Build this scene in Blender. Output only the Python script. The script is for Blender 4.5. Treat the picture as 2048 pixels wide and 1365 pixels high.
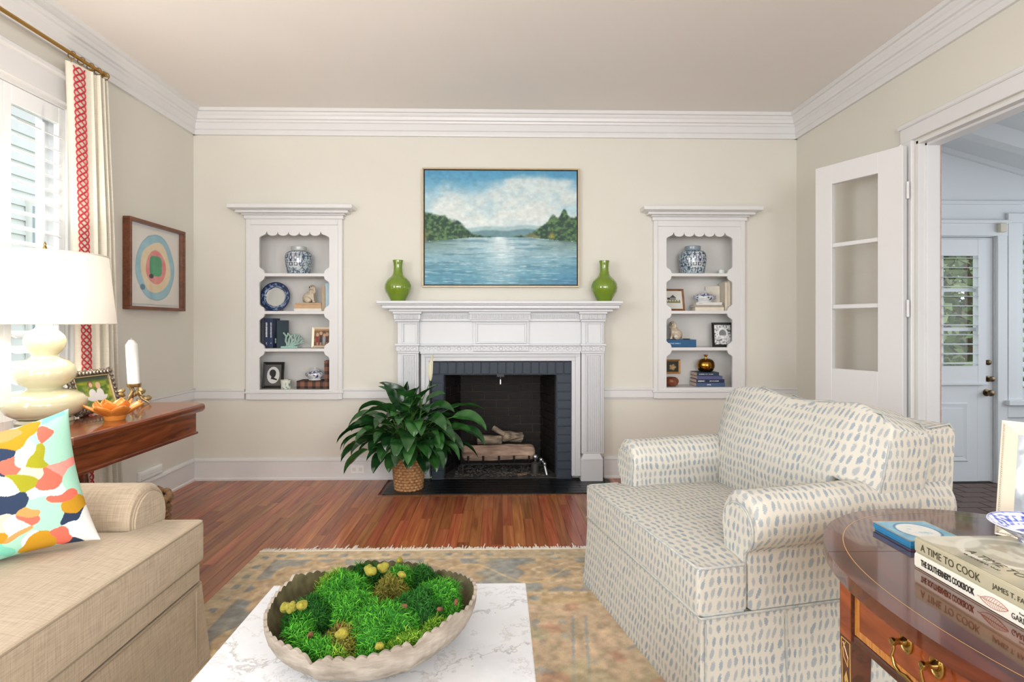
import bpy, bmesh, math, random
import numpy as np
from mathutils import Vector, Matrix, Euler

for _o in list(bpy.data.objects):
    bpy.data.objects.remove(_o)
scene = bpy.context.scene
col = scene.collection
R = math.radians
random.seed(7)
rng = np.random.default_rng(7)

# ------------------------------------------------------------------ camera
F_PX, HORIZON, CAM_H = 1138.0, 651.0, 1.25
YAW = math.atan(26 / F_PX)
cam_d = bpy.data.cameras.new('camera')
cam_d.sensor_width = 36.0
cam_d.lens = 36.0 * F_PX / 2048.0
cam_d.shift_y = (HORIZON - 682.5) / 2048.0
cam_d.clip_start = 0.02
cam = bpy.data.objects.new('camera', cam_d)
cam.location = (0, 0, CAM_H)
cam.rotation_euler = (R(90), 0, -YAW)
col.objects.link(cam)
scene.camera = cam

# ------------------------------------------------------------------ world, light, exposure
world = bpy.data.worlds.new('world')
scene.world = world
world.use_nodes = True
_bg = world.node_tree.nodes['Background']
_bg.inputs['Color'].default_value = (0.90, 0.95, 1.0, 1)
_bg.inputs['Strength'].default_value = 1.15

def area_light(name, loc, rot, sx, sy, watts, color, spread=180):
    d = bpy.data.lights.new(name, 'AREA')
    d.shape = 'RECTANGLE'
    d.size, d.size_y = sx, sy
    d.energy = watts
    d.color = color
    d.spread = R(spread)
    o = bpy.data.objects.new(name, d)
    o.location = loc
    o.rotation_euler = rot
    col.objects.link(o)
    return o

# daylight for the shuttered window and the sunroom; the others are added fill
area_light('fill_light_front', (0.1, -3.72, 1.65), (R(90), 0, 0), 3.4, 1.7, 125, (0.95, 0.98, 1.0))  # added soft frontal fill, set in an invented window behind the camera
area_light('fill_light_left', (-2.40, 0.45, 1.62), (R(90), 0, R(-90)), 1.7, 1.7, 50, (0.95, 0.98, 1.0))  # added fill from the left, set in an invented unseen window
area_light('daylight_shuttered_window', (-4.3, 2.4, 3.7), (R(52), 0, R(-90)), 3.0, 2.0, 110, (0.94, 0.97, 1.0))
area_light('daylight_sunroom_window', (5.55, 2.6, 1.5), (R(90), 0, R(90)), 3.0, 1.5, 34, (0.92, 0.96, 1.0))

area_light('fill_light_right', (2.38, -1.75, 1.65), (R(90), 0, R(90)), 1.8, 1.7, 70, (0.97, 0.985, 1.0))  # added fill to brighten the left wall, set in an invented window

vs = scene.view_settings
vs.view_transform = 'Standard'
vs.look = 'None'
vs.gamma = 1.0
vs.exposure = 0.55
vs.use_curve_mapping = False

# ------------------------------------------------------------------ photo pixels to directions
def ray(px, py):
    u = (px - 1024) / F_PX
    return (math.sin(YAW) + u * math.cos(YAW), math.cos(YAW) - u * math.sin(YAW), (HORIZON - py) / F_PX)
def aty(px, py, Y):
    d = ray(px, py); t = Y / d[1]
    return Vector((d[0] * t, Y, CAM_H + d[2] * t))
def atz(px, py, z):
    d = ray(px, py); t = (z - CAM_H) / d[2]
    return Vector((d[0] * t, d[1] * t, z))
def atx(px, py, X):
    d = ray(px, py); t = X / d[0]
    return Vector((X, d[1] * t, CAM_H + d[2] * t))

# ------------------------------------------------------------------ geometry helpers
def lin(h):
    if not isinstance(h, str):
        return tuple(h)
    h = h.lstrip('#')
    o = []
    for i in (0, 2, 4):
        c = int(h[i:i + 2], 16) / 255
        o.append(c / 12.92 if c <= 0.04045 else ((c + 0.055) / 1.055) ** 2.4)
    return tuple(o)
def lin_np(a):
    a = np.clip(a, 0, 1)
    return np.where(a <= 0.04045, a / 12.92, ((a + 0.055) / 1.055) ** 2.4)
def hexv(h):
    h = h.lstrip('#')
    return np.array([int(h[i:i + 2], 16) / 255 for i in (0, 2, 4)])

def basis(o, ex, ey, ez):
    ex, ey, ez = Vector(ex).normalized(), Vector(ey).normalized(), Vector(ez).normalized()
    m = Matrix.Identity(4)
    for i in range(3):
        m[i][0], m[i][1], m[i][2], m[i][3] = ex[i], ey[i], ez[i], o[i]
    return m

class G:
    """collects faces of one mesh"""
    def __init__(s):
        s.v = []; s.f = []; s.uv = {}; s.c = None
    def add(s, vs_, fs, uvs=None):
        b = len(s.v)
        s.v.extend([tuple(p) for p in vs_])
        for i, f in enumerate(fs):
            if uvs is not None:
                s.uv[len(s.f)] = uvs[i]
            s.f.append(tuple(b + k for k in f))
        return s
    def box(s, x0, x1, y0, y1, z0, z1, bev=0.0):
        if x0 > x1: x0, x1 = x1, x0
        if y0 > y1: y0, y1 = y1, y0
        if z0 > z1: z0, z1 = z1, z0
        if bev <= 0:
            P = [(x, y, z) for x in (x0, x1) for y in (y0, y1) for z in (z0, z1)]
            return s.add(P, [(0, 1, 3, 2), (4, 6, 7, 5), (0, 4, 5, 1), (2, 3, 7, 6), (0, 2, 6, 4), (1, 5, 7, 3)])
        b = min(bev, (x1 - x0) * .49, (y1 - y0) * .49, (z1 - z0) * .49)
        P = []; idx = {}
        for i in (0, 1):
            for j in (0, 1):
                for k in (0, 1):
                    X, Y, Z = (x0, x1)[i], (y0, y1)[j], (z0, z1)[k]
                    dx, dy, dz = b * (1 - 2 * i), b * (1 - 2 * j), b * (1 - 2 * k)
                    for a, q in enumerate(((X, Y + dy, Z + dz), (X + dx, Y, Z + dz), (X + dx, Y + dy, Z))):
                        idx[(i, j, k, a)] = len(P); P.append(q)
        f = []
        for i in (0, 1):
            q = [idx[(i, 0, 0, 0)], idx[(i, 0, 1, 0)], idx[(i, 1, 1, 0)], idx[(i, 1, 0, 0)]]; f.append(q if i == 0 else q[::-1])
            q = [idx[(0, i, 0, 1)], idx[(1, i, 0, 1)], idx[(1, i, 1, 1)], idx[(0, i, 1, 1)]]; f.append(q if i == 0 else q[::-1])
            q = [idx[(0, 0, i, 2)], idx[(0, 1, i, 2)], idx[(1, 1, i, 2)], idx[(1, 0, i, 2)]]; f.append(q if i == 0 else q[::-1])
        for i in (0, 1):
            for j in (0, 1):
                flip = (i + j) % 2
                q = [idx[(0, i, j, 1)], idx[(1, i, j, 1)], idx[(1, i, j, 2)], idx[(0, i, j, 2)]]; f.append(q[::-1] if not flip else q)
                q = [idx[(i, 0, j, 0)], idx[(i, 1, j, 0)], idx[(i, 1, j, 2)], idx[(i, 0, j, 2)]]; f.append(q if not flip else q[::-1])
                q = [idx[(i, j, 0, 0)], idx[(i, j, 1, 0)], idx[(i, j, 1, 1)], idx[(i, j, 0, 1)]]; f.append(q[::-1] if not flip else q)
        for i in (0, 1):
            for j in (0, 1):
                for k in (0, 1):
                    q = [idx[(i, j, k, a)] for a in range(3)]
                    f.append(q if (i + j + k) % 2 else q[::-1])
        return s.add(P, f)
    def prism(s, poly, axis, a, b):
        n = len(poly)
        def P(p, t):
            if axis == 'x': return (t, p[0], p[1])
            if axis == 'y': return (p[0], t, p[1])
            return (p[0], p[1], t)
        vs_ = [P(p, a) for p in poly] + [P(p, b) for p in poly]
        fs = [tuple(range(n))[::-1], tuple(range(n, 2 * n))]
        fs += [(i, (i + 1) % n, n + (i + 1) % n, n + i) for i in range(n)]
        return s.add(vs_, fs)
    def loft(s, rings, closed=True, caps=True, uv=None):
        n = len(rings[0]); vs_ = [p for r in rings for p in r]; fs = []; us = []
        m = n if closed else n - 1
        for i in range(len(rings) - 1):
            for j in range(m):
                k = (j + 1) % n
                fs.append((i * n + j, i * n + k, (i + 1) * n + k, (i + 1) * n + j))
                if uv is not None:
                    us.append([uv[i][j], uv[i][j + 1], uv[i + 1][j + 1], uv[i + 1][j]])
        if caps and closed:
            fs.append(tuple(range(n))[::-1]); fs.append(tuple((len(rings) - 1) * n + j for j in range(n)))
            if uv is not None:
                us.append([(p[0] * .7 + p[1] * .7, p[2]) for p in rings[0]][::-1]); us.append([(p[0] * .7 + p[1] * .7, p[2]) for p in rings[-1]])
        return s.add(vs_, fs, us if uv is not None else None)
    def lathe(s, prof, seg=32, c=(0, 0, 0), caps=True, fn=None):
        rings = []
        for r, z in prof:
            ring = []
            for k in range(seg):
                a = 2 * math.pi * k / seg
                rr = fn(a, r, z) if fn else r
                ring.append((c[0] + rr * math.cos(a), c[1] + rr * math.sin(a), c[2] + z))
            rings.append(ring)
        return s.loft(rings, True, caps)
    def tube(s, pts, r, seg=8, caps=True, closed=False):
        pts = [Vector(p) for p in pts]; n = len(pts)
        rs = r if isinstance(r, (list, tuple)) else [r] * n
        rings = []; up = None
        for i, p in enumerate(pts):
            if closed:
                t = pts[(i + 1) % n] - pts[i - 1]
            else:
                t = pts[min(i + 1, n - 1)] - pts[max(i - 1, 0)]
            t = t.normalized() if t.length > 1e-9 else Vector((0, 0, 1))
            if up is None:
                up = t.orthogonal().normalized()
            else:
                up = (up - t * up.dot(t))
                up = up.normalized() if up.length > 1e-6 else t.orthogonal().normalized()
            q = t.cross(up)
            rings.append([tuple(p + (up * math.cos(2 * math.pi * k / seg) + q * math.sin(2 * math.pi * k / seg)) * rs[i]) for k in range(seg)])
        if closed:
            rings.append(rings[0])
        return s.loft(rings, True, caps and not closed)
    def sphere(s, c, r, seg=16, rings=10, m=None):
        rr = (r, r, r) if not isinstance(r, (tuple, list)) else r
        R_ = []
        for i in range(rings + 1):
            t = math.pi * i / rings; ring = []
            st = max(math.sin(t), 1e-3)
            for k in range(seg):
                a = 2 * math.pi * k / seg
                p = Vector((rr[0] * st * math.cos(a), rr[1] * st * math.sin(a), -rr[2] * math.cos(t)))
                if m is not None: p = m @ p
                ring.append((c[0] + p[0], c[1] + p[1], c[2] + p[2]))
            R_.append(ring)
        return s.loft(R_)
    def grid(s, fn, nu, nv, uv=None):
        vs_ = [fn(i / nu, j / nv) for j in range(nv + 1) for i in range(nu + 1)]
        fs = []; us = []
        for j in range(nv):
            for i in range(nu):
                a = j * (nu + 1) + i
                fs.append((a, a + 1, a + nu + 2, a + nu + 1))
                if uv: us.append([uv(i / nu, j / nv), uv((i + 1) / nu, j / nv), uv((i + 1) / nu, (j + 1) / nv), uv(i / nu, (j + 1) / nv)])
        return s.add(vs_, fs, us if uv else None)
    def xf(s, m):
        s.v = [tuple(m @ Vector(p)) for p in s.v]
        return s
    def boxuv(s):
        for i, f in enumerate(s.f):
            if i in s.uv: continue
            a, b, c = Vector(s.v[f[0]]), Vector(s.v[f[1]]), Vector(s.v[f[2]])
            n = (b - a).cross(c - a)
            if len(f) > 3:
                n += (c - a).cross(Vector(s.v[f[3]]) - a)
            ax = max(range(3), key=lambda k: abs(n[k]))
            if ax == 0: s.uv[i] = [(s.v[k][1], s.v[k][2]) for k in f]
            elif ax == 1: s.uv[i] = [(s.v[k][0], s.v[k][2]) for k in f]
            else: s.uv[i] = [(s.v[k][1], s.v[k][0]) for k in f]
        return s

WORLD = {}
def to_mesh(name, g, mat, smooth=None, fixn=True):
    me = bpy.data.meshes.new(name)
    me.from_pydata(g.v, [], g.f)
    if g.uv:
        l = me.uv_layers.new(name='UVMap')
        for i, p in enumerate(me.polygons):
            u = g.uv.get(i)
            if u:
                for k, li in enumerate(p.loop_indices):
                    l.data[li].uv = u[k]
    if g.c is not None:
        at = me.color_attributes.new('Col', 'FLOAT_COLOR', 'POINT')
        a = np.ones((len(g.v), 4), dtype=np.float32); a[:, :3] = g.c
        at.data.foreach_set('color', a.ravel())
    if fixn:
        bm = bmesh.new(); bm.from_mesh(me); bmesh.ops.recalc_face_normals(bm, faces=bm.faces); bm.to_mesh(me); bm.free()
    me.materials.append(mat)
    if smooth is not None:
        me.shade_smooth()
        if smooth < 180:
            me.set_sharp_from_angle(angle=R(smooth))
    me.validate()
    return me

def tag(o, label=None, cat=None, group=None, kind=None):
    if label: o['label'] = label
    if cat: o['category'] = cat
    if group: o['group'] = group
    if kind: o['kind'] = kind
    return o
def link(name, me, parent=None):
    o = bpy.data.objects.new(name, me)
    col.objects.link(o)
    WORLD[o.name] = Matrix.Identity(4)
    if parent is not None:
        o.parent = parent
        o.matrix_parent_inverse = WORLD[parent.name].inverted()
    return o
def obj(name, g, mat, parent=None, smooth=None, fixn=True, **kw):
    o = link(name, to_mesh(name, g, mat, smooth, fixn), parent)
    return tag(o, **kw)
def thing(name, label, cat, loc, group=None, kind=None):
    o = bpy.data.objects.new(name, None)
    o.empty_display_size = 0.05
    o.location = loc
    col.objects.link(o)
    WORLD[o.name] = Matrix.Translation(Vector(loc))
    return tag(o, label, cat, group, kind)
def copy_tree(o, delta, parent=None, label=None):
    c = o.copy(); col.objects.link(c)
    if parent is None:
        c.location = Vector(o.location) + Vector(delta)
        if label: c['label'] = label
    else:
        c.parent = parent
        c.matrix_parent_inverse = o.matrix_parent_inverse.copy()
    for ch in list(o.children):
        copy_tree(ch, (0, 0, 0), c)
    return c
def piece(name, me, parent, loc, scale=(1, 1, 1), rot=(0, 0, 0)):
    o = bpy.data.objects.new(name, me)
    col.objects.link(o)
    o.parent = parent
    o.matrix_parent_inverse = WORLD[parent.name].inverted()
    o.location = loc; o.scale = scale; o.rotation_euler = rot
    WORLD[o.name] = Matrix.LocRotScale(Vector(loc), Euler(rot), Vector(scale))
    return o
def curve_mesh(name, splines, depth, mat, M=None, parent=None, bevel=0.0, **kw):
    """flat outline with holes, given thickness; local x,y in plane, z thickness (0..depth)"""
    cu = bpy.data.curves.new(name, 'CURVE'); cu.dimensions = '2D'; cu.fill_mode = 'BOTH'
    cu.extrude = max(depth / 2 - bevel, 1e-5); cu.bevel_depth = bevel; cu.bevel_resolution = 0
    for s in splines:
        sp = cu.splines.new('POLY'); sp.points.add(len(s) - 1)
        for p, q in zip(sp.points, s): p.co = (q[0], q[1], 0, 1)
        sp.use_cyclic_u = True
    t = bpy.data.objects.new('tmp', cu); col.objects.link(t)
    me = bpy.data.meshes.new_from_object(t.evaluated_get(bpy.context.evaluated_depsgraph_get()))
    bpy.data.objects.remove(t); bpy.data.curves.remove(cu)
    me.transform(Matrix.Translation((0, 0, depth / 2)))
    if M is not None: me.transform(M)
    me.materials.clear(); me.materials.append(mat); me.name = name
    return tag(link(name, me, parent), **kw)
def text_mesh(name, body, size, mat, M, parent, sx=1.0, align='LEFT', depth=0.0002, fit=None, bold=0.):
    cu = bpy.data.curves.new(name, 'FONT'); cu.body = body; cu.size = size; cu.align_x = align; cu.align_y = 'CENTER'; cu.extrude = depth
    cu.resolution_u = 3; cu.offset = bold
    t = bpy.data.objects.new('tmp', cu); col.objects.link(t)
    me = bpy.data.meshes.new_from_object(t.evaluated_get(bpy.context.evaluated_depsgraph_get()))
    bpy.data.objects.remove(t); bpy.data.curves.remove(cu)
    if fit:
        w = max(v.co.x for v in me.vertices) - min(v.co.x for v in me.vertices); sx = fit / w
    me.transform(M @ Matrix.Diagonal((sx, 1, 1, 1)))
    me.materials.clear(); me.materials.append(mat); me.name = name
    return link(name, me, parent)

def vnoise(x, y, seed=0):
    xi = np.floor(x).astype(np.int64); yi = np.floor(y).astype(np.int64)
    fx = x - xi; fy = y - yi
    fx = fx * fx * (3 - 2 * fx); fy = fy * fy * (3 - 2 * fy)
    def h(a, b):
        n = (a * 374761393 + b * 668265263 + seed * 982451653) & 0xffffffff
        n = ((n ^ (n >> 13)) * 1274126177) & 0xffffffff
        return ((n ^ (n >> 16)) & 0xffff) / 65535.0
    return (h(xi, yi) * (1 - fx) + h(xi + 1, yi) * fx) * (1 - fy) + (h(xi, yi + 1) * (1 - fx) + h(xi + 1, yi + 1) * fx) * fy
def fbm(x, y, oct=4, seed=0):
    s = 0; a = .5; t = 0
    for i in range(oct):
        s = s + a * vnoise(x * 2 ** i, y * 2 ** i, seed + i * 17); t += a; a *= .5
    return s / t
def sstep(a, b, x):
    t = np.clip((x - a) / (b - a), 0, 1)
    return t * t * (3 - 2 * t)
def mixc(a, b, t):
    return a * (1 - t[..., None]) + b * t[..., None]

def colour_grid(name, fn, pos, nu, nv, mat, parent=None, smooth=None, **kw):
    """a surface whose printed colours fn(U,V)->sRGB are stored per vertex; pos(U,V)->xyz arrays"""
    U, V = np.meshgrid(np.linspace(0, 1, nu + 1), np.linspace(0, 1, nv + 1))
    P = np.stack(np.broadcast_arrays(*pos(U, V)), -1).reshape(-1, 3)
    g = G(); g.v = P.tolist()
    a = (np.arange(nv)[:, None] * (nu + 1) + np.arange(nu)[None, :]).ravel()
    g.f = np.stack([a, a + 1, a + nu + 2, a + nu + 1], 1).tolist()
    g.c = lin_np(fn(U, V).reshape(-1, 3))
    return obj(name, g, mat, parent, smooth, False, **kw)

# ------------------------------------------------------------------ materials
def _nodes(name):
    m = bpy.data.materials.new(name); m.use_nodes = True
    nt = m.node_tree
    return m, nt, nt.nodes['Principled BSDF'], nt.nodes, nt.links
def _bump(nt, b, scale, strength, dist=0.002, stretch=None, coord='Object'):
    n, l = nt.nodes, nt.links
    tc = n.new('ShaderNodeTexCoord'); no = n.new('ShaderNodeTexNoise'); bu = n.new('ShaderNodeBump')
    no.inputs['Scale'].default_value = scale; no.inputs['Detail'].default_value = 3
    src = tc.outputs[coord]
    if stretch:
        mp = n.new('ShaderNodeMapping'); mp.inputs['Scale'].default_value = stretch; l.new(src, mp.inputs['Vector']); src = mp.outputs['Vector']
    l.new(src, no.inputs['Vector'])
    bu.inputs['Strength'].default_value = strength; bu.inputs['Distance'].default_value = dist
    l.new(no.outputs['Fac'], bu.inputs['Height']); l.new(bu.outputs['Normal'], b.inputs['Normal'])
def mat(name, c, rough=.5, metal=0., spec=.5, var=0., vscale=8., bump=0., bscale=150., bdist=.002, coat=0., sub=0., stretch=None, c2=None):
    m, nt, b, n, l = _nodes(name)
    rgb = lin(c)
    b.inputs['Base Color'].default_value = (*rgb, 1)
    b.inputs['Roughness'].default_value = rough
    b.inputs['Metallic'].default_value = metal
    b.inputs['Specular IOR Level'].default_value = spec
    b.inputs['Coat Weight'].default_value = coat
    b.inputs['Coat Roughness'].default_value = .06
    if var > 0 or c2:
        tc = n.new('ShaderNodeTexCoord'); no = n.new('ShaderNodeTexNoise'); mx = n.new('ShaderNodeMix'); mx.data_type = 'RGBA'
        no.inputs['Scale'].default_value = vscale; no.inputs['Detail'].default_value = 5
        src = tc.outputs['Object']
        if stretch:
            mp = n.new('ShaderNodeMapping'); mp.inputs['Scale'].default_value = stretch; l.new(src, mp.inputs['Vector']); src = mp.outputs['Vector']
        l.new(src, no.inputs['Vector'])
        ra = n.new('ShaderNodeMapRange'); ra.inputs['From Min'].default_value = .3; ra.inputs['From Max'].default_value = .7
        l.new(no.outputs['Fac'], ra.inputs['Value']); l.new(ra.outputs['Result'], mx.inputs['Factor'])
        if c2:
            A, B = rgb, lin(c2)
        else:
            A = tuple(x * (1 - var) for x in rgb); B = tuple(min(x * (1 + var), 1) for x in rgb)
        mx.inputs['A'].default_value = (*A, 1); mx.inputs['B'].default_value = (*B, 1)
        l.new(mx.outputs['Result'], b.inputs['Base Color'])
    if bump > 0:
        _bump(nt, b, bscale, bump, bdist, stretch)
    return m
def mat_vcol(name, rough=.5, spec=.5, coat=0., grain=0., gscale=300., bump=0., bscale=300.):
    m, nt, b, n, l = _nodes(name)
    at = n.new('ShaderNodeAttribute'); at.attribute_name = 'Col'
    b.inputs['Roughness'].default_value = rough; b.inputs['Specular IOR Level'].default_value = spec
    b.inputs['Coat Weight'].default_value = coat; b.inputs['Coat Roughness'].default_value = .05
    out = at.outputs['Color']
    if grain > 0:
        tc = n.new('ShaderNodeTexCoord'); no = n.new('ShaderNodeTexNoise'); no.inputs['Scale'].default_value = gscale; no.inputs['Detail'].default_value = 2
        l.new(tc.outputs['Object'], no.inputs['Vector'])
        ra = n.new('ShaderNodeMapRange'); ra.inputs['To Min'].default_value = 1 - grain; ra.inputs['To Max'].default_value = 1 + grain
        ra.inputs['From Min'].default_value = .25; ra.inputs['From Max'].default_value = .75
        l.new(no.outputs['Fac'], ra.inputs['Value'])
        vm = n.new('ShaderNodeVectorMath'); vm.operation = 'SCALE'
        l.new(out, vm.inputs[0]); l.new(ra.outputs['Result'], vm.inputs['Scale']); out = vm.outputs['Vector']
    l.new(out, b.inputs['Base Color'])
    if bump > 0: _bump(nt, b, bscale, bump, .001)
    return m
def mat_wood(name, ca, cb, rough=.3, stretch=(1, 1, 1), scale=6., coat=0., perobj=False, cc=None, gloss_var=False):
    """grain runs along the axis whose stretch factor is small"""
    m, nt, b, n, l = _nodes(name)
    tc = n.new('ShaderNodeTexCoord'); mp = n.new('ShaderNodeMapping'); mp.inputs['Scale'].default_value = stretch
    src = tc.outputs['Object']
    if perobj:
        oi = n.new('ShaderNodeObjectInfo'); ge = n.new('ShaderNodeNewGeometry')
        sc_ = n.new('ShaderNodeMath'); sc_.operation = 'MULTIPLY'; sc_.inputs[1].default_value = 57.
        l.new(oi.outputs['Random'], sc_.inputs[0])
        ad = n.new('ShaderNodeVectorMath'); ad.operation = 'ADD'
        l.new(ge.outputs['Position'], ad.inputs[0]); l.new(sc_.outputs['Value'], ad.inputs[1]); src = ad.outputs['Vector']
    l.new(src, mp.inputs['Vector'])
    no = n.new('ShaderNodeTexNoise'); no.inputs['Scale'].default_value = scale; no.inputs['Detail'].default_value = 6; no.inputs['Distortion'].default_value = 1.2
    l.new(mp.outputs['Vector'], no.inputs['Vector'])
    cr = n.new('ShaderNodeValToRGB')
    cr.color_ramp.elements[0].position = .32; cr.color_ramp.elements[0].color = (*lin(ca), 1)
    cr.color_ramp.elements[1].position = .66; cr.color_ramp.elements[1].color = (*lin(cb), 1)
    l.new(no.outputs['Fac'], cr.inputs['Fac'])
    out = cr.outputs['Color']
    if perobj:
        hs = n.new('ShaderNodeHueSaturation')
        ra = n.new('ShaderNodeMapRange'); ra.inputs['To Min'].default_value = .74; ra.inputs['To Max'].default_value = 1.22
        l.new(oi.outputs['Random'], ra.inputs['Value']); l.new(ra.outputs['Result'], hs.inputs['Value'])
        m2 = n.new('ShaderNodeMath'); m2.operation = 'MULTIPLY'; m2.inputs[1].default_value = 7.31
        m3 = n.new('ShaderNodeMath'); m3.operation = 'FRACT'; l.new(oi.outputs['Random'], m2.inputs[0]); l.new(m2.outputs['Value'], m3.inputs[0])
        r2 = n.new('ShaderNodeMapRange'); r2.inputs['To Min'].default_value = .488; r2.inputs['To Max'].default_value = .514
        l.new(m3.outputs['Value'], r2.inputs['Value']); l.new(r2.outputs['Result'], hs.inputs['Hue'])
        l.new(out, hs.inputs['Color']); out = hs.outputs['Color']
    l.new(out, b.inputs['Base Color'])
    b.inputs['Roughness'].default_value = rough
    b.inputs['Coat Weight'].default_value = coat; b.inputs['Coat Roughness'].default_value = .04
    return m
def mat_glass(name, tint='#ffffff', ior=1.45, fac=.0):
    m = bpy.data.materials.new(name); m.use_nodes = True
    nt = m.node_tree; n, l = nt.nodes, nt.links
    n.remove(n['Principled BSDF'])
    tr = n.new('ShaderNodeBsdfTransparent'); tr.inputs['Color'].default_value = (*lin(tint), 1)
    gl = n.new('ShaderNodeBsdfGlossy'); gl.inputs['Roughness'].default_value = .02
    fr = n.new('ShaderNodeFresnel'); fr.inputs['IOR'].default_value = ior
    mx = n.new('ShaderNodeMixShader')
    ge = n.new('ShaderNodeNewGeometry'); iv = n.new('ShaderNodeMath'); iv.operation = 'SUBTRACT'; iv.inputs[0].default_value = 1.0
    mu = n.new('ShaderNodeMath'); mu.operation = 'MULTIPLY'
    l.new(ge.outputs['Backfacing'], iv.inputs[1]); l.new(iv.outputs[0], mu.inputs[0]); l.new(fr.outputs['Fac'], mu.inputs[1])
    l.new(mu.outputs[0], mx.inputs['Fac']); l.new(tr.outputs['BSDF'], mx.inputs[1]); l.new(gl.outputs['BSDF'], mx.inputs[2])
    l.new(mx.outputs['Shader'], n['Material Output'].inputs['Surface'])
    return m
def mat_linen(name, ca, cb, scale=220., rough=.9, bump=.25):
    """woven cloth in UV metres: slubs along both threads"""
    m, nt, b, n, l = _nodes(name)
    tc = n.new('ShaderNodeTexCoord'); outs = []
    for st in ((1, .06, 1), (.06, 1, 1)):
        mp = n.new('ShaderNodeMapping'); mp.inputs['Scale'].default_value = st
        no = n.new('ShaderNodeTexNoise'); no.inputs['Scale'].default_value = scale; no.inputs['Detail'].default_value = 3
        l.new(tc.outputs['UV'], mp.inputs['Vector']); l.new(mp.outputs['Vector'], no.inputs['Vector']); outs.append(no.outputs['Fac'])
    ad = n.new('ShaderNodeMath'); ad.operation = 'ADD'; l.new(outs[0], ad.inputs[0]); l.new(outs[1], ad.inputs[1])
    ra = n.new('ShaderNodeMapRange'); ra.inputs['From Min'].default_value = .7; ra.inputs['From Max'].default_value = 1.3
    l.new(ad.outputs['Value'], ra.inputs['Value'])
    mx = n.new('ShaderNodeMix'); mx.data_type = 'RGBA'; mx.inputs['A'].default_value = (*lin(ca), 1); mx.inputs['B'].default_value = (*lin(cb), 1)
    l.new(ra.outputs['Result'], mx.inputs['Factor']); l.new(mx.outputs['Result'], b.inputs['Base Color'])
    bu = n.new('ShaderNodeBump'); bu.inputs['Strength'].default_value = bump; bu.inputs['Distance'].default_value = .001
    l.new(ad.outputs['Value'], bu.inputs['Height']); l.new(bu.outputs['Normal'], b.inputs['Normal'])
    b.inputs['Roughness'].default_value = rough; b.inputs['Specular IOR Level'].default_value = .15
    b.inputs['Sheen Weight'].default_value = .15
    return m
def mat_dabs(name):
    """cream cloth with rows of blue-grey brush dabs, in UV metres"""
    m, nt, b, n, l = _nodes(name)
    def M(op, a, c=None, d=None):
        q = n.new('ShaderNodeMath'); q.operation = op
        for i, x in enumerate((a, c, d)):
            if x is None: continue
            if isinstance(x, (int, float)): q.inputs[i].default_value = x
            else: l.new(x, q.inputs[i])
        return q.outputs['Value']
    tc = n.new('ShaderNodeTexCoord')
    nz = n.new('ShaderNodeTexNoise'); nz.inputs['Scale'].default_value = 9; nz.inputs['Detail'].default_value = 1
    l.new(tc.outputs['UV'], nz.inputs['Vector'])
    sp = n.new('ShaderNodeSeparateXYZ'); l.new(tc.outputs['UV'], sp.inputs['Vector'])
    wob = M('MULTIPLY', M('SUBTRACT', nz.outputs['Fac'], .5), .05)
    u = M('ADD', sp.outputs['X'], wob)
    v = M('ADD', sp.outputs['Y'], M('MULTIPLY', wob, .6))
    cv = M('DIVIDE', v, .0375)
    row = M('FLOOR', cv)
    cu = M('ADD', M('DIVIDE', u, .0250), M('MULTIPLY', M('MODULO', row, 2.0), .18))
    cell = n.new('ShaderNodeCombineXYZ'); l.new(M('FLOOR', cu), cell.inputs['X']); l.new(row, cell.inputs['Y'])
    wn = n.new('ShaderNodeTexWhiteNoise'); wn.noise_dimensions = '2D'; l.new(cell.outputs['Vector'], wn.inputs['Vector'])
    sw = n.new('ShaderNodeSeparateXYZ'); l.new(wn.outputs['Color'], sw.inputs['Vector'])
    fu = M('SUBTRACT', M('SUBTRACT', M('FRACT', cu), .5), M('MULTIPLY', M('SUBTRACT', sw.outputs['X'], .5), .22))
    fv = M('SUBTRACT', M('SUBTRACT', M('FRACT', cv), .5), M('MULTIPLY', M('SUBTRACT', sw.outputs['Y'], .5), .18))
    fu = M('ADD', fu, M('MULTIPLY', fv, -.18))
    fine = n.new('ShaderNodeTexNoise'); fine.inputs['Scale'].default_value = 260; fine.inputs['Detail'].default_value = 2
    mp = n.new('ShaderNodeMapping'); mp.inputs['Scale'].default_value = (.45, 1.6, 1); l.new(tc.outputs['UV'], mp.inputs['Vector']); l.new(mp.outputs['Vector'], fine.inputs['Vector'])
    d = M('ADD', M('POWER', M('DIVIDE', fu, .28), 2.), M('POWER', M('DIVIDE', fv, .43), 2.))
    d = M('ADD', d, M('MULTIPLY', M('SUBTRACT', fine.outputs['Fac'], .5), 2.6))
    mask = n.new('ShaderNodeMapRange'); mask.interpolation_type = 'SMOOTHSTEP'
    mask.inputs['From Min'].default_value = 1.15; mask.inputs['From Max'].default_value = .55
    l.new(d, mask.inputs['Value'])
    fac = M('MULTIPLY', mask.outputs['Result'], M('ADD', M('MULTIPLY', sw.outputs['Z'], .35), .52))
    mx = n.new('ShaderNodeMix'); mx.data_type = 'RGBA'; mx.inputs['A'].default_value = (*lin('#c9c5ba'), 1); mx.inputs['B'].default_value = (*lin('#8593a0'), 1)
    l.new(fac, mx.inputs['Factor']); l.new(mx.outputs['Result'], b.inputs['Base Color'])
    b.inputs['Roughness'].default_value = .9; b.inputs['Specular IOR Level'].default_value = .15
    bu = n.new('ShaderNodeBump'); bu.inputs['Strength'].default_value = .3; bu.inputs['Distance'].default_value = .001
    l.new(fine.outputs['Fac'], bu.inputs['Height']); l.new(bu.outputs['Normal'], b.inputs['Normal'])
    return m

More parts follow.
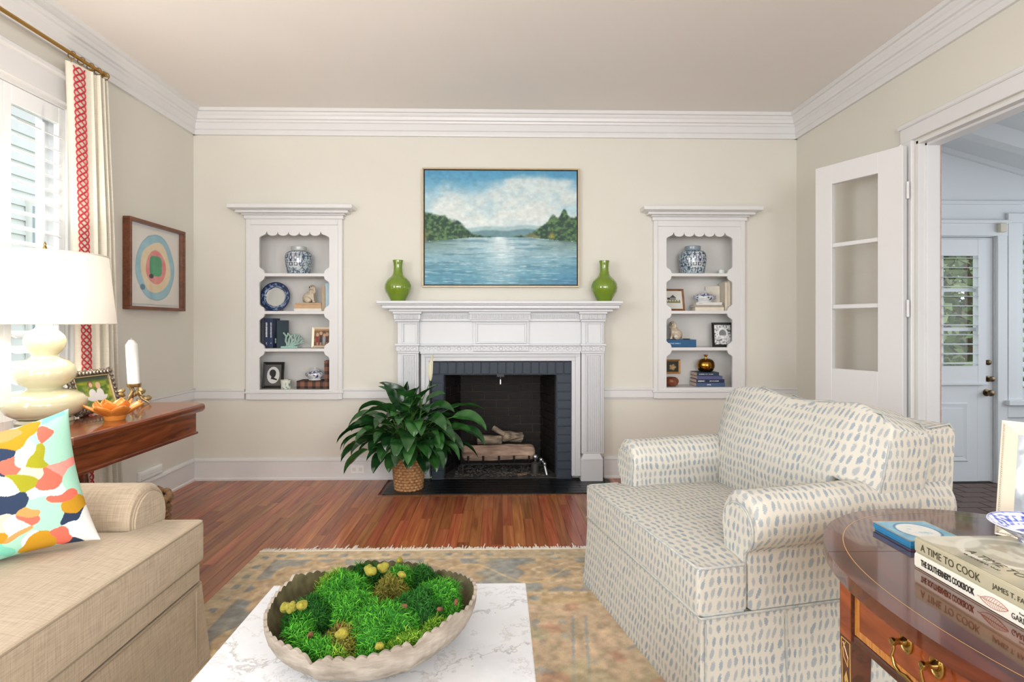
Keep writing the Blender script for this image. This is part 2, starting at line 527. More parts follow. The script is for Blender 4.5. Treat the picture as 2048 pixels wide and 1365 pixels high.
M_wall = mat('wall_paint', '#dcd9cf', .75, var=.02, vscale=1.5, bump=.03, bscale=300, spec=.3)
M_ceil = mat('ceiling_paint', '#efebe7', .85, var=.015, vscale=1.2, spec=.2)
M_trim = mat('trim_paint', '#dfdfdf', .32, var=.012, vscale=3)
M_mantel = mat('mantel_paint', '#d2d4d7', .33, var=.012, vscale=3)
M_white = mat('white_paint', '#eeeeec', .4)
M_shutter = mat('shutter_paint', '#eef0f1', .4)
M_niche = mat('niche_paint', '#dedcd8', .5)
M_floorplank = mat_wood('oak_plank', '#8c4a30', '#b87048', .27, (9, .45, 9), 3.0, perobj=True, coat=.15)
M_floorbase = mat_wood('oak_subfloor', '#6a3622', '#8a4c30', .35, (14, .55, 14), 3.2)
M_brass = mat('brass', '#b08a4a', .3, 1.)
M_antique = mat('antique_brass', '#9a7f4e', .28, 1.)
M_glass = mat_glass('window_glass')
M_black = mat('black_paint', '#1b1a1a', .4)
M_paper = mat('paper', '#ece4d4', .8, var=.05, vscale=60, stretch=(1, 1, 20))
M_print = mat_vcol('printed_colours', .55)
M_glossprint = mat_vcol('glossy_print', .25, coat=.5)
M_glaze = mat_vcol('painted_glaze', .12, coat=.6)

# ================================================================== THE ROOM
XL, XR, YB, YF, ZC = -2.465, 2.46, 4.65, -3.8, 2.98
def struct(name, g, m, parent=None, smooth=None, label=None):
    o = obj(name, g, m, parent, smooth)
    if parent is None: o['kind'] = 'structure'
    if label: o['label'] = label
    return o

# --- floor: sub-floor slab, each strip near the hearth its own plank
floor = struct('floor', G().box(XL - .2, XR + .12, YF - .1, YB + .02, -.06, -.012), M_floorbase, label='red-brown oak strip floor of the living room')
plank_me = to_mesh('plank', G().box(-.5, .5, -.5, .5, -.5, .5, .0), M_floorplank)
PW = .0655
HX0, HX1, HY0 = -.86, .885, 4.205            # hearth cut-out
near_planks = G()
x = XL
row = 0
rp = random.Random(3)
while x < XR:
    w = min(PW, XR - x)
    xc = x + w / 2
    yend = YB + .015
    if HX0 - .01 < xc < HX1 + .01: yend = HY0 - .045
    y = YF + rp.uniform(0, .5)
    while y < yend:
        L = rp.choice((.55, .75, .95, 1.2, 1.45))
        y1 = min(y + L, yend)
        if yend - y1 < .18: y1 = yend
        if y1 > 2.15:
            piece('plank', plank_me, floor, (xc, (y + y1) / 2, -.006), (w - .0012, y1 - y - .0012, .012))
        else:
            near_planks.box(x + .0006, x + w - .0006, y, y1 - .0012, -.012, 0)
        y = y1
    x += w; row += 1
obj('plank_field', near_planks, mat_wood('oak_plank_field', '#8c4a30', '#b87048', .27, (9, .45, 9), 3.0, coat=.1), floor, kind='stuff')
for a in ((HX0 - .045, HX1 + .045, HY0 - .045, HY0),):
    piece('border_plank', plank_me, floor, ((a[0] + a[1]) / 2, (a[2] + a[3]) / 2, -.006), (a[1] - a[0], a[3] - a[2] - .001, .0122))

struct('ceiling', G().box(XL - .2, XR + .12, YF - .1, YB + .35, ZC, ZC + .1), M_ceil, label='pale beige plaster ceiling')

# --- back wall with the two niches and the fireplace left open
NL0, NL1, NR0, NR1, NZ0, NZ1 = -2.03, -1.29, 1.29, 2.012, .70, 2.07
g = G()
y0, y1 = YB, YB + .30
for a, b, z0, z1 in ((XL - .2, NL0, 0, ZC), (NL0, NL1, 0, NZ0), (NL0, NL1, NZ1, ZC), (NL1, -.56, 0, ZC), (-.56, .60, .975, ZC),
                     (.60, NR0, 0, ZC), (NR0, NR1, 0, NZ0), (NR0, NR1, NZ1, ZC), (NR1, XR + .12, 0, ZC)):
    g.box(a, b, y0, y1, z0, z1)
struct('wall_back', g, M_wall, label='cream painted wall behind the mantel and bookcases')
# --- left wall with the shuttered window and an added opening nearer the camera for fill light
g = G()
WY0, WY1, WZ0, WZ1 = 2.10, 3.33, .74, 2.50
for a, b, z0, z1 in ((YF - .1, -.45, 0, ZC), (-.45, 1.35, 0, .74), (-.45, 1.35, 2.5, ZC), (1.35, WY0, 0, ZC), (WY0, WY1, 0, WZ0), (WY0, WY1, WZ1, ZC), (WY1, YB, 0, ZC)):
    g.box(XL - .18, XL, a, b, z0, z1)
struct('wall_left', g, M_wall, label='cream painted wall with the shuttered window')
# --- right wall with the wide doorway to the sunroom
DY0, DY1, DZ = 1.75, 3.30, 2.335
g = G()
for a, b, z0, z1 in ((YF - .1, -2.7, 0, ZC), (-2.7, -.8, 0, .74), (-2.7, -.8, 2.5, ZC), (-.8, DY0, 0, ZC), (DY0, DY1, DZ, ZC), (DY1, YB, 0, ZC)):
    g.box(XR, XR + .115, a, b, z0, z1)
struct('wall_right', g, M_wall, label='cream painted wall with the wide doorway')
g = G()
for a, b, z0, z1 in ((XL - .2, -1.7, 0, ZC), (-1.7, 1.9, 0, .75), (-1.7, 1.9, 2.55, ZC), (1.9, XR + .12, 0, ZC)):
    g.box(a, b, YF - .1, YF, z0, z1)
struct('wall_front', g, M_wall)
def added_window(name, axis, a, b, z0, z1, at):  # unseen windows, added to frame the fill lights
    g = G(); n = 4
    def bx(p0, p1, q0, q1, t0, t1):
        if axis == 'x': g.box(p0, p1, at + t0, at + t1, q0, q1)
        else: g.box(at + t0, at + t1, p0, p1, q0, q1)
    for i in range(n + 1):
        c = a + (b - a) * i / n
        bx(c - .03, c + .03, z0, z1, -.05, 0)
    for z in (z0, (z0 + z1) / 2, z1): bx(a, b, z - .03, z + .03, -.049, -.001)
    w = struct(name, g, M_trim)
    g = G(); bx(a, b, z0, z1, -.03, -.027)
    obj('pane', g, M_glass, w)
added_window('added_window_2', 'x', -1.7, 1.9, .75, 2.55, YF - .02)  # invented, goes with the frontal fill
added_window('added_window_5', 'y', -2.7, -.8, .74, 2.5, XR + .06)  # invented, goes with the fill on the right wall
added_window('added_window_3', 'y', -.45, 1.35, .74, 2.5, XL - .02)  # invented, goes with the fill from the left

# --- crown moulding
CROWN = [(0, 2.785), (.020, 2.785), (.022, 2.792), (.022, 2.822), (.030, 2.828), (.031, 2.876), (.040, 2.884), (.043, 2.897), (.056, 2.903), (.062, 2.925), (.074, 2.938), (.078, 2.950), (.092, 2.955), (.094, ZC), (0, ZC)]
struct('trim_1', G().prism([(YB - o, z) for o, z in CROWN], 'x', XL, XR), M_trim, smooth=25, label='white crown moulding along the back wall')
struct('trim_2', G().prism([(XL + o, z) for o, z in CROWN], 'y', YF, YB), M_trim, smooth=25, label='white crown moulding above the window wall')
struct('trim_3', G().prism([(XR - o, z) for o, z in CROWN], 'y', YF, YB), M_trim, smooth=25, label='white crown moulding above the doorway wall')
struct('trim_13', G().prism([(YF + o, z) for o, z in CROWN], 'x', XL, XR), M_trim, smooth=25)
# --- chair rail and baseboards
RAIL = [(0, .648), (.012, .648), (.014, .655), (.020, .660), (.020, .716), (.026, .722), (.026, .735), (0, .735)]
BASE = [(0, 0), (.028, 0), (.028, .014), (.018, .022), (.018, .150), (.024, .154), (.022, .166), (.012, .176), (0, .178)]
MX0, MX1 = -.828, .858       # mantel body at the wall
n = 4
for a, b in ((XL, -2.05), (-1.27, MX0), (MX1, 1.27), (2.03, XR)):
    struct('trim_%d' % n, G().prism([(YB - o, z) for o, z in RAIL], 'x', a, b), M_trim, smooth=25); n += 1
struct('trim_%d' % n, G().prism([(XL + o, z) for o, z in RAIL], 'y', 3.44, YB), M_trim, smooth=25); n += 1
struct('baseboard_back_left', G().prism([(YB - o, z) for o, z in BASE], 'x', XL, MX0), M_trim, smooth=25)
struct('baseboard_back_right', G().prism([(YB - o, z) for o, z in BASE], 'x', MX1, XR), M_trim, smooth=25)
struct('baseboard_left', G().prism([(XL + o, z) for o, z in BASE], 'y', YF, YB), M_trim, smooth=25)
struct('baseboard_right', G().prism([(XR - o, z) for o, z in BASE], 'y', DY1 + .12, YB), M_trim, smooth=25)
struct('baseboard_right_near', G().prism([(XR - o, z) for o, z in BASE], 'y', YF, DY0 - .12), M_trim, smooth=25)

# --- the shuttered window
win = struct('window_1', G().box(XL - .02, XL + .022, WY1, WY1 + .11, WZ0 - .02, WZ1 + .004, .004).box(XL - .02, XL + .022, WY0 - .11, WY0, WZ0 - .02, WZ1 + .004, .004)
             .box(XL - .02, XL + .026, WY0 - .13, WY1 + .13, WZ1, WZ1 + .135, .004).box(XL - .02, XL + .05, WY0 - .15, WY1 + .15, WZ1 + .13, WZ1 + .165, .008)
             .box(XL - .10, XL + .06, WY0 - .13, WY1 + .13, WZ0 - .04, WZ0, .006).box(XL - .02, XL + .02, WY0 - .11, WY1 + .11, WZ0 - .15, WZ0 - .04, .004)
             .box(XL - .17, XL, WY0 - .001, WY0 + .02, WZ0, WZ1).box(XL - .17, XL, WY1 - .02, WY1 + .001, WZ0, WZ1).box(XL - .17, XL, WY0, WY1, WZ1 - .02, WZ1), M_trim,
             label='white cased window with plantation shutters')
obj('sash', G().box(XL - .15, XL - .11, WY0 + .02, WY0 + .06, WZ0, WZ1 - .02).box(XL - .15, XL - .11, WY1 - .06, WY1 - .02, WZ0, WZ1 - .02)
    .box(XL - .15, XL - .11, WY0 + .02, WY1 - .02, WZ0, WZ0 + .05).box(XL - .15, XL - .11, WY0 + .02, WY1 - .02, WZ1 - .07, WZ1 - .02).box(XL - .15, XL - .11, WY0 + .02, WY1 - .02, 1.58, 1.62), M_trim, win)
obj('pane', G().box(XL - .132, XL - .128, WY0 + .05, WY1 - .05, WZ0 + .03, WZ1 - .06), M_glass, win)
LOUV = None
def shutter(ya, yb):
    global LOUV
    st = .045
    sx0, sx1 = XL - .045, XL - .015
    fr = obj('shutter_panel', G().box(sx0, sx1, ya, ya + st, WZ0 + .002, WZ1 - .022, .002).box(sx0, sx1, yb - st, yb, WZ0 + .002, WZ1 - .022, .002)
             .box(sx0, sx1, ya + st, yb - st, WZ0 + .002, WZ0 + .10, .002).box(sx0, sx1, ya + st, yb - st, WZ1 - .115, WZ1 - .022, .002), M_shutter, win)
    w = yb - ya - 2 * st - .004
    if LOUV is None:
        prof = [(.0445 * math.cos(t), .0055 * math.sin(t)) for t in np.linspace(0, 2 * math.pi, 12, endpoint=False)]
        LOUV = to_mesh('louver', G().prism(prof, 'y', -.5, .5), M_shutter, 60)
    z = WZ0 + .145
    while z < WZ1 - .14:
        piece('louver', LOUV, fr, (sx0 + .015, (ya + yb) / 2, z), (1, w, 1), (0, R(24), 0))
        z += .0795
    obj('tilt_rod', G().box(XL + .016, XL + .026, (ya + yb) / 2 - .007, (ya + yb) / 2 + .007, WZ0 + .14, WZ1 - .16, .002), M_shutter, fr)
shutter(WY0 + .021, 2.511); shutter(2.513, 2.905); shutter(2.907, WY1 - .021)

# --- doorway casing, jambs and the open French door
g = G()
g.box(XR - .022, XR, DY1 + .012, DY1 + .105, 0, DZ + .012, .003).box(XR - .03, XR, DY1 + .095, DY1 + .12, 0, DZ + .012, .004)
g.box(XR - .022, XR, DY0 - .105, DY0 - .012, 0, DZ + .012, .003)
g.box(XR - .022, XR, DY0 - .115, DY1 + .105, DZ + .012, DZ + .105, .003).box(XR - .034, XR, DY0 - .12, DY1 + .12, DZ + .095, DZ + .125, .006)
struct('trim_20', g, M_trim, label='white casing around the wide doorway')
g = G().box(XR - .002, XR + .12, DY1 - .018, DY1 + .002, 0, DZ, .001).box(XR - .002, XR + .12, DY0 - .002, DY0 + .018, 0, DZ, .001).box(XR - .002, XR + .12, DY0, DY1, DZ - .018, DZ + .002, .001)
g.box(XR + .04, XR + .12, DY1 - .032, DY1 - .016, 0, DZ, .002).box(XR + .04, XR + .12, DY0, DY1, DZ - .032, DZ - .016, .002)
struct('trim_21', g, M_trim, label='white jamb inside the wide doorway')

struct('trim_25', G().box(XR + .118, XR + .124, DY1 - .034, DY1 + .02, 0, DZ), mat('bare_brick_edge', '#b8988a', .9, var=.15, vscale=30), label='thin bare brick edge beside the doorway jamb')
HP = Vector((2.405, 3.318, 0)); FP = Vector((2.172, 3.835, 0))
ex = (FP - HP).normalized(); DWD = (FP - HP).length; DH = 2.315
DM = basis(HP, ex, Vector((0, 0, 1)).cross(ex), (0, 0, 1))
door = thing('french_door', 'white three-pane French door standing open against the cream wall', 'door', (HP + FP) / 2)
door['kind'] = 'structure'; door.name = 'door_1'; WORLD['door_1'] = WORLD['french_door']; del door['category']
def dobj(name, g, m, parent, **k): return obj(name, g.xf(DM), m, parent, **k)
SW = .118; PZ0, PZ1 = .965, 2.185
T = .04
dobj('stile', G().box(0, SW + .03, -T / 2, T / 2, .01, DH, .002), M_trim, door)
dobj('stile', G().box(DWD - SW, DWD, -T / 2, T / 2, .01, DH, .002), M_trim, door)
dobj('top_rail', G().box(SW + .03, DWD - SW, -T / 2, T / 2, PZ1, DH, .002), M_trim, door)
dobj('bottom_rail', G().box(SW + .03, DWD - SW, -T / 2, T / 2, .01, PZ0, .002), M_trim, door)
gl = [(PZ0 + i * (PZ1 - PZ0) / 3) for i in range(4)]
for z in gl[1:3]:
    dobj('glazing_bar', G().box(SW + .03, DWD - SW, -T / 2 + .004, T / 2 - .004, z - .014, z + .014, .004), M_trim, door)
for i in range(3):
    dobj('pane', G().box(SW + .028, DWD - SW + .002, -.002, .002, gl[i] + .012, gl[i + 1] - .012), M_glass, door)
for z in (.35, 1.35, 2.05):
    h = G().lathe([(.008, -.05), (.008, .05)], 10, tuple(HP + Vector((.012, -.008, z))))
    obj('hinge', h, M_trim, door, 60)

# ================================================================== THE SUNROOM BEYOND THE DOORWAY
M_sun = mat('sunroom_paint', '#e3e8ec', .5, var=.012, vscale=2)
SYB = 4.42
SX1 = 5.6
SD0, SD1, SDZ = 3.11, 3.925, 1.95
W0, W1, WB, WT = 4.09, 4.95, .66, 2.06
def ceil_z(x): return 2.637 - .28 * (x - 3.6)
g = G()
for a, b, z0, z1 in ((XR + .115, SD0, 0, 3.2), (SD0, SD1, SDZ, 3.2), (SD1, W0, 0, 3.2), (W0, W1, 0, WB), (W0, W1, WT, 3.2), (W1, SX1, 0, 3.2)):
    g.box(a, b, SYB, SYB + .12, z0, z1)
struct('wall_sunroom_back', g, M_sun, label='pale blue-white boarded wall at the end of the sunroom')
struct('wall_sunroom_side', G().box(SX1, SX1 + .1, .4, SYB + .12, 0, 2.3), M_sun)
struct('wall_sunroom_near', G().box(XR + .115, SX1, .3, .4, 0, 3.2), M_sun)
ce = struct('ceiling_sunroom', G().prism([(XR + .115, ceil_z(XR + .115)), (SX1 + .1, ceil_z(SX1 + .1)), (SX1 + .1, ceil_z(SX1 + .1) + .08), (XR + .115, ceil_z(XR + .115) + .08)], 'y', .3, SYB + .12), M_sun, label='sloping white boarded sunroom ceiling')
for i in range(16):
    ya = .5 + i * .245
    g = G().prism([(XR + .12, ceil_z(XR + .12)), (SX1, ceil_z(SX1)), (SX1, ceil_z(SX1) - .012), (XR + .12, ceil_z(XR + .12) - .012)], 'y', ya + .004, ya + .241)
    obj('ceiling_board', g, M_sun, ce)
for y_ in (1.6, 2.75, 3.9):
    g = G().prism([(XR + .12, ceil_z(XR + .12)), (SX1, ceil_z(SX1)), (SX1, ceil_z(SX1) - .13), (XR + .12, ceil_z(XR + .12) - .13)], 'y', y_, y_ + .09)
    obj('rafter', g, M_sun, ce)
struct('trim_22', G().box(XR + .115, SX1, SYB - .02, SYB, 2.205, 2.235, .003), M_sun)
struct('trim_23', G().prism([(XR + .12, ceil_z(XR + .12) - .012), (SX1, ceil_z(SX1) - .012), (SX1, ceil_z(SX1) - .05), (XR + .12, ceil_z(XR + .12) - .05)], 'y', SYB - .03, SYB), M_sun)
struct('baseboard_sunroom', G().box(SD1 + .09, SX1, SYB - .02, SYB, 0, .14, .003), M_sun)
struct('trim_24', G().box(SD1 + .005, SD1 + .085, SYB - .025, SYB, 0, SDZ + .01, .003).box(SD0 - .1, SD1 + .085, SYB - .028, SYB, SDZ + .005, SDZ + .11, .003).box(SD0 - .1, SD1 + .1, SYB - .045, SYB, SDZ + .10, SDZ + .13, .005), M_sun, label='white casing around the sunroom back door')
obj('closer_block', G().box(SD1 - .005, SD1 + .05, SYB - .06, SYB - .026, SDZ + .03, SDZ + .1, .004), mat('cream_block', '#d8d2c0', .5), bpy.data.objects['trim_24'])
fl = struct('floor_sunroom', G().box(XR + .1, SX1, .3, SYB + .1, -.06, -.004), mat('mortar_dark', '#3d3634', .8), label='dark red-brown brick paving of the sunroom')
M_pav = mat('paving_brick', '#5c4a45', .55, c2='#6f5a53', vscale=6, bump=.3, bscale=40, bdist=.004)
pav = to_mesh('paver', G().box(-.5, .5, -.5, .5, -.5, .5), M_pav)
for r_ in range(34):
    yy = .5 + r_ * .1165
    if yy < 2.9: continue
    for c_ in range(14):
        xx = XR + .15 + c_ * .222 + (r_ % 2) * .11
        piece('brick', pav, fl, (xx + .1, yy, -.007), (.212, .106, .018))
M_bronze = mat('aged_bronze', '#6f5d45', .35, .9)
# back door with its shutter
bd = thing('door_2', 'white half-glazed back door with louvered shutter and brass knobs', None, ((SD0 + SD1) / 2, SYB, 0), kind='structure')
gx0, gx1, gz0, gz1 = SD0 + .13, SD1 - .13, .905, 1.845
yd = SYB + .01
obj('door_leaf', G().box(SD0 + .004, gx0, yd, yd + .045, .012, SDZ - .004, .002).box(gx1, SD1 - .004, yd, yd + .045, .012, SDZ - .004, .002).box(gx0, gx1, yd, yd + .045, gz1, SDZ - .004).box(gx0, gx1, yd, yd + .045, .012, gz0), M_sun, bd)
for i in range(1):
    a, b = SD0 + .20, SD1 - .205
    obj('raised_panel', G().loft([[(a, yd + .001, .165), (b, yd + .001, .165), (b, yd + .001, .64), (a, yd + .001, .64)], [(a + .012, yd - .009, .177), (b - .012, yd - .009, .177), (b - .012, yd - .009, .628), (a + .012, yd - .009, .628)],
        [(a + .045, yd - .004, .21), (b - .045, yd - .004, .21), (b - .045, yd - .004, .595), (a + .045, yd - .004, .595)], [(a + .05, yd - .012, .215), (b - .05, yd - .012, .215), (b - .05, yd - .012, .59), (a + .05, yd - .012, .59)]]), M_sun, bd)
xm = (gx0 + gx1) / 2
obj('glazing_bar', G().box(xm - .014, xm + .014, yd + .012, yd + .035, gz0, gz1), M_sun, bd)
for z in (gz0 + (gz1 - gz0) / 3, gz0 + 2 * (gz1 - gz0) / 3):
    obj('glazing_bar', G().box(gx0, gx1, yd + .013, yd + .034, z - .014, z + .014), M_sun, bd)
obj('pane', G().box(gx0, gx1, yd + .022, yd + .025, gz0, gz1), M_glass, bd)
s0, s1, t0, t1 = SD0 + .05, SD1 - .085, .80, 1.928
sf = obj('shutter_frame', G().box(s0, s0 + .065, yd - .03, yd - .004, t0, t1, .002).box(s1 - .065, s1, yd - .03, yd - .004, t0, t1, .002).box(s0 + .065, s1 - .065, yd - .03, yd - .004, t1 - .13, t1, .002).box(s0 + .065, s1 - .065, yd - .03, yd - .004, t0, t0 + .13, .002).box(s0 - .01, s1 + .012, yd - .036, yd - .004, t0 - .022, t0 + .002, .003), M_sun, bd)
lv = to_mesh('louver', G().prism([(.03 * math.cos(t), .004 * math.sin(t)) for t in np.linspace(0, 2 * math.pi, 10, endpoint=False)], 'x', -.5, .5), M_sun, 60)
for i in range(12):
    piece('louver', lv, sf, ((s0 + s1) / 2, yd - .017, t0 + .150 + i * .0755), (s1 - s0 - .134, 1, 1), (R(6), 0, 0))
for z, r_, w in ((.955, .020, .012), (.825, .022, .034), (.715, .026, .04)):
    k = G().lathe([(r_ * 1.1, 0), (r_ * 1.1, .006), (.010, .008), (.010, w * .5), (r_ * .8, w * .7), (r_, w), (r_ * .8, w * 1.35), (.002, w * 1.5)], 16)
    k.xf(basis((SD1 - (.058 if z < .75 else .045), yd - .001, z), (1, 0, 0), (0, 0, 1), (0, -1, 0)))
    obj('knob', k, M_bronze, bd, 50)
# sunroom window with shutter
w4 = struct('window_4', G().box(W0 - .075, W0, SYB - .025, SYB, WB - .001, WT - .001, .003).box(W1, W1 + .075, SYB - .025, SYB, WB - .001, WT - .001, .003).box(W0 - .075, W1 + .075, SYB - .025, SYB, WT, WT + .075, .003).box(W0 - .1, W1 + .1, SYB - .06, SYB, WB - .04, WB, .004).box(W0 - .075, W1 + .075, SYB - .02, SYB, WB - .14, WB - .04, .003), M_sun, label='shuttered window beside the sunroom back door')
sp4 = obj('shutter_panel', G().box(W0 + .006, W0 + .056, SYB - .012, SYB + .014, WB, WT, .002).box(W1 - .056, W1 - .006, SYB - .012, SYB + .014, WB, WT, .002).box(W0 + .056, W1 - .056, SYB - .012, SYB + .014, WT - .09, WT, .002).box(W0 + .056, W1 - .056, SYB - .012, SYB + .014, WB, WB + .09, .002), M_sun, w4)
for i in range(16):
    piece('louver', lv, sp4, ((W0 + W1) / 2, SYB, WB + .12 + i * .0775), (W1 - W0 - .114, 1, 1), (R(52), 0, 0))
obj('pane', G().box(W0, W1, SYB + .06, SYB + .063, WB, WT), M_glass, w4)
for z in (.86, 1.3, 1.95):
    obj('hinge', G().box(W0 - .004, W0 + .010, SYB - .017, SYB - .011, z - .035, z + .035, .002), M_sun, w4)

# ================================================================== OUTDOORS
struct('ground', G().box(-16, 16, -8, 18, -.5, -.35), mat('lawn', '#5f7a3c', .9, c2='#7d8f55', vscale=3), label='lawn outside the house')
M_siding = mat('siding_white', '#eef0f1', .7)
nb = thing('neighbour_house', 'pale sided house seen through the shutters', 'house', (-6.6, 7.2, -.35))
NX = -6.6
obj('wall', G().box(NX - .3, NX, 3.2, 12, -.35, 5.2), M_siding, nb)
for i in range(26):
    z = -.3 + i * .2
    obj('siding_board', G().prism([(NX, z), (NX + .035, z), (NX + .006, z + .198), (NX, z + .198)], 'y', 3.2, 12), M_siding, nb)
M_npane = mat('dark_pane', '#7f99ab', .1, c2='#a8bac4', vscale=1.3)
for yc in (5.0, 7.25, 8.55):
    w = obj('window', G().box(NX + .02, NX + .08, yc - .5, yc + .5, .55, 3.0, .01), M_white, nb)
    for i in (-1, 1):
        for j in range(3):
            obj('pane', G().box(NX + .078, NX + .086, yc + i * .24 - .2, yc + i * .24 + .2, .66 + j * .78, .66 + j * .78 + .7), M_npane, w)
obj('roof', G().prism([(NX - 1.5, 6.4), (NX + .6, 5.1), (NX + .6, 5.2), (NX - 1.5, 6.5)], 'y', 3, 12.2), mat('shingle_grey', '#77787a', .9), nb)
# trees outside the sunroom door
M_leafout = mat_vcol('tree_leaf', .5)
M_bark = mat('tree_bark', '#6b5646', .9, var=.3, vscale=14, bump=.5, bscale=30, bdist=.01)
def garden_tree(x, y, h, rad, seed, label, n=2600, low=.15):
    t = thing('garden_tree', label, 'tree', (x, y, -.35), 'trees outside the sunroom door')
    obj('trunk', G().tube([(x, y, -.35), (x + .05, y, h * .4), (x - .03, y + .05, h * .8)], [.14, .1, .04], 8), M_bark, t, 60)
    q = np.random.default_rng(seed); g = G()
    th = q.uniform(0, 2 * np.pi, n); ph = np.arccos(q.uniform(-1, 1, n)); rr = rad * q.uniform(.25, 1, n) ** .5
    C = np.stack([x + rr * np.sin(ph) * np.cos(th), y + rr * np.sin(ph) * np.sin(th), h * .5 + (h * .55) * (rr / rad) * np.cos(ph)], 1)
    A = q.normal(size=(n, 3)); A /= np.linalg.norm(A, axis=1)[:, None]
    Bv = np.cross(A, q.normal(size=(n, 3))); Bv /= np.linalg.norm(Bv, axis=1)[:, None]
    s = q.uniform(.05, .11, n)[:, None]
    g.v = np.stack([C - A * s, C + Bv * s * .45, C + A * s, C - Bv * s * .45], 1).reshape(-1, 3).tolist()
    g.f = [(4 * i, 4 * i + 1, 4 * i + 2, 4 * i + 3) for i in range(n)]
    k = q.uniform(0, 1, n)[:, None]
    g.c = np.repeat(lin_np(hexv('#4b5f38') * (1 - k) + hexv('#aebf86') * k), 4, 0)
    o = obj('foliage', g, M_leafout, t, None, False); o['kind'] = 'stuff'
garden_tree(5.6, 6.6, 2.6, .75, 1, 'leafy green shrub tree close outside the sunroom door', 1700)
garden_tree(6.9, 8.6, 4.2, 1.1, 2, 'taller tree behind the shrub outside the sunroom door', 2600)
garden_tree(8.2, 6.6, 3.6, .8, 3, 'rightmost tree outside the sunroom', 1600)
fn_ = thing('garden_fence', 'brown board fence behind the trees outside the sunroom', 'fence', (7, 10, -.35))
bme = to_mesh('fence_board', G().box(-.07, .07, -.012, .012, 0, 2.0), mat('fence_wood', '#8f7a6c', .9, var=.2, vscale=5))
for i in range(40):
    piece('fence_board', bme, fn_, (4.2 + i * .15, 10, -.35))

# ================================================================== FIREPLACE
def fbox(g, p0, p1, q0, q1, Yf, Yb=YB - .001, bev=.002):
    """box whose front face fills the photo rectangle p0..p1 x q0..q1 on the plane Yf in front of the wall"""
    pc = (p0 + p1) / 2
    x0, x1 = aty(p0, (q0 + q1) / 2, Yf).x, aty(p1, (q0 + q1) / 2, Yf).x
    z1, z0 = aty(pc, q0, Yf).z, aty(pc, q1, Yf).z
    return g.box(x0, x1, Yf, Yb, max(z0, .002), z1, bev)
man = thing('mantelpiece', 'white carved fireplace mantel with fluted pilasters and broad shelf', 'mantelpiece', (.015, 4.55, 0))
def mpart(name, rects, smooth=None, **k):
    g = G()
    for r in rects: fbox(g, *r)
    return obj(name, g, M_mantel, man, smooth, **k)
mpart('shelf', [(752, 1247, 602, 607.5, 4.40, YB - .001, .004), (756, 1243, 607.5, 610, 4.415), (763, 1240, 610, 618, 4.43, YB - .001, .006), (777, 1227, 618, 624, 4.465, YB - .001, .006)])
mpart('cornice', [(790, 1211, 623, 626, 4.505), (794, 1208, 626, 643, 4.535), (785, 843, 623.5, 628, 4.478), (787, 841, 628, 640, 4.49, YB - .001, .005), (789, 839, 640, 643.5, 4.50),
                  (1158, 1215, 623.5, 628, 4.478), (1160, 1213, 628, 640, 4.49, YB - .001, .005), (1162, 1211, 640, 643.5, 4.50), (937, 1062, 623.5, 628, 4.488), (940, 1060, 628, 640, 4.50), (942, 1058, 640, 643.5, 4.51)])
g = G()
def reeds(p0, p1, Yf, n):
    for i in range(n):
        p = p0 + (p1 - p0) * (i + .5) / n
        a = aty(p, 629, Yf); b = aty(p, 638.5, Yf)
        g.box(a.x - .0042, a.x + .0042, Yf - .007, Yf, b.z, a.z, .003)
reeds(791, 837, 4.49, 15); reeds(845, 938, 4.535, 30); reeds(942, 1058, 4.50, 38); reeds(1062, 1156, 4.535, 30); reeds(1163, 1211, 4.49, 15)
obj('reeding', g, M_mantel, man, kind='stuff')
mpart('frieze', [(800, 1203, 643, 691, 4.565)])
for a, b in ((795, 838), (1163, 1208)):
    fb = mpart('pilaster_block', [(a, b, 643, 690, 4.533), ])
    g = G()
    for r in ((a + 9, b - 3, 645, 648), (a + 9, b - 3, 685, 688), (a + 9, a + 12, 648, 685), (b - 6, b - 3, 648, 685)):
        fbox(g, *r, 4.518, 4.534, .002)
    obj('panel_moulding', g, M_mantel, fb)
cb = mpart('centre_tablet', [(946, 1058, 643, 690, 4.548)])
g = G()
for r in ((951, 1053, 645, 648.5), (951, 1053, 683.5, 687), (951, 954.5, 648.5, 683.5), (1049.5, 1053, 648.5, 683.5)):
    fbox(g, *r, 4.533, 4.55, .002)
obj('panel_moulding', g, M_mantel, cb)
mpart('lower_cornice', [(792, 1210, 688.5, 692, 4.515, YB - .001, .002), (796, 1207, 692, 704, 4.54), (840, 1161, 704, 708, 4.53), (789, 839, 688, 692, 4.492), (792, 837, 692, 703, 4.51), (795, 838, 703, 707, 4.518),
                        (1161, 1213, 688, 692, 4.492), (1164, 1210, 692, 703, 4.51), (1162, 1209, 703, 707, 4.518), (944, 1060, 688, 692, 4.507), (947, 1057, 692, 703, 4.525)])
g = G()
def disc(px, py, Yf, r, h=.006, seg=8):
    c = aty(px, py, Yf)
    d = G().lathe([(r, 0), (r * .8, h), (r * .25, h * .7)], seg)
    d.xf(basis(c, (1, 0, 0), (0, 0, 1), (0, -1, 0))); g.add(d.v, d.f)
def ring(px, py, Yf, r):
    c = aty(px, py, Yf)
    g.tube([(c.x + r * math.cos(t), Yf - .001, c.z + r * math.sin(t)) for t in np.linspace(0, 2 * math.pi, 12, endpoint=False)], .004, 5, closed=True)
def rosettes(p0, p1, Yf, n):
    for i in range(n):
        p = p0 + (p1 - p0) * (i + .5) / n
        if i % 2 == 0:
            for dx, dy in ((-3.2, 0), (3.2, 0), (0, -3.2), (0, 3.2)): disc(p + dx, 697.5 + dy, Yf, .0055)
        else:
            ring(p, 697.5, Yf, .0125)
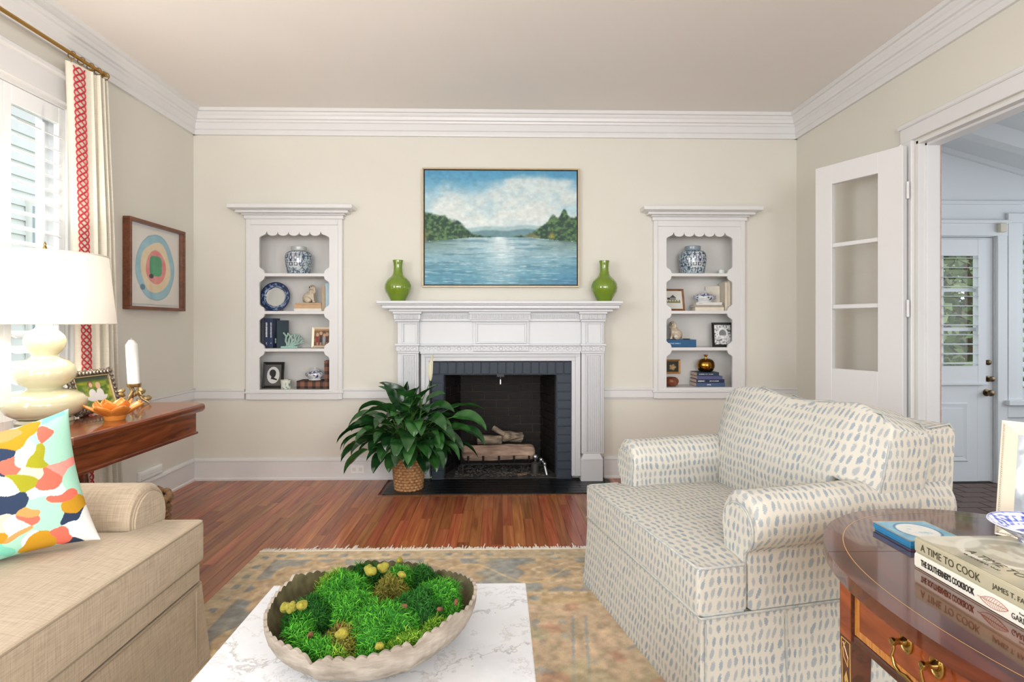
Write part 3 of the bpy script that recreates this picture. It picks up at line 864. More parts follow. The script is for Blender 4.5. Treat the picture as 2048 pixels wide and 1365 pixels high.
rosettes(796, 834, 4.51, 4); rosettes(842, 944, 4.54, 10); rosettes(949, 1055, 4.525, 11); rosettes(1060, 1160, 4.54, 10); rosettes(1166, 1208, 4.51, 4)
obj('rosette_carving', g, M_mantel, man, 50, kind='stuff')
# inner architrave around the brick
for nm, rr in (('architrave_top', [(842, 1161, 707, 713, 4.562), (846, 1157, 713, 722.5, 4.575), (846, 1157, 712, 714.5, 4.555)]),
               ('architrave_side', [(842, 850, 706, 953, 4.560, YB - .001), (850, 858, 722.4, 953, 4.575)]),
               ('architrave_side', [(1151, 1161, 706, 953, 4.560), (1143.5, 1151, 722.4, 953, 4.575)])):
    mpart(nm, rr)
for a, b, s in ((795, 837, 1), (1163, 1208, -1)):
    pl = mpart('pilaster', [(a, b, 706, 908, 4.535)])
    g = G()
    ia, ib = a + 8, b - 4
    for r in ((ia, ib, 708.5, 711.5), (ia, ia + 3, 711.5, 905), (ib - 3, ib, 711.5, 905)):
        fbox(g, *r, 4.521, 4.536, .002)
    obj('panel_moulding', g, M_mantel, pl)
    for k in range(7):
        p = ia + 5.0 + (ib - ia - 10) * k / 6
        u = aty(p, 714, 4.535); w_ = aty(p, 903, 4.535)
        obj('flute', G().tube([(u.x, 4.534, w_.z), (u.x, 4.534, u.z)], .0052, 8), M_mantel, pl, 50)
    x0, x1 = aty(a - 1, 930, 4.52).x, aty(b - 2, 930, 4.52).x
    g = G().box(x0, x1, 4.52, YB - .001, .002, .178, .002)
    g.loft([[(x0 - .004, 4.516, .178), (x1 + .004, 4.516, .178), (x1 + .004, YB - .001, .178), (x0 - .004, YB - .001, .178)], [(x0 + .004, 4.518, .186), (x1 - .004, 4.518, .186), (x1 - .004, YB - .001, .186), (x0 + .004, YB - .001, .186)],
            [(x0 + .022, 4.535, .222), (x1 - .022, 4.535, .222), (x1 - .022, YB - .001, .222), (x0 + .022, YB - .001, .222)]])
    obj('plinth', g, M_mantel, man)

# --- brick face, firebox and hearth
M_bface = mat('painted_brick', '#2e3a48', .35, var=.12, vscale=9, bump=.5, bscale=45, bdist=.004)
M_mortar = mat('painted_mortar', '#49525c', .6)
M_soot = mat('sooty_brick', '#0b0908', .65, c2='#1e1612', vscale=3, bump=.5, bscale=40, bdist=.004)
M_sootm = mat('sooty_mortar', '#5a5047', .9, c2='#0f0d0c', vscale=3.0)
M_hearth = mat('hearth_brick', '#101216', .3, var=.2, vscale=10, bump=.35, bscale=50, bdist=.003)
fp = thing('fireplace', 'dark painted brick fireplace with sooty firebox and black hearth', 'fireplace', (.02, 4.62, 0))
OX0, OX1, OZ1 = aty(887.5, 800, 4.60).x, aty(1113, 800, 4.60).x, aty(1000, 750, 4.60).z
BX0, BX1, BZ1 = -.545, .592, .958
YFACE = 4.60
fb = to_mesh('brick', G().box(-.5, .5, -.5, .5, -.5, .5, .045), M_bface)
def brick(me, parent, x0, x1, y0, y1, z0, z1, gap=.004):
    piece('brick', me, parent, ((x0 + x1) / 2, (y0 + y1) / 2, (z0 + z1) / 2), (x1 - x0 - gap, y1 - y0, z1 - z0 - gap))
sur = obj('brick_surround', G().box(BX0, OX0, YFACE + .008, 4.74, .0, BZ1).box(OX1, BX1, YFACE + .008, 4.74, .0, BZ1).box(OX0, OX1, YFACE + .008, 4.74, OZ1, BZ1), M_mortar, fp)
ns = 17
for i in range(ns):
    brick(fb, sur, BX0 + (BX1 - BX0) * i / ns, BX0 + (BX1 - BX0) * (i + 1) / ns, YFACE, YFACE + .1, OZ1 + .002, BZ1)
nc = 12
for i in range(nc):
    z0, z1 = .012 + (OZ1 - .01) * i / nc, .012 + (OZ1 - .01) * (i + 1) / nc
    brick(fb, sur, BX0, OX0, YFACE, YFACE + .1, z0, z1); brick(fb, sur, OX1, BX1, YFACE, YFACE + .1, z0, z1)
# firebox shell: splayed sides
YBK = 5.10
RX0, RX1 = -.345, .372
fbx = obj('firebox', G().box(RX0 - .02, RX1 + .02, YBK + .01, YBK + .1, 0, 1.0)
          .prism([(OX0 - .012, 4.73), (RX0 - .012, YBK + .02), (RX0 - .13, YBK + .02), (OX0 - .13, 4.73)], 'z', 0, 1.0)
          .prism([(OX1 + .012, 4.73), (RX1 + .012, YBK + .02), (RX1 + .13, YBK + .02), (OX1 + .13, 4.73)], 'z', 0, 1.0)
          .box(OX0 - .1, OX1 + .1, 4.66, YBK + .1, .93, 1.0), M_sootm, fp)
sb = to_mesh('brick', G().box(-.5, .5, -.5, .5, -.5, .5, .03), M_soot)
ch = .0725
for i in range(13):
    z0 = i * ch
    off = -.11 if i % 2 else 0
    x_ = RX0 + off
    while x_ < RX1:
        a, b = max(x_, RX0), min(x_ + .215, RX1)
        if b - a > .03: brick(sb, fbx, a, b, YBK, YBK + .05, z0, z0 + ch, .007)
        x_ += .215
    for s, (p, q) in enumerate((((OX0, 4.74), (RX0, YBK)), ((OX1, 4.74), (RX1, YBK)))):
        p, q = Vector((*p, 0)), Vector((*q, 0)); L = (q - p).length; e = (q - p) / L
        t = -.09 if i % 2 else 0
        while t < L:
            a, b = max(t, 0), min(t + .2, L)
            if b - a > .03:
                c = p + e * (a + b) / 2
                nrm = Vector((e.y, -e.x, 0)) * (1 if s else -1)
                c = c + nrm * .022
                piece('brick', sb, fbx, (c.x, c.y, z0 + ch / 2), (b - a - .007, .05, ch - .007), (0, 0, math.atan2(e.y, e.x)))
            t += .2
# hearth: black bricks flush with the floor
hb = to_mesh('brick', G().box(-.5, .5, -.5, .5, -.5, .5, .02), M_hearth)
hea = obj('hearth', G().box(HX0, HX1, HY0, 4.66, -.02, .001).box(OX0 - .02, OX1 + .02, 4.6, YBK + .02, -.02, .006), mat('hearth_mortar', '#0f1012', .5), fp)
rows = 6
for i in range(rows):
    ya, yb = HY0 + (4.60 - HY0) * i / rows, HY0 + (4.60 - HY0) * (i + 1) / rows
    x_ = HX0 - (.105 if i % 2 else 0)
    while x_ < HX1:
        a, b = max(x_, HX0), min(x_ + .212, HX1)
        if b - a > .03:
            piece('brick', hb, hea, ((a + b) / 2, (ya + yb) / 2, -.002), (b - a - .004, yb - ya - .004, .018))
        x_ += .212
# ash bed
g = G()
q = np.random.default_rng(5)
for i in range(700):
    x_, y_ = q.uniform(-.36, .40), q.uniform(4.655, 5.05)
    s = q.uniform(.004, .012)
    g.sphere((x_, y_, .010 + s * .3), (s * q.uniform(.7, 1.5), s, s * .7), 5, 3)
ash = obj('ash_bed', g, mat('cinders', '#3a3836', .9, c2='#6d6863', vscale=25), fp, kind='stuff')
obj('ash_layer', G().box(OX0, OX1, 4.615, YBK, .004, .0125), mat('ash_layer', '#4c4a48', .95, c2='#2a2928', vscale=14), fp)
# damper handle
c = aty(1001, 752, 4.66)
dm = obj('damper_handle', G().tube([(c.x, 4.66, .93), (c.x, 4.655, c.z - .035), (c.x, 4.648, c.z - .062)], [.005, .006, .004], 8).box(c.x - .03, c.x + .03, 4.65, 4.7, c.z - .008, c.z + .06), M_black, fp, 50)
obj('handle_tip', G().tube([(c.x, 4.645, c.z - .03), (c.x, 4.642, c.z - .068)], [.006, .007], 8), mat('bright_metal', '#e8e8e6', .25, .6), fp, 50)

# --- log set
M_log = mat('ceramic_log', '#c6aa96', .9, c2='#7c6455', vscale=26, stretch=(.25, 1, 1), bump=1.0, bscale=40, bdist=.012)
M_log2 = mat('ceramic_log_pale', '#b9a892', .9, c2='#5f5247', vscale=30, stretch=(.3, 1, 1), bump=1.0, bscale=45, bdist=.012)
def log(name, label, a, b, r, m, seed, taper=.9):
    a, b = Vector(a), Vector(b); qq = np.random.default_rng(seed)
    e = (b - a).normalized(); L = (b - a).length
    u = e.orthogonal().normalized(); v = e.cross(u); rings = []
    n = 60; ph = qq.uniform(0, 6.28, 6)
    for i in range(n + 1):
        t = i / n
        k = 1 - (1 - taper) * t
        cap = min(1, math.sqrt(max(0, 1 - max(0, (abs(t - .5) * 2 - .88) / .12) ** 2)) * .75 + .25)
        ring = []
        for j in range(40):
            an = 2 * math.pi * j / 40
            rr = r * k * cap * (1 + .07 * math.sin(3 * an + ph[0] + 2 * t) + .05 * math.sin(7 * an + ph[1] + 5 * t) + .04 * math.sin(9 * t + ph[2] + an) + .16 * (float(fbm(np.array([t * 5 + seed]), np.array([6 * math.cos(an) + 3 * math.sin(an)]), 3, seed)[0]) - .5) + .10 * (float(fbm(np.array([t * 9.]), np.array([an * 6.]), 2, seed + 5)[0]) - .5))
            ring.append(tuple(a + e * L * t + (u * math.cos(an) + v * math.sin(an)) * rr))
        rings.append(ring)
    o = obj(name, G().loft(rings), m, None, 60)
    return tag(o, label, 'log', 'gas logs in the firebox')
log('fire_log', 'long split bark log lying across the front of the grate', (-.315, 4.80, .178), (.305, 4.80, .178), .062, M_log, 1, 1.)
log('fire_log', 'short pale log lying behind at the left under the branch log', (-.19, 4.89, .268), (.03, 4.88, .268), .042, M_log2, 2)
log('fire_log', 'forked pale log resting crosswise on top of the others', (.03, 4.84, .305), (.20, 4.93, .282), .046, M_log2, 3)
log('fire_log', 'thin grey branch stub angled up over the stacked logs', (-.055, 4.86, .375), (.05, 4.83, .32), .022, M_log2, 4)
gr = thing('fire_grate', 'black iron grate holding the logs', 'grate', (0, 4.82, 0.013))
for x_ in (-.255, -.13, .0, .125, .25):
    obj('bar', G().tube([(x_, 4.95, .105), (x_, 4.74, .105), (x_, 4.722, .115), (x_, 4.722, .165)], .0085, 6), M_black, gr)
obj('front_rail', G().tube([(-.30, 4.735, .012), (-.30, 4.735, .09), (-.285, 4.735, .095), (.275, 4.735, .095), (.29, 4.735, .09), (.29, 4.735, .012)], .007, 6), mat('grate_steel', '#4c4b4a', .5, .6), gr, 50)
obj('back_rail', G().tube([(-.28, 4.95, .012), (-.28, 4.95, .097), (.27, 4.95, .097), (.27, 4.95, .012)], .008, 6), M_black, gr)
vl = thing('gas_valve', 'steel gas valve with chrome fitting beside the logs', 'valve', (.335, 4.72, .012))
M_chrome = mat('dull_chrome', '#b9bcc0', .25, .9)
obj('body', G().tube([(.30, 4.74, .013), (.30, 4.74, .10)], .035, 14).tube([(.30, 4.74, .10), (.30, 4.74, .115)], [.03, .01], 14), mat('valve_grey', '#55534f', .5, .5), vl, 50)
obj('knob', G().sphere((.303, 4.742, .152), .026, 14, 8).tube([(.303, 4.742, .11), (.303, 4.742, .14)], .008, 8), M_chrome, vl, 180)
obj('hose', G().tube([(.335, 4.76, .09), (.36, 4.74, .125), (.375, 4.72, .10), (.385, 4.70, .06), (.395, 4.68, .014)], .013, 10), M_chrome, vl, 60)
obj('fitting', G().sphere((.352, 4.735, .128), .02, 10, 6).sphere((.378, 4.71, .10), .017, 10, 6), M_chrome, vl, 180)
lf = obj('leaf_fragment', G().sphere((.19, 4.70, .018), (.045, .02, .006), 10, 5), mat('dry_bark', '#a47a5a', .8, var=.3, vscale=30)); tag(lf, 'tan scrap of dry bark on the firebox floor', 'bark')

# ================================================================== ON THE MANTEL: painting and vases
pY = 4.605
a, b = aty(844, 335, pY), aty(1159, 575, pY)
pc = ((a.x + b.x) / 2, pY, b.z)
pt = thing('landscape_painting', 'framed lake landscape painting with wooded shores above the mantel', 'painting', pc)
M_pframe = mat('pale_gold_frame', '#bfae90', .4, .2, var=.06, vscale=20)
fw = .012
obj('frame', G().box(a.x, b.x, pY, YB - .002, a.z - fw, a.z, .002).box(a.x, b.x, pY, YB - .002, b.z, b.z + fw, .002).box(a.x, a.x + fw, pY, YB - .002, b.z + fw, a.z - fw, .002).box(b.x - fw, b.x, pY, YB - .002, b.z + fw, a.z - fw, .002), M_pframe, pt)
obj('backing', G().box(a.x + fw, b.x - fw, 4.636, 4.646, b.z + fw, a.z - fw), M_black, pt)
cx0, cx1, cz0, cz1 = a.x + fw + .010, b.x - fw - .010, b.z + fw + .010, a.z - fw - .010
obj('canvas', G().box(cx0, cx1, pY + .008, 4.637, cz0, cz1), mat('canvas_edge', '#5f8ba0', .7), pt)
def landscape(U, V):
    hz = .415                                        # waterline
    n1 = fbm(U * 3.2 + 3, V * 4.5, 5, 1); n2 = fbm(U * 7, V * 9 + 2, 5, 5); n3 = fbm(U * 40, V * 40, 3, 9)
    t = np.clip((V - hz) / (1 - hz), 0, 1)
    blue = mixc(hexv('#a9c9d3'), hexv('#4f93b8'), sstep(.35, 1.0, t + (n1 - .5) * .3))
    cl = sstep(.36, .74, n1 * .65 + n2 * .35 + .30 * np.exp(-((t - .42) / .30) ** 2) + .10 * np.exp(-((U - .78) / .16) ** 2 - ((t - .62) / .14) ** 2) + .10 * np.exp(-((U - .56) / .1) ** 2 - ((t - .80) / .07) ** 2) - .05 - .2 * sstep(.82, 1., t))
    cloud = mixc(hexv('#bccfd4'), hexv('#dfe2dc'), sstep(.35, .7, n2 + .12 * (U > .45)))
    C = mixc(blue, cloud, cl * .80)
    C = mixc(C, hexv('#d7e1e0'), np.exp(-((t - .13) / .16) ** 2) * .75)
    # far hills
    h2 = hz + .045 + .035 * np.exp(-((U - .66) / .16) ** 2) + .02 * np.exp(-((U - .40) / .1) ** 2) + .012 * (fbm(U * 9, U * 0, 3, 2) - .5)
    C = mixc(C, hexv('#7fa5ab'), sstep(.012, -.012, V - h2 - .03) * (V > hz) * .6)
    C = mixc(C, hexv('#557a84'), sstep(.01, -.01, V - h2 + .006) * (V > hz) * .75)
    # tree masses
    rag = (fbm(U * 26, V * 22, 4, 3) - .5)
    hl = hz + .005 + .19 * sstep(.34, .10, U) + .03 * sstep(.50, .24, U) + .05 * (fbm(U * 13 + 1, U * 0, 3, 21) - .5) * sstep(.4, .1, U) * 3
    hr = hz + .005 + .20 * sstep(.66, .93, U) + .03 * sstep(.55, .75, U) + .05 * (fbm(U * 12 + 7, U * 0, 3, 31) - .5) * sstep(.6, .9, U) * 3
    tl = sstep(.016, -.016, V - hl + rag * .05) * (V > hz - .035 * sstep(.36, .0, U)) * sstep(.50, .44, U)
    tr = sstep(.016, -.016, V - hr + rag * .05) * (V > hz - .035 * sstep(.64, 1., U)) * sstep(.55, .62, U)
    tree = mixc(hexv('#1f3d2f'), hexv('#567a48'), sstep(.35, .72, fbm(U * 60, V * 50, 4, 8)))
    tree = mixc(tree, hexv('#7c7a52'), sstep(.55, .7, fbm(U * 10, V * 12, 3, 14)) * sstep(hz + .10, hz - .03, V))
    tree = mixc(tree, hexv('#b39a3e'), np.exp(-((U - .835) / .018) ** 2 - ((V - .43) / .028) ** 2) * .8)
    C0 = C
    C = mixc(C, tree, np.clip(tl + tr, 0, 1) * .96)
    # water
    st = fbm(U * 6, V * 60, 4, 11); st2 = fbm(U * 14 + 5, V * 150, 3, 12)
    w = np.clip((hz - V) / hz, 0, 1)
    W = mixc(hexv('#a3c0c8'), hexv('#5b93a8'), sstep(.05, .9, w))
    W = mixc(W, hexv('#44778f'), sstep(.5, .72, st) * .5)
    W = mixc(W, hexv('#c9dbe0'), sstep(.60, .78, st2) * .55)
    W = mixc(W, hexv('#e3ecec'), np.exp(-((U - .5 + .03 * (st - .5)) / (.045 + .12 * w)) ** 2) * (.75 - .55 * w) * (.5 + st2))
    refl = np.clip(sstep(.42, .02, U) * sstep(.5, .06, w) + sstep(.6, .98, U) * sstep(.5, .06, w), 0, 1)
    W = mixc(W, hexv('#3c5a4c'), refl * (.55 + .5 * (st - .5)) * .95)
    W = mixc(W, hexv('#2d6ca3'), sstep(.7, 1., U) * sstep(.55, 1., w) * .35)
    wm = (V < hz - .036 * (sstep(.36, .0, U) + sstep(.64, 1., U)) + .004 * (st - .5)).astype(float)
    C = mixc(C, W, wm)
    return np.clip(C * (1 + (n3 - .5)[..., None] * .16), 0, 1)
colour_grid('painted_surface', landscape, lambda U, V: (cx0 + (cx1 - cx0) * U, pY + .0072 + 0 * U, cz0 + (cz1 - cz0) * V), 300, 226, mat_vcol('oil_paint', .5, .35, bump=.15, bscale=160), pt)

M_vase = mat('lime_glaze', '#6f8a22', .08, var=.06, vscale=10, coat=.7)
vprof = [(.001, 0), (.052, 0), (.056, .004), (.062, .018), (.080, .045), (.098, .075), (.1055, .105), (.103, .132), (.092, .158), (.074, .18), (.056, .196), (.045, .208), (.039, .222), (.035, .245), (.034, .27), (.036, .30), (.0415, .322), (.041, .326), (.037, .322), (.031, .30), (.029, .25), (.001, .2)]
def vase(px, label):
    p = aty(px, 602, 4.525); 
    o = obj('vase', G().lathe(vprof, 40), M_vase, None, 40)
    o.location = (p.x, 4.525, bpy.data.objects['mantelpiece'] and SHELF_Z)
    return tag(o, label, 'vase', 'lime green bottle vases on the mantel')
SHELF_Z = aty(1000, 602, 4.40).z
vase(796, 'glossy lime green bottle vase on the left end of the mantel shelf')
vase(1208.5, 'glossy lime green bottle vase on the right end of the mantel shelf')

# ================================================================== BUILT-IN BOOKCASES
YFR = 4.628        # front of the face frame
def compartments(px0, px1, tops, arcs):
    return None
def bookcase(label, px0, px1, fx0, fx1, sp0, sp1, n_sc, shelf_py, bot_py, top_py):
    """opening px0..px1, frame fx0..fx1, scallop cusps from sp0 to sp1"""
    X = lambda p, y=620: aty(p, y, YFR).x
    Z = lambda y: aty((px0 + px1) / 2, y, YFR).z
    x0, x1, f0, f1 = X(px0), X(px1), X(fx0), X(fx1)
    zt, zb = Z(top_py), Z(bot_py)
    bc = thing('built_in_bookcase', label, 'bookcase', ((x0 + x1) / 2, YFR, NZ0))
    shelves = [Z(p) for p in shelf_py]            # top surface of each shelf
    TH = .024
    r = .042
    def corner(cx, cz, sx, sz):
        # concave-convex bracket corner: straight, small step, quarter arc
        pts = [(0, r * 1.3), (r * .10, r * 1.12), (r * .26, r * 1.02)]
        for t in np.linspace(.15, math.pi / 2, 7):
            pts.append((r * .12 + r * .86 * math.sin(t), r * .92 * math.cos(t) + r * .02))
        pts += [(r * 1.0, 0)]
        return [(cx + sx * a, cz + sz * b) for a, b in pts]
    holes = []
    def hole(z0, z1, scallop, plain_bottom):
        P = []
        if plain_bottom: P += [(x0, z0), (x1, z0)]
        else: P += corner(x0, z0, 1, 1) + corner(x1, z0, -1, 1)[::-1]
        if not scallop:
            P += corner(x1, z1, -1, -1) + corner(x0, z1, 1, -1)[::-1]
        else:
            c0, c1 = X(sp0), X(sp1)
            ze = z1 - .052
            P += [(x1, ze), (x1 - .012, ze + .012), (x1 - .028, ze + .018), (c1 + .012, ze + .03), (c1, z1)]
            for i in range(n_sc - 1, -1, -1):
                a, b = c0 + (c1 - c0) * i / n_sc, c0 + (c1 - c0) * (i + 1) / n_sc
                for t in np.linspace(0, math.pi, 9)[1:]:
                    P.append(((a + b) / 2 + (b - a) / 2 * math.cos(t), z1 - .036 * math.sin(t) ** .75))
            P += [(c0 - .012, ze + .03), (x0 + .028, ze + .018), (x0 + .012, ze + .012), (x0, ze)]
        return P
    lv_ = [zb] + shelves[::-1]
    for i in range(4):
        z0 = lv_[i] + (0 if i else .0)
        z1 = (lv_[i + 1] - TH) if i < 3 else zt
        holes.append(hole(z0, z1, i == 3, i == 0))
    outer = [(f0 + .035, NZ0 - .012), (f1 - .035, NZ0 - .012), (f1 - .035, NZ1 + .02), (f0 + .035, NZ1 + .02)]
    FM = basis((0, YFR + .0, 0), (1, 0, 0), (0, 0, 1), (0, -1, 0))
    curve_mesh('face_frame', [outer] + holes, .020, M_trim, Matrix.Translation((0, .020, 0)) @ FM, bc)
    # frame moulding, sill and crown
    obj('side_stile', G().box(f0, f0 + .036, YFR - .008, YB, NZ0 - .05, NZ1 + .04, .004), M_trim, bc)
    obj('side_stile', G().box(f1 - .036, f1, YFR - .008, YB, NZ0 - .05, NZ1 + .04, .004), M_trim, bc)
    obj('top_rail', G().box(f0 + .036, f1 - .036, YFR - .008, YB, NZ1 - .012, NZ1 + .04, .004), M_trim, bc)
    obj('sill', G().box(f0, f1, YFR - .006, YB, .648, NZ0 + .02, .004).box(f0 - .01, f1 + .01, YFR - .014, YB, .700, .716, .003), M_trim, bc)
    cz = NZ1 + .035
    g = G()
    for o, za, zb_ in ((.012, 0, .03), (.028, .03, .042), (.060, .042, .062), (.105, .070, .104)):
        g.box(f0 - o, f1 + o, YFR - .008 - o, YB, cz + za, cz + zb_, .004)
    g.loft([[(f0 - .06, YFR - .068, cz + .062), (f1 + .06, YFR - .068, cz + .062), (f1 + .06, YB, cz + .062), (f0 - .06, YB, cz + .062)],
            [(f0 - .09, YFR - .098, cz + .072), (f1 + .09, YFR - .098, cz + .072), (f1 + .09, YB, cz + .072), (f0 - .09, YB, cz + .072)]])
    obj('crown', g, M_trim, bc)
    # carcass
    n0, n1 = (NL0, NL1) if x0 < 0 else (NR0, NR1)
    YBK_ = 4.885
    obj('back_panel', G().box(n0 + .001, n1 - .001, YBK_, YBK_ + .012, NZ0 + .001, NZ1 - .001), M_niche, bc)
    for a, b in ((n0 + .001, n0 + .011), (n1 - .011, n1 - .001)):
        obj('side_panel', G().box(a, b, YFR + .021, YBK_, NZ0 + .001, NZ1 - .001), M_niche, bc)
    for z in shelves:
        obj('shelf', G().box(n0 + .0115, n1 - .0115, YFR + .0205, YBK_, z - TH + .002, z - .0005, .002), M_trim, bc)
    obj('bottom_shelf', G().box(n0 + .0115, n1 - .0115, YFR + .0205, YBK_, NZ0 + .002, zb - .0005), M_trim, bc)
    obj('top_panel', G().box(n0 + .0115, n1 - .0115, YFR + .0205, YBK_, zt + .002, NZ1 - .002), M_niche, bc)
    return shelves + [zb]
LS = bookcase('white scallop-topped bookcase niche left of the fireplace', 518.5, 658.5, 492, 685, 534, 641, 5, (547, 622.5, 697.5), 780, 463)
RS = bookcase('white scallop-topped bookcase niche right of the fireplace', 1333, 1465, 1307, 1490, 1348, 1449.5, 5, (547, 622, 695.5), 775.5, 465)

# ------------------------------------------------------------------ things on the shelves
def ginger_jar(label, p0, p1, z, Y, face, seed, neck_white):
    x0, x1 = aty(p0, 520, Y).x, aty(p1, 520, Y).x
    R_ = (x1 - x0) / 2; cx = (x0 + x1) / 2; Hh = R_ * 2.10
    prof = [(.0, 0), (.80, 0), (.82, .02), (.90, .20), (.97, .38), (1.0, .55), (.985, .66), (.93, .745), (.82, .80), (.66, .835), (.56, .85), (.555, .86), (.575, .90), (.58, .985), (.56, 1.0), (.50, .99), (.49, .9), (.3, .85)]
    rs = np.array([p[0] for p in prof]) * R_; zs = np.array([p[1] for p in prof]) * Hh
    tt = np.linspace(0, 1, len(prof))
    body = np.interp(np.linspace(0, 1, 91), tt, rs); bz = np.interp(np.linspace(0, 1, 91), tt, zs)
    def pos(U, V):
        r = np.interp(V, tt, rs); zz = np.interp(V, tt, zs); a = U * 2 * np.pi
        return cx + r * np.cos(a), Y + r * np.sin(a), z + zz
    def paint(U, V):
        zz = np.interp(V, tt, zs) / Hh
        s = U * 2 * math.pi * 1.0; 
        n = fbm(U * 46 + seed, zz * 17, 3, seed)
        sc = np.abs(np.sin(U * 70 + 5 * fbm(U * 22, zz * 9, 2, seed + 3)) * np.sin(zz * 34 + 6 * fbm(U * 20, zz * 11, 2, seed + 4)))
        C = mixc(hexv('#3d4f66'), hexv('#b9c6cc'), sstep(.32, .62, sc * .55 + n * .55))
        # panel with the doubled character, facing the room
        du = (U - face) * 2 * math.pi; dz = zz - .5
        inp = (np.abs(du) < .40) & (zz > .24) & (zz < .76)
        u = (du + .40) / .80; v = (zz - .24) / .52
        blk = np.zeros_like(U, dtype=bool)
        for ox in (.05, .53):
            for (a, b, c, d) in ((.0, .42, .86, .91), (.16, .26, .78, .99), (.04, .38, .76, .80), (.03, .11, .52, .72), (.31, .39, .52, .72), (.03, .39, .68, .72), (.03, .39, .52, .56),
                                 (.0, .42, .42, .47), (.12, .30, .38, .50), (.03, .11, .08, .32), (.31, .39, .08, .32), (.03, .39, .28, .32), (.03, .39, .08, .13)):
                blk |= (u > ox + a) & (u < ox + b) & (v > c) & (v < d)
        C = np.where(inp[..., None], hexv('#cfd6d8'), C)
        C = np.where((inp & blk)[..., None], hexv('#27355f'), C)
        nk = sstep(.845, .855, zz)
        C = mixc(C, hexv('#b9beba') if neck_white else hexv('#8b9aa6'), nk)
        C = mixc(C, hexv('#4a5f72'), ((zz > .80) & (zz < .845)).astype(float) * .7)
        C = mixc(C, hexv('#4d5d70'), ((zz < .03)).astype(float))
        return C
    o = colour_grid('ginger_jar', paint, pos, 220, 120, M_glaze, None, 60)
    o.name = 'ginger_jar'
    return tag(o, label, 'jar', 'blue and white ginger jars')
ginger_jar('blue and white ginger jar with pale neck on the left bookcase top shelf', 571, 624.5, LS[0], 4.76, .735, 3, True)
ginger_jar('blue and white ginger jar with dark rim on the right bookcase top shelf', 1358.5, 1412, RS[0], 4.76, .755, 8, False)

def book(label, M, L, D, T_, cover, text=None, page=None, group=None, cover_mat=None, tcol='#e8e6df', pages=True):
    """local: x along the spine, y inwards from the spine, z thickness"""
    m = cover_mat or mat('book_cover', cover, .5, var=.05, vscale=30)
    bk = thing('book', label, 'book', M @ Vector((L / 2, D / 2, 0)), group)
    ct = .0022
    g = G().box(0, L, 0, D, 0, ct).box(0, L, 0, D, T_ - ct, T_).box(0, L, 0, ct, ct, T_ - ct)
    c = obj('cover', g.xf(M), m, bk)
    obj('pages', G().box(.003, L - .003, ct, D - .004, ct, T_ - ct).xf(M), page or M_paper, bk)
    if text:
        for (t, x, sz, fit) in text:
            q = random.Random(int(x * 1000) + int(L * 999)); g = G(); xx = x
            while xx < x + fit:                      # print too small to read in the photograph: bare strokes
                w = q.uniform(.0016, .0042)
                if q.random() < .86: g.box(xx, xx + w, -.0004, .0001, T_ / 2 - sz * q.uniform(.22, .36), T_ / 2 + sz * q.uniform(.22, .36))
                xx += w + .0009
            obj('spine_print', g.xf(M), mat('spine_print', tcol, .5), c)
    return bk
def upright(p0, p1, q1, zbase, Y, D, turn=0.):
    """matrix, length, thickness for a standing book with its spine to the room"""
    x0, x1 = aty(p0, q1, Y).x, aty(p1, q1, Y).x
    L = aty((p0 + p1) / 2, q1, Y).z - zbase
    M = basis((x1, Y, zbase + L), (0, 0, -1), (0, 1, 0), (-1, 0, 0))       # spine text reads downwards
    if turn: M = Matrix.Translation((x0, Y, 0)) @ Matrix.Rotation(R(turn), 4, 'Z') @ Matrix.Translation((-x0, -Y, 0)) @ M
    return M, L, x1 - x0
def lying(p0, p1, q0, zb, Y, turn=0.):
    x0, x1 = aty(p0, q0, Y).x, aty(p1, q0, Y).x
    M = Matrix.Translation((x0, Y, zb)) @ Matrix.Rotation(R(turn), 4, 'Z')
    return M, x1 - x0
E_ = .0006
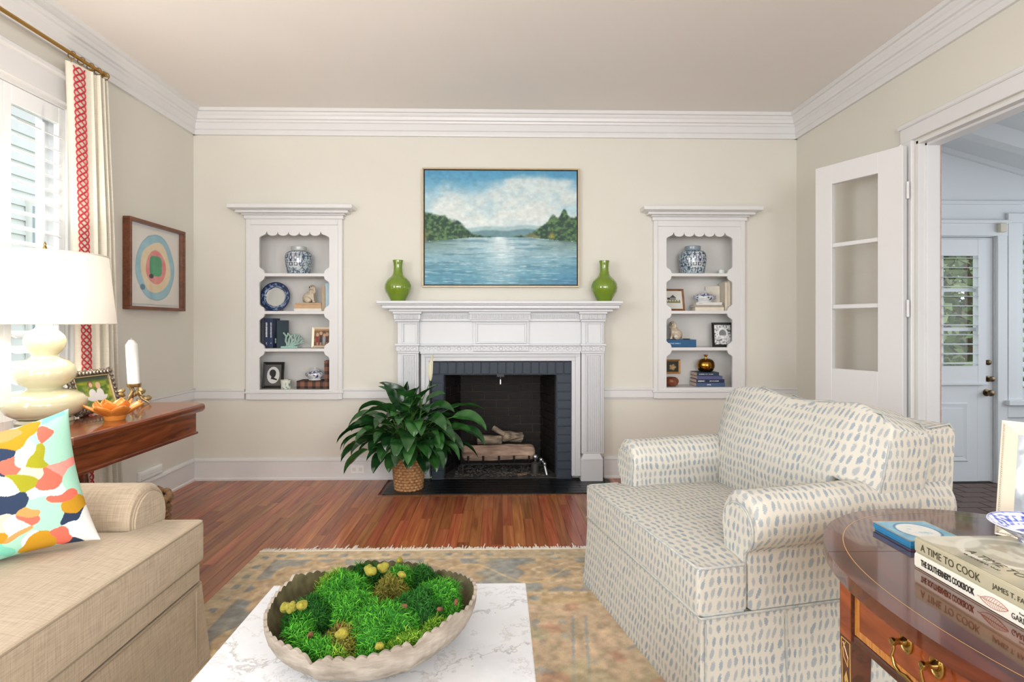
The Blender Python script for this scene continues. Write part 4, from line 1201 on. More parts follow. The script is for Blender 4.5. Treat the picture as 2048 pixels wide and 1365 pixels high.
# left bookcase, second shelf
z = LS[1] + E_
def dog(label, x, y, z, h, flip, seed, look):
    """seated spaniel figurine: haunches, chest, forelegs, head with hanging ears, one surface"""
    g = G(); s = h; f = flip
    g.sphere((x + f * -.22 * s, y, z + .26 * s), (.24 * s, .19 * s, .26 * s), 14, 10)
    g.sphere((x + f * .02 * s, y, z + .42 * s), (.19 * s, .165 * s, .33 * s), 14, 10)
    g.sphere((x + f * -.12 * s, y, z + .36 * s), (.2 * s, .17 * s, .26 * s), 14, 10)
    for k in (-1, 1):
        g.tube([(x + f * .10 * s, y + k * .08 * s, z + .5 * s), (x + f * .14 * s, y + k * .08 * s, z + .2 * s), (x + f * .14 * s, y + k * .08 * s, z + .02 * s)], [.085 * s, .06 * s, .06 * s], 10)
        g.sphere((x + f * .18 * s, y + k * .08 * s, z + .05 * s), (.085 * s, .06 * s, .05 * s), 10, 6)
        g.sphere((x + f * -.14 * s, y + k * .15 * s, z + .16 * s), (.2 * s, .08 * s, .17 * s), 10, 8)
    hx, hz = x + f * .06 * s, z + .80 * s
    g.sphere((hx, y, hz), (.17 * s, .155 * s, .17 * s), 14, 10)
    g.sphere((hx + look[0] * .13 * s, y + look[1] * .13 * s, hz - .02 * s), (.09 * s, .09 * s, .08 * s), 10, 8)
    ox, oy = -look[1], look[0]
    for k in (-1, 1):
        g.sphere((hx + k * ox * .15 * s - look[0] * .02 * s, y + k * oy * .15 * s, hz - .11 * s), (.06 * s, .06 * s, .19 * s), 10, 8)
    g.tube([(x + f * -.36 * s, y, z + .05 * s), (x + f * -.42 * s, y + .05 * s, z + .14 * s), (x + f * -.36 * s, y + .07 * s, z + .26 * s)], [.05 * s, .06 * s, .03 * s], 8)
    t = thing('dog_figurine', label, 'figurine', (x, y, z), 'spaniel figurines on the shelves')
    b = obj('body', g, mat('spaniel_glaze', '#d8cdb8', .3, c2='#b5a288', vscale=60, coat=.3), t)
    md = b.modifiers.new('fuse', 'REMESH'); md.mode = 'VOXEL'; md.voxel_size = .0032; md.use_smooth_shade = True
    sm = b.modifiers.new('soft', 'SMOOTH'); sm.iterations = 3
    nx, ny = hx + look[0] * .222 * s, y + look[1] * .222 * s
    obj('nose', G().sphere((nx, ny, hz + .005 * s), .032 * s, 8, 6), M_black, t, 180)
    for k in (-1, 1):
        obj('eye', G().sphere((hx + look[0] * .15 * s + k * ox * .07 * s, y + look[1] * .15 * s + k * oy * .07 * s, hz + .065 * s), .02 * s, 8, 6), M_black, t, 180)
    return t
def plate(label, c, rad, M_, fn, name='plate'):
    prof = [(0, .012), (.55, .012), (.62, .010), (.70, .0), (1.0, -.006), (1.0, -.001), (.70, .006), (.6, .017), (0, .019)]
    tt = np.linspace(0, 1, len(prof)); rs = np.array([p[0] for p in prof]) * rad; zs = np.array([p[1] for p in prof])
    def pos(U, V):
        r = np.interp(V, tt, rs); zz = np.interp(V, tt, zs); a = U * 2 * np.pi
        P = np.stack([r * np.cos(a), r * np.sin(a), zz], -1)
        m = np.array(M_)[:3, :3]; P = P @ m.T + np.array(c)
        return P[..., 0], P[..., 1], P[..., 2]
    def paint(U, V):
        r = np.interp(V, tt, rs) / rad
        return fn(U, r)
    o = colour_grid(name, paint, pos, 120, 72, M_glaze, None, 60)
    return tag(o, label, 'plate')
def flow_blue(U, r):
    n = fbm(U * 40, r * 14, 3, 4); lob = .62 + .035 * np.abs(np.sin(U * math.pi * 6))
    C = np.broadcast_to(hexv('#cfcfc8'), U.shape + (3,)).copy()
    band = sstep(lob - .015, lob + .015, r)
    C = mixc(C, mixc(hexv('#27385f'), hexv('#8d9fc0'), sstep(.5, .68, n) * (r < .93)), band)
    C = mixc(C, hexv('#b5c2d2'), sstep(.06, .0, np.abs(r - lob - .07)) * (.35 + .65 * (np.sin(U * math.pi * 12) > 0.2)) * .9)
    return C
pcx = aty(551, 594, 4.80); prd = aty(581, 594, 4.80).x - pcx.x
plate('flow blue plate with white centre propped up on the left second shelf', (pcx.x, 4.795, LS[1] + prd * .99), prd, basis((0, 0, 0), (1, 0, 0), (0, .14, .99), (0, .99, -.14)) @ Matrix.Identity(4), flow_blue)
es = thing('plate_stand', 'thin wire easel behind the flow blue plate', 'stand', (pcx.x, 4.81, z))
obj('wire', G().tube([(pcx.x - .05, 4.752, z + .012), (pcx.x - .05, 4.765, z + .004), (pcx.x - .05, 4.83, z + .004), (pcx.x - .03, 4.845, z + .14), (pcx.x + .03, 4.845, z + .14), (pcx.x + .05, 4.83, z + .004), (pcx.x + .05, 4.765, z + .004), (pcx.x + .05, 4.752, z + .012)], .002, 6), M_brass, es)
M1, L1 = lying(588, 643, 615, z, 4.70)
book('white book at the bottom of the stack under the dog figurine on the left shelf', M1, L1, .12, .022, '#e5e2da')
book('pale orange book in the stack under the dog figurine on the left shelf', Matrix.Translation((0, .002, .0226)) @ M1, L1 - .002, .118, .028, '#cda880')
book('tan book directly under the dog figurine on the left shelf', Matrix.Translation((.008, .004, .0512)) @ M1, L1 - .012, .114, .018, '#bb9e80')
p = aty(621, 604, 4.76)
dog('cream spaniel figurine facing out on stacked books in the left bookcase', p.x + .005, 4.76, z + .0700, .155, 1, 1, (-.35, -.94))
M2, L2, T2 = upright(643.5, 650, 571, z, 4.70, .12)
book('upright tan book beside the stacked books in the left bookcase', M2, L2, .12, T2, '#b9a283')
M2, L2, T2 = upright(650.8, 662, 567, z, 4.70, .12)
book('upright pale blue book at the right end of the left second shelf', M2, L2, .13, T2, '#b7d3df')
# left third shelf
z = LS[2] + E_
for p0, p1, q, c, lab, tx in ((519.5, 527.6, 637, '#4b4a52', 'grey-purple book at the far left of the third shelf', None),
                              (528, 538, 637, '#24304f', 'navy book with bold white spine lettering', [(None, .035, .022, .115), (None, .2, .014, .016)]),
                              (538.4, 545.6, 637, '#27365a', 'slimmer navy book with white script spine', [(None, .035, .014, .12), (None, .2, .012, .013)])):
    M2, L2, T2 = upright(p0, p1, q, z, 4.70, .15)
    book(lab, M2, L2, .15, T2, c, tx)
M2, L2, T2 = upright(546.2, 551, 641, z, 4.70, .15, 0)
x0 = aty(546.2, 690, 4.70).x
M2 = basis((x0 + .06, 4.685, z + L2), (0, 0, -1), Vector((-.36, .93, 0)), Vector((-.93, -.36, 0)))
bkM = basis((x0 + .020, 4.715, z + L2), (0, 0, -1), (.80, .60, 0), (.60, -.80, 0))
book('dark teal book turned with its cover to the room beside the coral', bkM, L2, .095, .016, '#1f3440')
# coral
M_coral = mat('celadon_coral', '#a3bdb2', .55, var=.12, vscale=30)
cc = aty(579, 697, 4.755)
ct = thing('coral_sculpture', 'pale green branching coral sculpture on a clear base', 'sculpture', (cc.x, 4.755, z))
obj('base', G().box(cc.x - .085, cc.x + .075, 4.72, 4.79, z, z + .014, .003), mat('aqua_glass', '#9cd0c4', .08, coat=.6), ct)
g = G(); q = random.Random(11)
def branch(p, d, r, L, depth):
    e = p + d * L
    g.tube([p, (p + e) / 2 + Vector((q.uniform(-.004, .004), q.uniform(-.004, .004), 0)), e], [r, r * .9, r * .85], 7)
    if depth == 0:
        g.sphere(e, r * .95, 8, 5); return
    for k in (-1, 1):
        dd = (d + Vector((k * q.uniform(.35, .75), q.uniform(-.3, .3), q.uniform(-.1, .25)))).normalized()
        branch(e, dd, r * .86, L * q.uniform(.7, .95), depth - 1)
for a in (-68, -45, -22, 0, 22, 45, 68):
    d = Vector((math.sin(R(a)), q.uniform(-.25, .25), math.cos(R(a)))).normalized()
    branch(Vector((cc.x - .005 + a * .0004, 4.755, z + .016)), d, .0115, .042, 2)
cb_ = obj('branches', g, M_coral, ct, 60)

def picture(name, label, M_, w, h, bar, dep, fmat, fn, mat_w=0., matm=None, nu=60, nv=60, cat='frame', group=None, stand=True, glass=True, barfn=None, easel=None):
    """local: x right, z up, front at y=0 looking to -y; base at z=0"""
    t = thing(name, label, cat, M_ @ Vector((0, 0, 0)), group)
    if barfn is None:
        g = G()
        def bar_(pts): g.loft(pts, True, True)
        o = [(-w / 2, 0), (w / 2, 0), (w / 2, h), (-w / 2, h)]; i_ = [(-w / 2 + bar, bar), (w / 2 - bar, bar), (w / 2 - bar, h - bar), (-w / 2 + bar, h - bar)]
        for k in range(4):
            a, b, c, d = o[k], o[(k + 1) % 4], i_[(k + 1) % 4], i_[k]
            V = [(p[0], yy, p[1]) for yy in (0, dep) for p in (a, b, c, d)]
            V[2] = (V[2][0], dep * .35, V[2][2]); V[3] = (V[3][0], dep * .35, V[3][2])
            g.add(V, [(0, 1, 2, 3), (4, 7, 6, 5), (0, 4, 5, 1), (1, 5, 6, 2), (2, 6, 7, 3), (3, 7, 4, 0)])
        obj('frame', g.xf(M_), fmat, t)
    else:
        barfn(t)
    yb = dep * .6
    obj('backing', G().box(-w / 2 + bar * .5, w / 2 - bar * .5, yb, dep * .95, bar * .5, h - bar * .5).xf(M_), M_black, t)
    iw, ih = w / 2 - bar, h - 2 * bar
    if mat_w:
        obj('mat_board', G().box(-iw, iw, yb - .002, yb - .0005, bar, h - bar).xf(M_), matm, t)
    x0, x1, z0, z1 = -iw + mat_w, iw - mat_w, bar + mat_w, h - bar - mat_w
    Mn = np.array(M_)
    def pos(U, V):
        P = np.stack([x0 + (x1 - x0) * U, np.full_like(U, yb - .003), z0 + (z1 - z0) * V, np.ones_like(U)], -1) @ Mn.T
        return P[..., 0], P[..., 1], P[..., 2]
    colour_grid('picture', fn, pos, nu, nv, M_print, t)
    if glass:
        obj('pane', G().box(-iw, iw, dep * .36, dep * .36 + .0008, bar, h - bar).xf(M_), M_glass, t)
    if easel:
        ze = -M_[2][1] * easel / M_[2][2] + .001
        obj('easel_back', G().add([(-.02, dep, h * .75), (.02, dep, h * .75), (.03, dep + easel, ze), (-.03, dep + easel, ze), (-.02, dep + .004, h * .75), (.02, dep + .004, h * .75), (.03, dep + easel + .004, ze + .002), (-.03, dep + easel + .004, ze + .002)],
            [(0, 1, 2, 3), (4, 7, 6, 5), (0, 4, 5, 1), (1, 5, 6, 2), (2, 6, 7, 3), (3, 7, 4, 0)]).xf(M_), M_black, t)
    return t
def lean(c, deg_lean, turn=0.):
    return Matrix.Translation(Vector(c) + Vector((0, 0, .016 * math.sin(R(deg_lean))))) @ Matrix.Rotation(R(turn), 4, 'Z') @ Matrix.Rotation(R(-deg_lean), 4, 'X')
def family(U, V):
    C = mixc(hexv('#8a6a4c'), hexv('#5b3c28'), sstep(.3, .9, fbm(U * 6, V * 6, 3, 2)))
    C = mixc(C, hexv('#b98f63'), (V > .9).astype(float))
    for cx, c, top in ((.22, '#8d2f2c', .70), (.45, '#3a2b26', .78), (.68, '#96a7ab', .66), (.86, '#5a3526', .72)):
        b = ((np.abs(U - cx) < .11 * (1 - .25 * V)) & (V < top - .14) & (V > .06)).astype(float); C = mixc(C, hexv(c), b)
        C = mixc(C, hexv('#caa183'), sstep(.012, .008, (U - cx) ** 2 + ((V - top + .04) * .9) ** 2))
        C = mixc(C, hexv('#a98468'), ((np.abs(U - cx) < .05) & (V < .2)).astype(float))
    return C
a, b = aty(624, 697, 4.745), aty(662, 697, 4.745)
M_silver = mat('champagne_frame', '#c9bda6', .3, .55)
picture('photo_frame', 'champagne photo frame with family picture on the left third shelf', lean(((a.x + b.x) / 2, 4.735, z), 9, 4), b.x - a.x, .172, .017, .012, M_silver, family, easel=.05)
# left bottom shelf
z = LS[3] + E_
def silhouette(U, V):
    C = np.broadcast_to(hexv('#5a5957'), U.shape + (3,)).copy()
    ov = ((U - .5) / .40) ** 2 + ((V - .5) / .40) ** 2
    C = mixc(C, hexv('#dcdcd8'), sstep(1.03, .98, ov))
    head = sstep(1.05, .95, ((U - .46) / .21) ** 2 + ((V - .60) / .17) ** 2)
    face = ((U > .55) & (U < .67 - .25 * np.abs(V - .56)) & (V > .44) & (V < .66)).astype(float)
    chin = ((U > .42) & (U < .62 - .3 * (.46 - V)) & (V > .40) & (V <= .46)).astype(float)
    neck = ((U > .38 - .1 * (.45 - V)) & (U < .56) & (V > .32) & (V < .5)).astype(float)
    bust = ((V > .29 - .15 * (U - .5)) & (V < .36 - .35 * np.abs(U - .52) + .03) & (U > .30) & (U < .76)).astype(float)
    s = np.clip(head + face + chin + neck + bust, 0, 1)
    return mixc(C, hexv('#1d1c1c'), s)
a, b = aty(524.5, 779, 4.73), aty(567, 779, 4.73)
M_dmat = mat('grey_mat', '#585755', .8)
picture('photo_frame', 'black frame with white oval silhouette portrait', lean(((a.x + b.x) / 2, 4.715, z), 8, -3), b.x - a.x, .216, .022, .014, M_black, silhouette, nu=90, nv=110, easel=.05)
c = aty(572, 780, 4.70)
def cupcol(U, V):
    return mixc(mixc(hexv('#e0e2d8'), hexv('#6f8f7e'), sstep(.55, .62, fbm(U * 14, V * 5, 3, 6))), hexv('#a8844e'), ((V > .62) & (V < .72)).astype(float))
ctt = np.linspace(0, 1, 8); crs = np.array([0, .038, .040, .041, .043, .043, .039, .0]); czs = np.array([0, 0, .01, .04, .072, .074, .070, .012])
o = colour_grid('votive_cup', cupcol, lambda U, V: (c.x + np.interp(V, ctt, crs) * np.cos(U * 2 * np.pi), 4.70 + np.interp(V, ctt, crs) * np.sin(U * 2 * np.pi), z + np.interp(V, ctt, czs)), 48, 42, M_glaze, None, 60)
tag(o, 'small white and green patterned cup with gold rim beside the silhouette', 'cup')
def plaid_mat():
    m, nt, bs, n, l = _nodes('plaid_cloth')
    tc = n.new('ShaderNodeTexCoord'); sp = n.new('ShaderNodeSeparateXYZ'); l.new(tc.outputs['Object'], sp.inputs['Vector'])
    outs = []
    for ax, f in (('X', 16.), ('Z', 16.)):
        w = n.new('ShaderNodeMath'); w.operation = 'MULTIPLY'; w.inputs[1].default_value = f; l.new(sp.outputs[ax], w.inputs[0])
        fr = n.new('ShaderNodeMath'); fr.operation = 'FRACT'; l.new(w.outputs[0], fr.inputs[0])
        gt = n.new('ShaderNodeMath'); gt.operation = 'GREATER_THAN'; gt.inputs[1].default_value = .55; l.new(fr.outputs[0], gt.inputs[0]); outs.append(gt.outputs[0])
    ad = n.new('ShaderNodeMath'); ad.operation = 'ADD'; l.new(outs[0], ad.inputs[0]); l.new(outs[1], ad.inputs[1])
    hf = n.new('ShaderNodeMath'); hf.operation = 'MULTIPLY'; hf.inputs[1].default_value = .5; l.new(ad.outputs[0], hf.inputs[0])
    cr = n.new('ShaderNodeValToRGB'); cr.color_ramp.interpolation = 'CONSTANT'
    cr.color_ramp.elements[0].color = (*lin('#8a5c48'), 1); cr.color_ramp.elements[1].position = .4; cr.color_ramp.elements[1].color = (*lin('#5a4036'), 1)
    e = cr.color_ramp.elements.new(.8); e.color = (*lin('#27211e'), 1)
    l.new(hf.outputs[0], cr.inputs['Fac']); l.new(cr.outputs['Color'], bs.inputs['Base Color']); bs.inputs['Roughness'].default_value = .8
    return m
M_plaid = plaid_mat()
M1, L1 = lying(593, 648, 775, z, 4.69)
book('red and black plaid book lying flat under the small tureen', M1, L1, .16, .064, '#8a5c48', cover_mat=M_plaid)
M2, L2, T2 = upright(648.6, 663, 722, z, 4.69, .15)
book('upright red and black plaid book at the right end of the left bottom shelf', M2, L2, .15, T2, '#8a5c48', cover_mat=M_plaid)
def tureen(label, p0, p1, zb, Y, hgt):
    x0, x1 = aty(p0, 750, Y).x, aty(p1, 750, Y).x
    cx, w = (x0 + x1) / 2, (x1 - x0) / 2
    t = thing('lidded_tureen', label, 'tureen', (cx, Y, zb), 'small blue and white tureens')
    def part(nm, prof, z0, cf):
        tt = np.linspace(0, 1, len(prof)); rs = np.array([p[0] for p in prof]) * w; zs = np.array([p[1] for p in prof]) * hgt
        def pos(U, V):
            a = U * 2 * np.pi; r = np.interp(V, tt, rs) * (1 + .05 * np.cos(4 * a)); zz = np.interp(V, tt, zs)
            return cx + r * np.cos(a), Y + r * .72 * np.sin(a), z0 + zz
        colour_grid(nm, cf, pos, 72, 40, M_glaze, t, 60)
    def bowl(U, V):
        n = fbm(U * 26, V * 8, 3, 3)
        C = mixc(np.broadcast_to(hexv('#dfe1e2'), U.shape + (3,)), hexv('#39497f'), sstep(.52, .60, n) * ((V > .45) & (V < .80)))
        return C
    def lid(U, V):
        n = fbm(U * 30, V * 8, 3, 13)
        return mixc(np.broadcast_to(hexv('#dcdfe1'), U.shape + (3,)), hexv('#4a5a8e'), sstep(.50, .60, n) * ((V > .12) & (V < .6)))
    part('bowl', [(0, 0), (.62, 0), (.66, .03), (.58, .10), (.72, .22), (.86, .38), (.84, .50), (.80, .52), (0, .5)], zb, bowl)
    part('lid', [(.0, .50), (.86, .50), (.90, .53), (.80, .60), (.55, .70), (.30, .80), (.22, .84), (0, .85)], zb, lid)
    obj('finial', G().sphere((cx, Y, zb + hgt * .90), (w * .16, w * .12, hgt * .09), 10, 6), mat('porcelain', '#d5d8dc', .15, coat=.5), t, 180)
    for k in (-1, 1):
        obj('handle', G().tube([(cx + k * w * .80, Y, zb + hgt * .45), (cx + k * w * 1.0, Y, zb + hgt * .52), (cx + k * w * 1.02, Y, zb + hgt * .36), (cx + k * w * .74, Y, zb + hgt * .26)], w * .06, 6), mat('porcelain_blue', '#8f9cb8', .2, coat=.5), t, 180)
tureen('small lidded blue and white tureen on the plaid book in the left bookcase', 611.5, 648, z + .0646, 4.755, .112)

# right bookcase
z = RS[0] + E_
c = aty(1443, 546, 4.72)
o = obj('candle_cube', G().box(c.x - .024, c.x + .024, 4.70, 4.748, z, z + .04, .008), mat('milk_glass', '#dfe6e2', .25), None, 60); tag(o, 'small frosted white cube on the right bookcase top shelf', 'ornament')
z = RS[1] + E_
def house_print(U, V):
    C = np.broadcast_to(hexv('#dcdad2'), U.shape + (3,)).copy()
    hs = ((U > .28) & (U < .62) & (V > .48) & (V < .64)).astype(float); C = mixc(C, hexv('#8f8f90'), hs)
    C = mixc(C, hexv('#4a4a4e'), ((V > .62) & (V < .78 - .8 * np.abs(U - .45)) & (U > .18) & (U < .72)).astype(float))
    C = mixc(C, hexv('#3d3c3c'), ((U > .10) & (U < .27) & (V > .50) & (V < .62)).astype(float))
    C = mixc(C, hexv('#7c7c50'), ((V > .33) & (V < .46 + .05 * np.sin(U * 40)) & (U > .08) & (U < .88)).astype(float) * .9)
    return C
M_walnut = mat_wood('walnut_frame', '#6b3f1e', '#8e5a2c', .35, (6, 6, 1), 8)
a, b = aty(1328, 621, 4.74), aty(1371, 621, 4.74)
picture('photo_frame', 'brown wooden frame with a house print on the right second shelf', lean(((a.x + b.x) / 2, 4.735, z), 11, 6), b.x - a.x, .188, .017, .012, M_walnut, house_print, easel=.05)
M1, L1 = lying(1390.5, 1448, 616, z, 4.69)
book('cream book at the bottom of the stack under the tureen on the right shelf', M1, L1, .098, .031, '#e2d8c4')
book('grey-brown book in the middle of the stack under the right tureen', Matrix.Translation((-.012, .004, .0316)) @ M1, L1 + .010, .092, .017, '#a39a90')
book('white book on top of the stack under the right tureen', Matrix.Translation((.011, .006, .0492)) @ M1, L1 - .024, .088, .022, '#dedcd6', [(None, .02, .008, .03)], tcol='#99aab0')
tureen('small lidded blue and white tureen on stacked pale books in the right bookcase', 1388, 1431, z + .0718, 4.745, .104)
bkM = basis((aty(1449.0, 620, 4.70).x, 4.795, z + .213), (0, 0, -1), (-.80, .60, 0), (-.60, -.80, 0))
book('cream book turned with its cover showing behind the right tureen', bkM, .213, .120, .014, '#dcd5c8')
for p0, p1, q, lab in ((1450.2, 1455.2, 565, 'slim cream upright book next to the turned cream book'), (1455.8, 1461.5, 562, 'taller cream upright book second from the right end'), (1462, 1468, 560, 'cream upright book at the right end of the right second shelf')):
    M2, L2, T2 = upright(p0, p1, q, z, 4.685, .14)
    book(lab, M2, L2, .14, T2, '#d9cfbd', None)
z = RS[2] + E_
M1, L1 = lying(1327, 1392.5, 690, z, 4.68)
book('thick bright blue book under the dog figurine in the right bookcase', M1, L1, .17, .062, '#1d5582', [(None, .03, .014, .12)], tcol='#9fc3da')
p = aty(1349, 679, 4.74)
dog('cream spaniel figurine turned to the left on the blue book', p.x - .005, 4.745, z + .0626, .16, -1, 2, (-.55, -.83))
c = aty(1373, 679, 4.74)
o = obj('dish', G().lathe([(.001, 0), (.022, 0), (.034, .007), (.032, .008), (.02, .003), (.001, .002)], 20, (c.x, 4.745, z + .0626)), mat('grey_dish', '#8d857f', .4), None, 60); tag(o, 'tiny shallow grey dish beside the spaniel on the blue book', 'dish')
def arch_paper(U, V):
    n = fbm(U * 12, V * 14, 3, 5)
    C = mixc(hexv('#cfd0d0'), hexv('#f0f1f1'), sstep(.35, .6, n))
    rr = np.sqrt(((U - .5) / .33) ** 2 + ((V - .55) / .33) ** 2)
    C = mixc(C, hexv('#3c3d40'), sstep(.55, .68, fbm(U * 16, V * 18, 3, 9)) * sstep(.7, 1.1, rr) * .8)
    C = mixc(C, hexv('#5b5c5e'), ((rr < .62) & (V > .45)).astype(float) * .75)
    C = mixc(C, hexv('#f4f4f4'), ((rr > .68) & (rr < .95) & (V > .4)).astype(float) * .9)
    C = mixc(C, hexv('#4b4c4e'), ((np.abs(V - .22) < .03) & (U > .1) & (U < .42)).astype(float) * .7)
    return mixc(C, hexv('#a8a9ab'), (np.abs(U - .62) < .008).astype(float))
a, b = aty(1425.5, 694, 4.74), aty(1467, 694, 4.74)
picture('photo_frame', 'black frame with a white printed sheet on the right third shelf', lean(((a.x + b.x) / 2, 4.735, z), 8, -4), b.x - a.x, .205, .020, .014, M_black, arch_paper, easel=.05)
z = RS[3] + E_
M_gold = mat('gilt_frame', '#a8742e', .4, .4, var=.15, vscale=40)
def leaf_pic(U, V):
    C = np.broadcast_to(hexv('#22261a'), U.shape + (3,)).copy()
    a = np.arctan2(V - .45, U - .5); r = np.hypot(U - .5, V - .45)
    return mixc(C, hexv('#c9a566'), sstep(.02, -.02, r - (.20 + .11 * np.abs(np.cos(2.5 * a)))) * (.6 + .6 * fbm(U * 9, V * 9, 3, 3)))
a, b = aty(1330, 748, 4.87), aty(1361, 748, 4.87)
picture('small_picture', 'small gilt frame with a gold leaf on black hung at the back', Matrix.Translation(((a.x + b.x) / 2, 4.870, aty(1346, 748, 4.87).z)), b.x - a.x, .122, .016, .012, M_gold, leaf_pic, nu=40, nv=40, cat='picture')
c = aty(1343, 776, 4.74)
o = obj('wooden_bowl', G().lathe([(.001, 0), (.034, 0), (.05, .012), (.060, .034), (.058, .054), (.046, .070), (.036, .074), (.032, .070), (.040, .05), (.001, .02)], 28, (c.x, 4.745, z)), mat_wood('burl_wood', '#6e3a25', '#935638', .3, (2, 2, 2), 14), None, 60); tag(o, 'round reddish wooden bowl under the gilt leaf picture', 'bowl')
zz = z
for k, (p0, p1, t_, c_, lab, tx) in enumerate(((1392.5, 1450, .031, '#41597e', 'bottom blue book of the stack under the brass pomegranate', [(None, .09, .012, .03)]),
        (1393, 1449, .029, '#1d2a49', 'second navy book from the bottom under the brass pomegranate', [(None, .012, .016, .055), (None, .11, .011, .075)]),
        (1394.5, 1445, .026, '#575a86', 'purple-blue book third up under the brass pomegranate', None), (1394, 1438, .031, '#22384f', 'dark blue book directly under the brass pomegranate', [(None, .018, .010, .05), (None, .075, .008, .06)]))):
    M1, L1 = lying(p0, p1, 765, zz, 4.685, 0)
    book(lab, M1, L1, .165, t_, c_, tx, page=mat('page_edge', '#d8bfae', .8)); zz += t_ + .0005
c = aty(1412, 747, 4.76)
pg = thing('brass_pomegranate', 'shiny brass pomegranate ornament on top of the blue books', 'ornament', (c.x, 4.765, zz))
M_pom = mat('polished_brass', '#a87c34', .16, 1.)
obj('fruit', G().lathe([(.001, 0), (.045, 0), (.060, .012), (.071, .035), (.073, .055), (.068, .080), (.055, .098), (.035, .108), (.014, .110), (.008, .112), (.001, .112)], 48, (c.x, 4.765, zz), fn=lambda a, r, zh: r * (1 - .03 * abs(math.cos(3 * a)) ** 6)), M_pom, pg, 50)
obj('crown', G().lathe([(.010, .108), (.008, .120), (.011, .132), (.017, .142), (.013, .138), (.006, .122), (.001, .120)], 20, (c.x, 4.765, zz), fn=lambda a, r, zh: r * (1 + .25 * math.cos(5 * a) * (zh > .13))), M_pom, pg, 50)

# ================================================================== LEFT SIDE: curtain, art, side table, lamp, sofa
# --- curtain rod and curtain
M_cloth = mat_linen('curtain_linen', '#ddd6c4', '#ece7da', 260., .95, .15)
RODX, RODZ = -2.362, 2.752
rod = thing('curtain_rod', 'thin brass curtain rod above the shuttered window', 'curtain rod', (RODX, 2.7, RODZ))
obj('rod', G().tube([(RODX, 1.75, RODZ), (RODX, 3.44, RODZ)], .0105, 12), M_brass, rod, 60)
obj('finial', G().tube([(RODX, 3.435, RODZ), (RODX, 3.45, RODZ), (RODX, 3.455, RODZ), (RODX, 3.50, RODZ)], [.011, .017, .017, .003], 12), M_brass, rod, 60)
for y_ in (3.40, 2.0):
    obj('bracket', G().tube([(XL + .001, y_, RODZ), (RODX, y_, RODZ)], .007, 8).tube([(XL + .001, y_, RODZ), (XL + .008, y_, RODZ)], .022, 12), M_brass, rod, 50)
def ct_pos(s, z):
    """curtain surface: s across from the leading edge, z height"""
    h = (2.715 - z) / 2.7
    k = min(1, h * 3) * .5 + .5
    y = 3.195 + (.315 + .02 * h) * s + .095 * h + .012 * math.sin(3 * h + 4 * s)
    ps = max(0., (s - .40) / .60)
    x = RODX - .012 + .040 * k * math.sin(ps * 2 * math.pi * 4.0) * min(1, ps * 6) + .02 * math.sin(s * 3.1) - .016 * math.exp(-(s / .05) ** 2)
    y += .012 * math.cos(ps * 2 * math.pi * 4.0) * min(1, ps * 6)
    return Vector((x, y, z))
ctn = thing('curtain', 'ivory linen curtain panel edged with red lattice trim', 'curtain', (RODX, 3.34, .015))
NS, NZ_ = 72, 44
rings_f = G()
def ct_uv(u, v): return (u * .9, v * 2.7)
rings_f.grid(lambda u, v: tuple(ct_pos(u, .015 + 2.70 * v)), NS, NZ_, ct_uv)
rings_f.grid(lambda u, v: tuple(ct_pos(u, .015 + 2.70 * v) + Vector((-.004, 0, 0))), NS, NZ_, ct_uv)
obj('drape', rings_f, M_cloth, ctn, 180, False)
M_red = mat('red_braid', '#b8323a', .8, var=.1, vscale=60)
for k in range(4):
    pts = []
    for i in range(271):
        z = .02 + 2.68 * i / 270
        s = .170 + .100 * math.sin(2 * math.pi * z / .148 + k * math.pi / 2)
        p = ct_pos(s, z); pts.append((p.x + .004, p.y, p.z))
    obj('lattice_braid', G().tube(pts, .0042, 4), M_red, ctn)
M_ringm = M_brass
for i, s in enumerate((.02, .22, .46, .66, .86)):
    p = ct_pos(s, 2.71)
    o = obj('curtain_ring', G().tube([(RODX + .021 * math.cos(t), p.y, RODZ - .006 + .021 * math.sin(t)) for t in np.linspace(0, 2 * math.pi, 16, endpoint=False)], .0028, 6, closed=True).tube([(RODX, p.y, RODZ - .027), (RODX - .005, p.y, 2.705)], .002, 5), M_brass, None, 60)
    tag(o, '%s brass curtain ring counted from the lattice-trimmed edge' % ('first', 'second', 'third', 'fourth', 'last')[i], 'curtain ring', 'curtain rings on the brass rod')

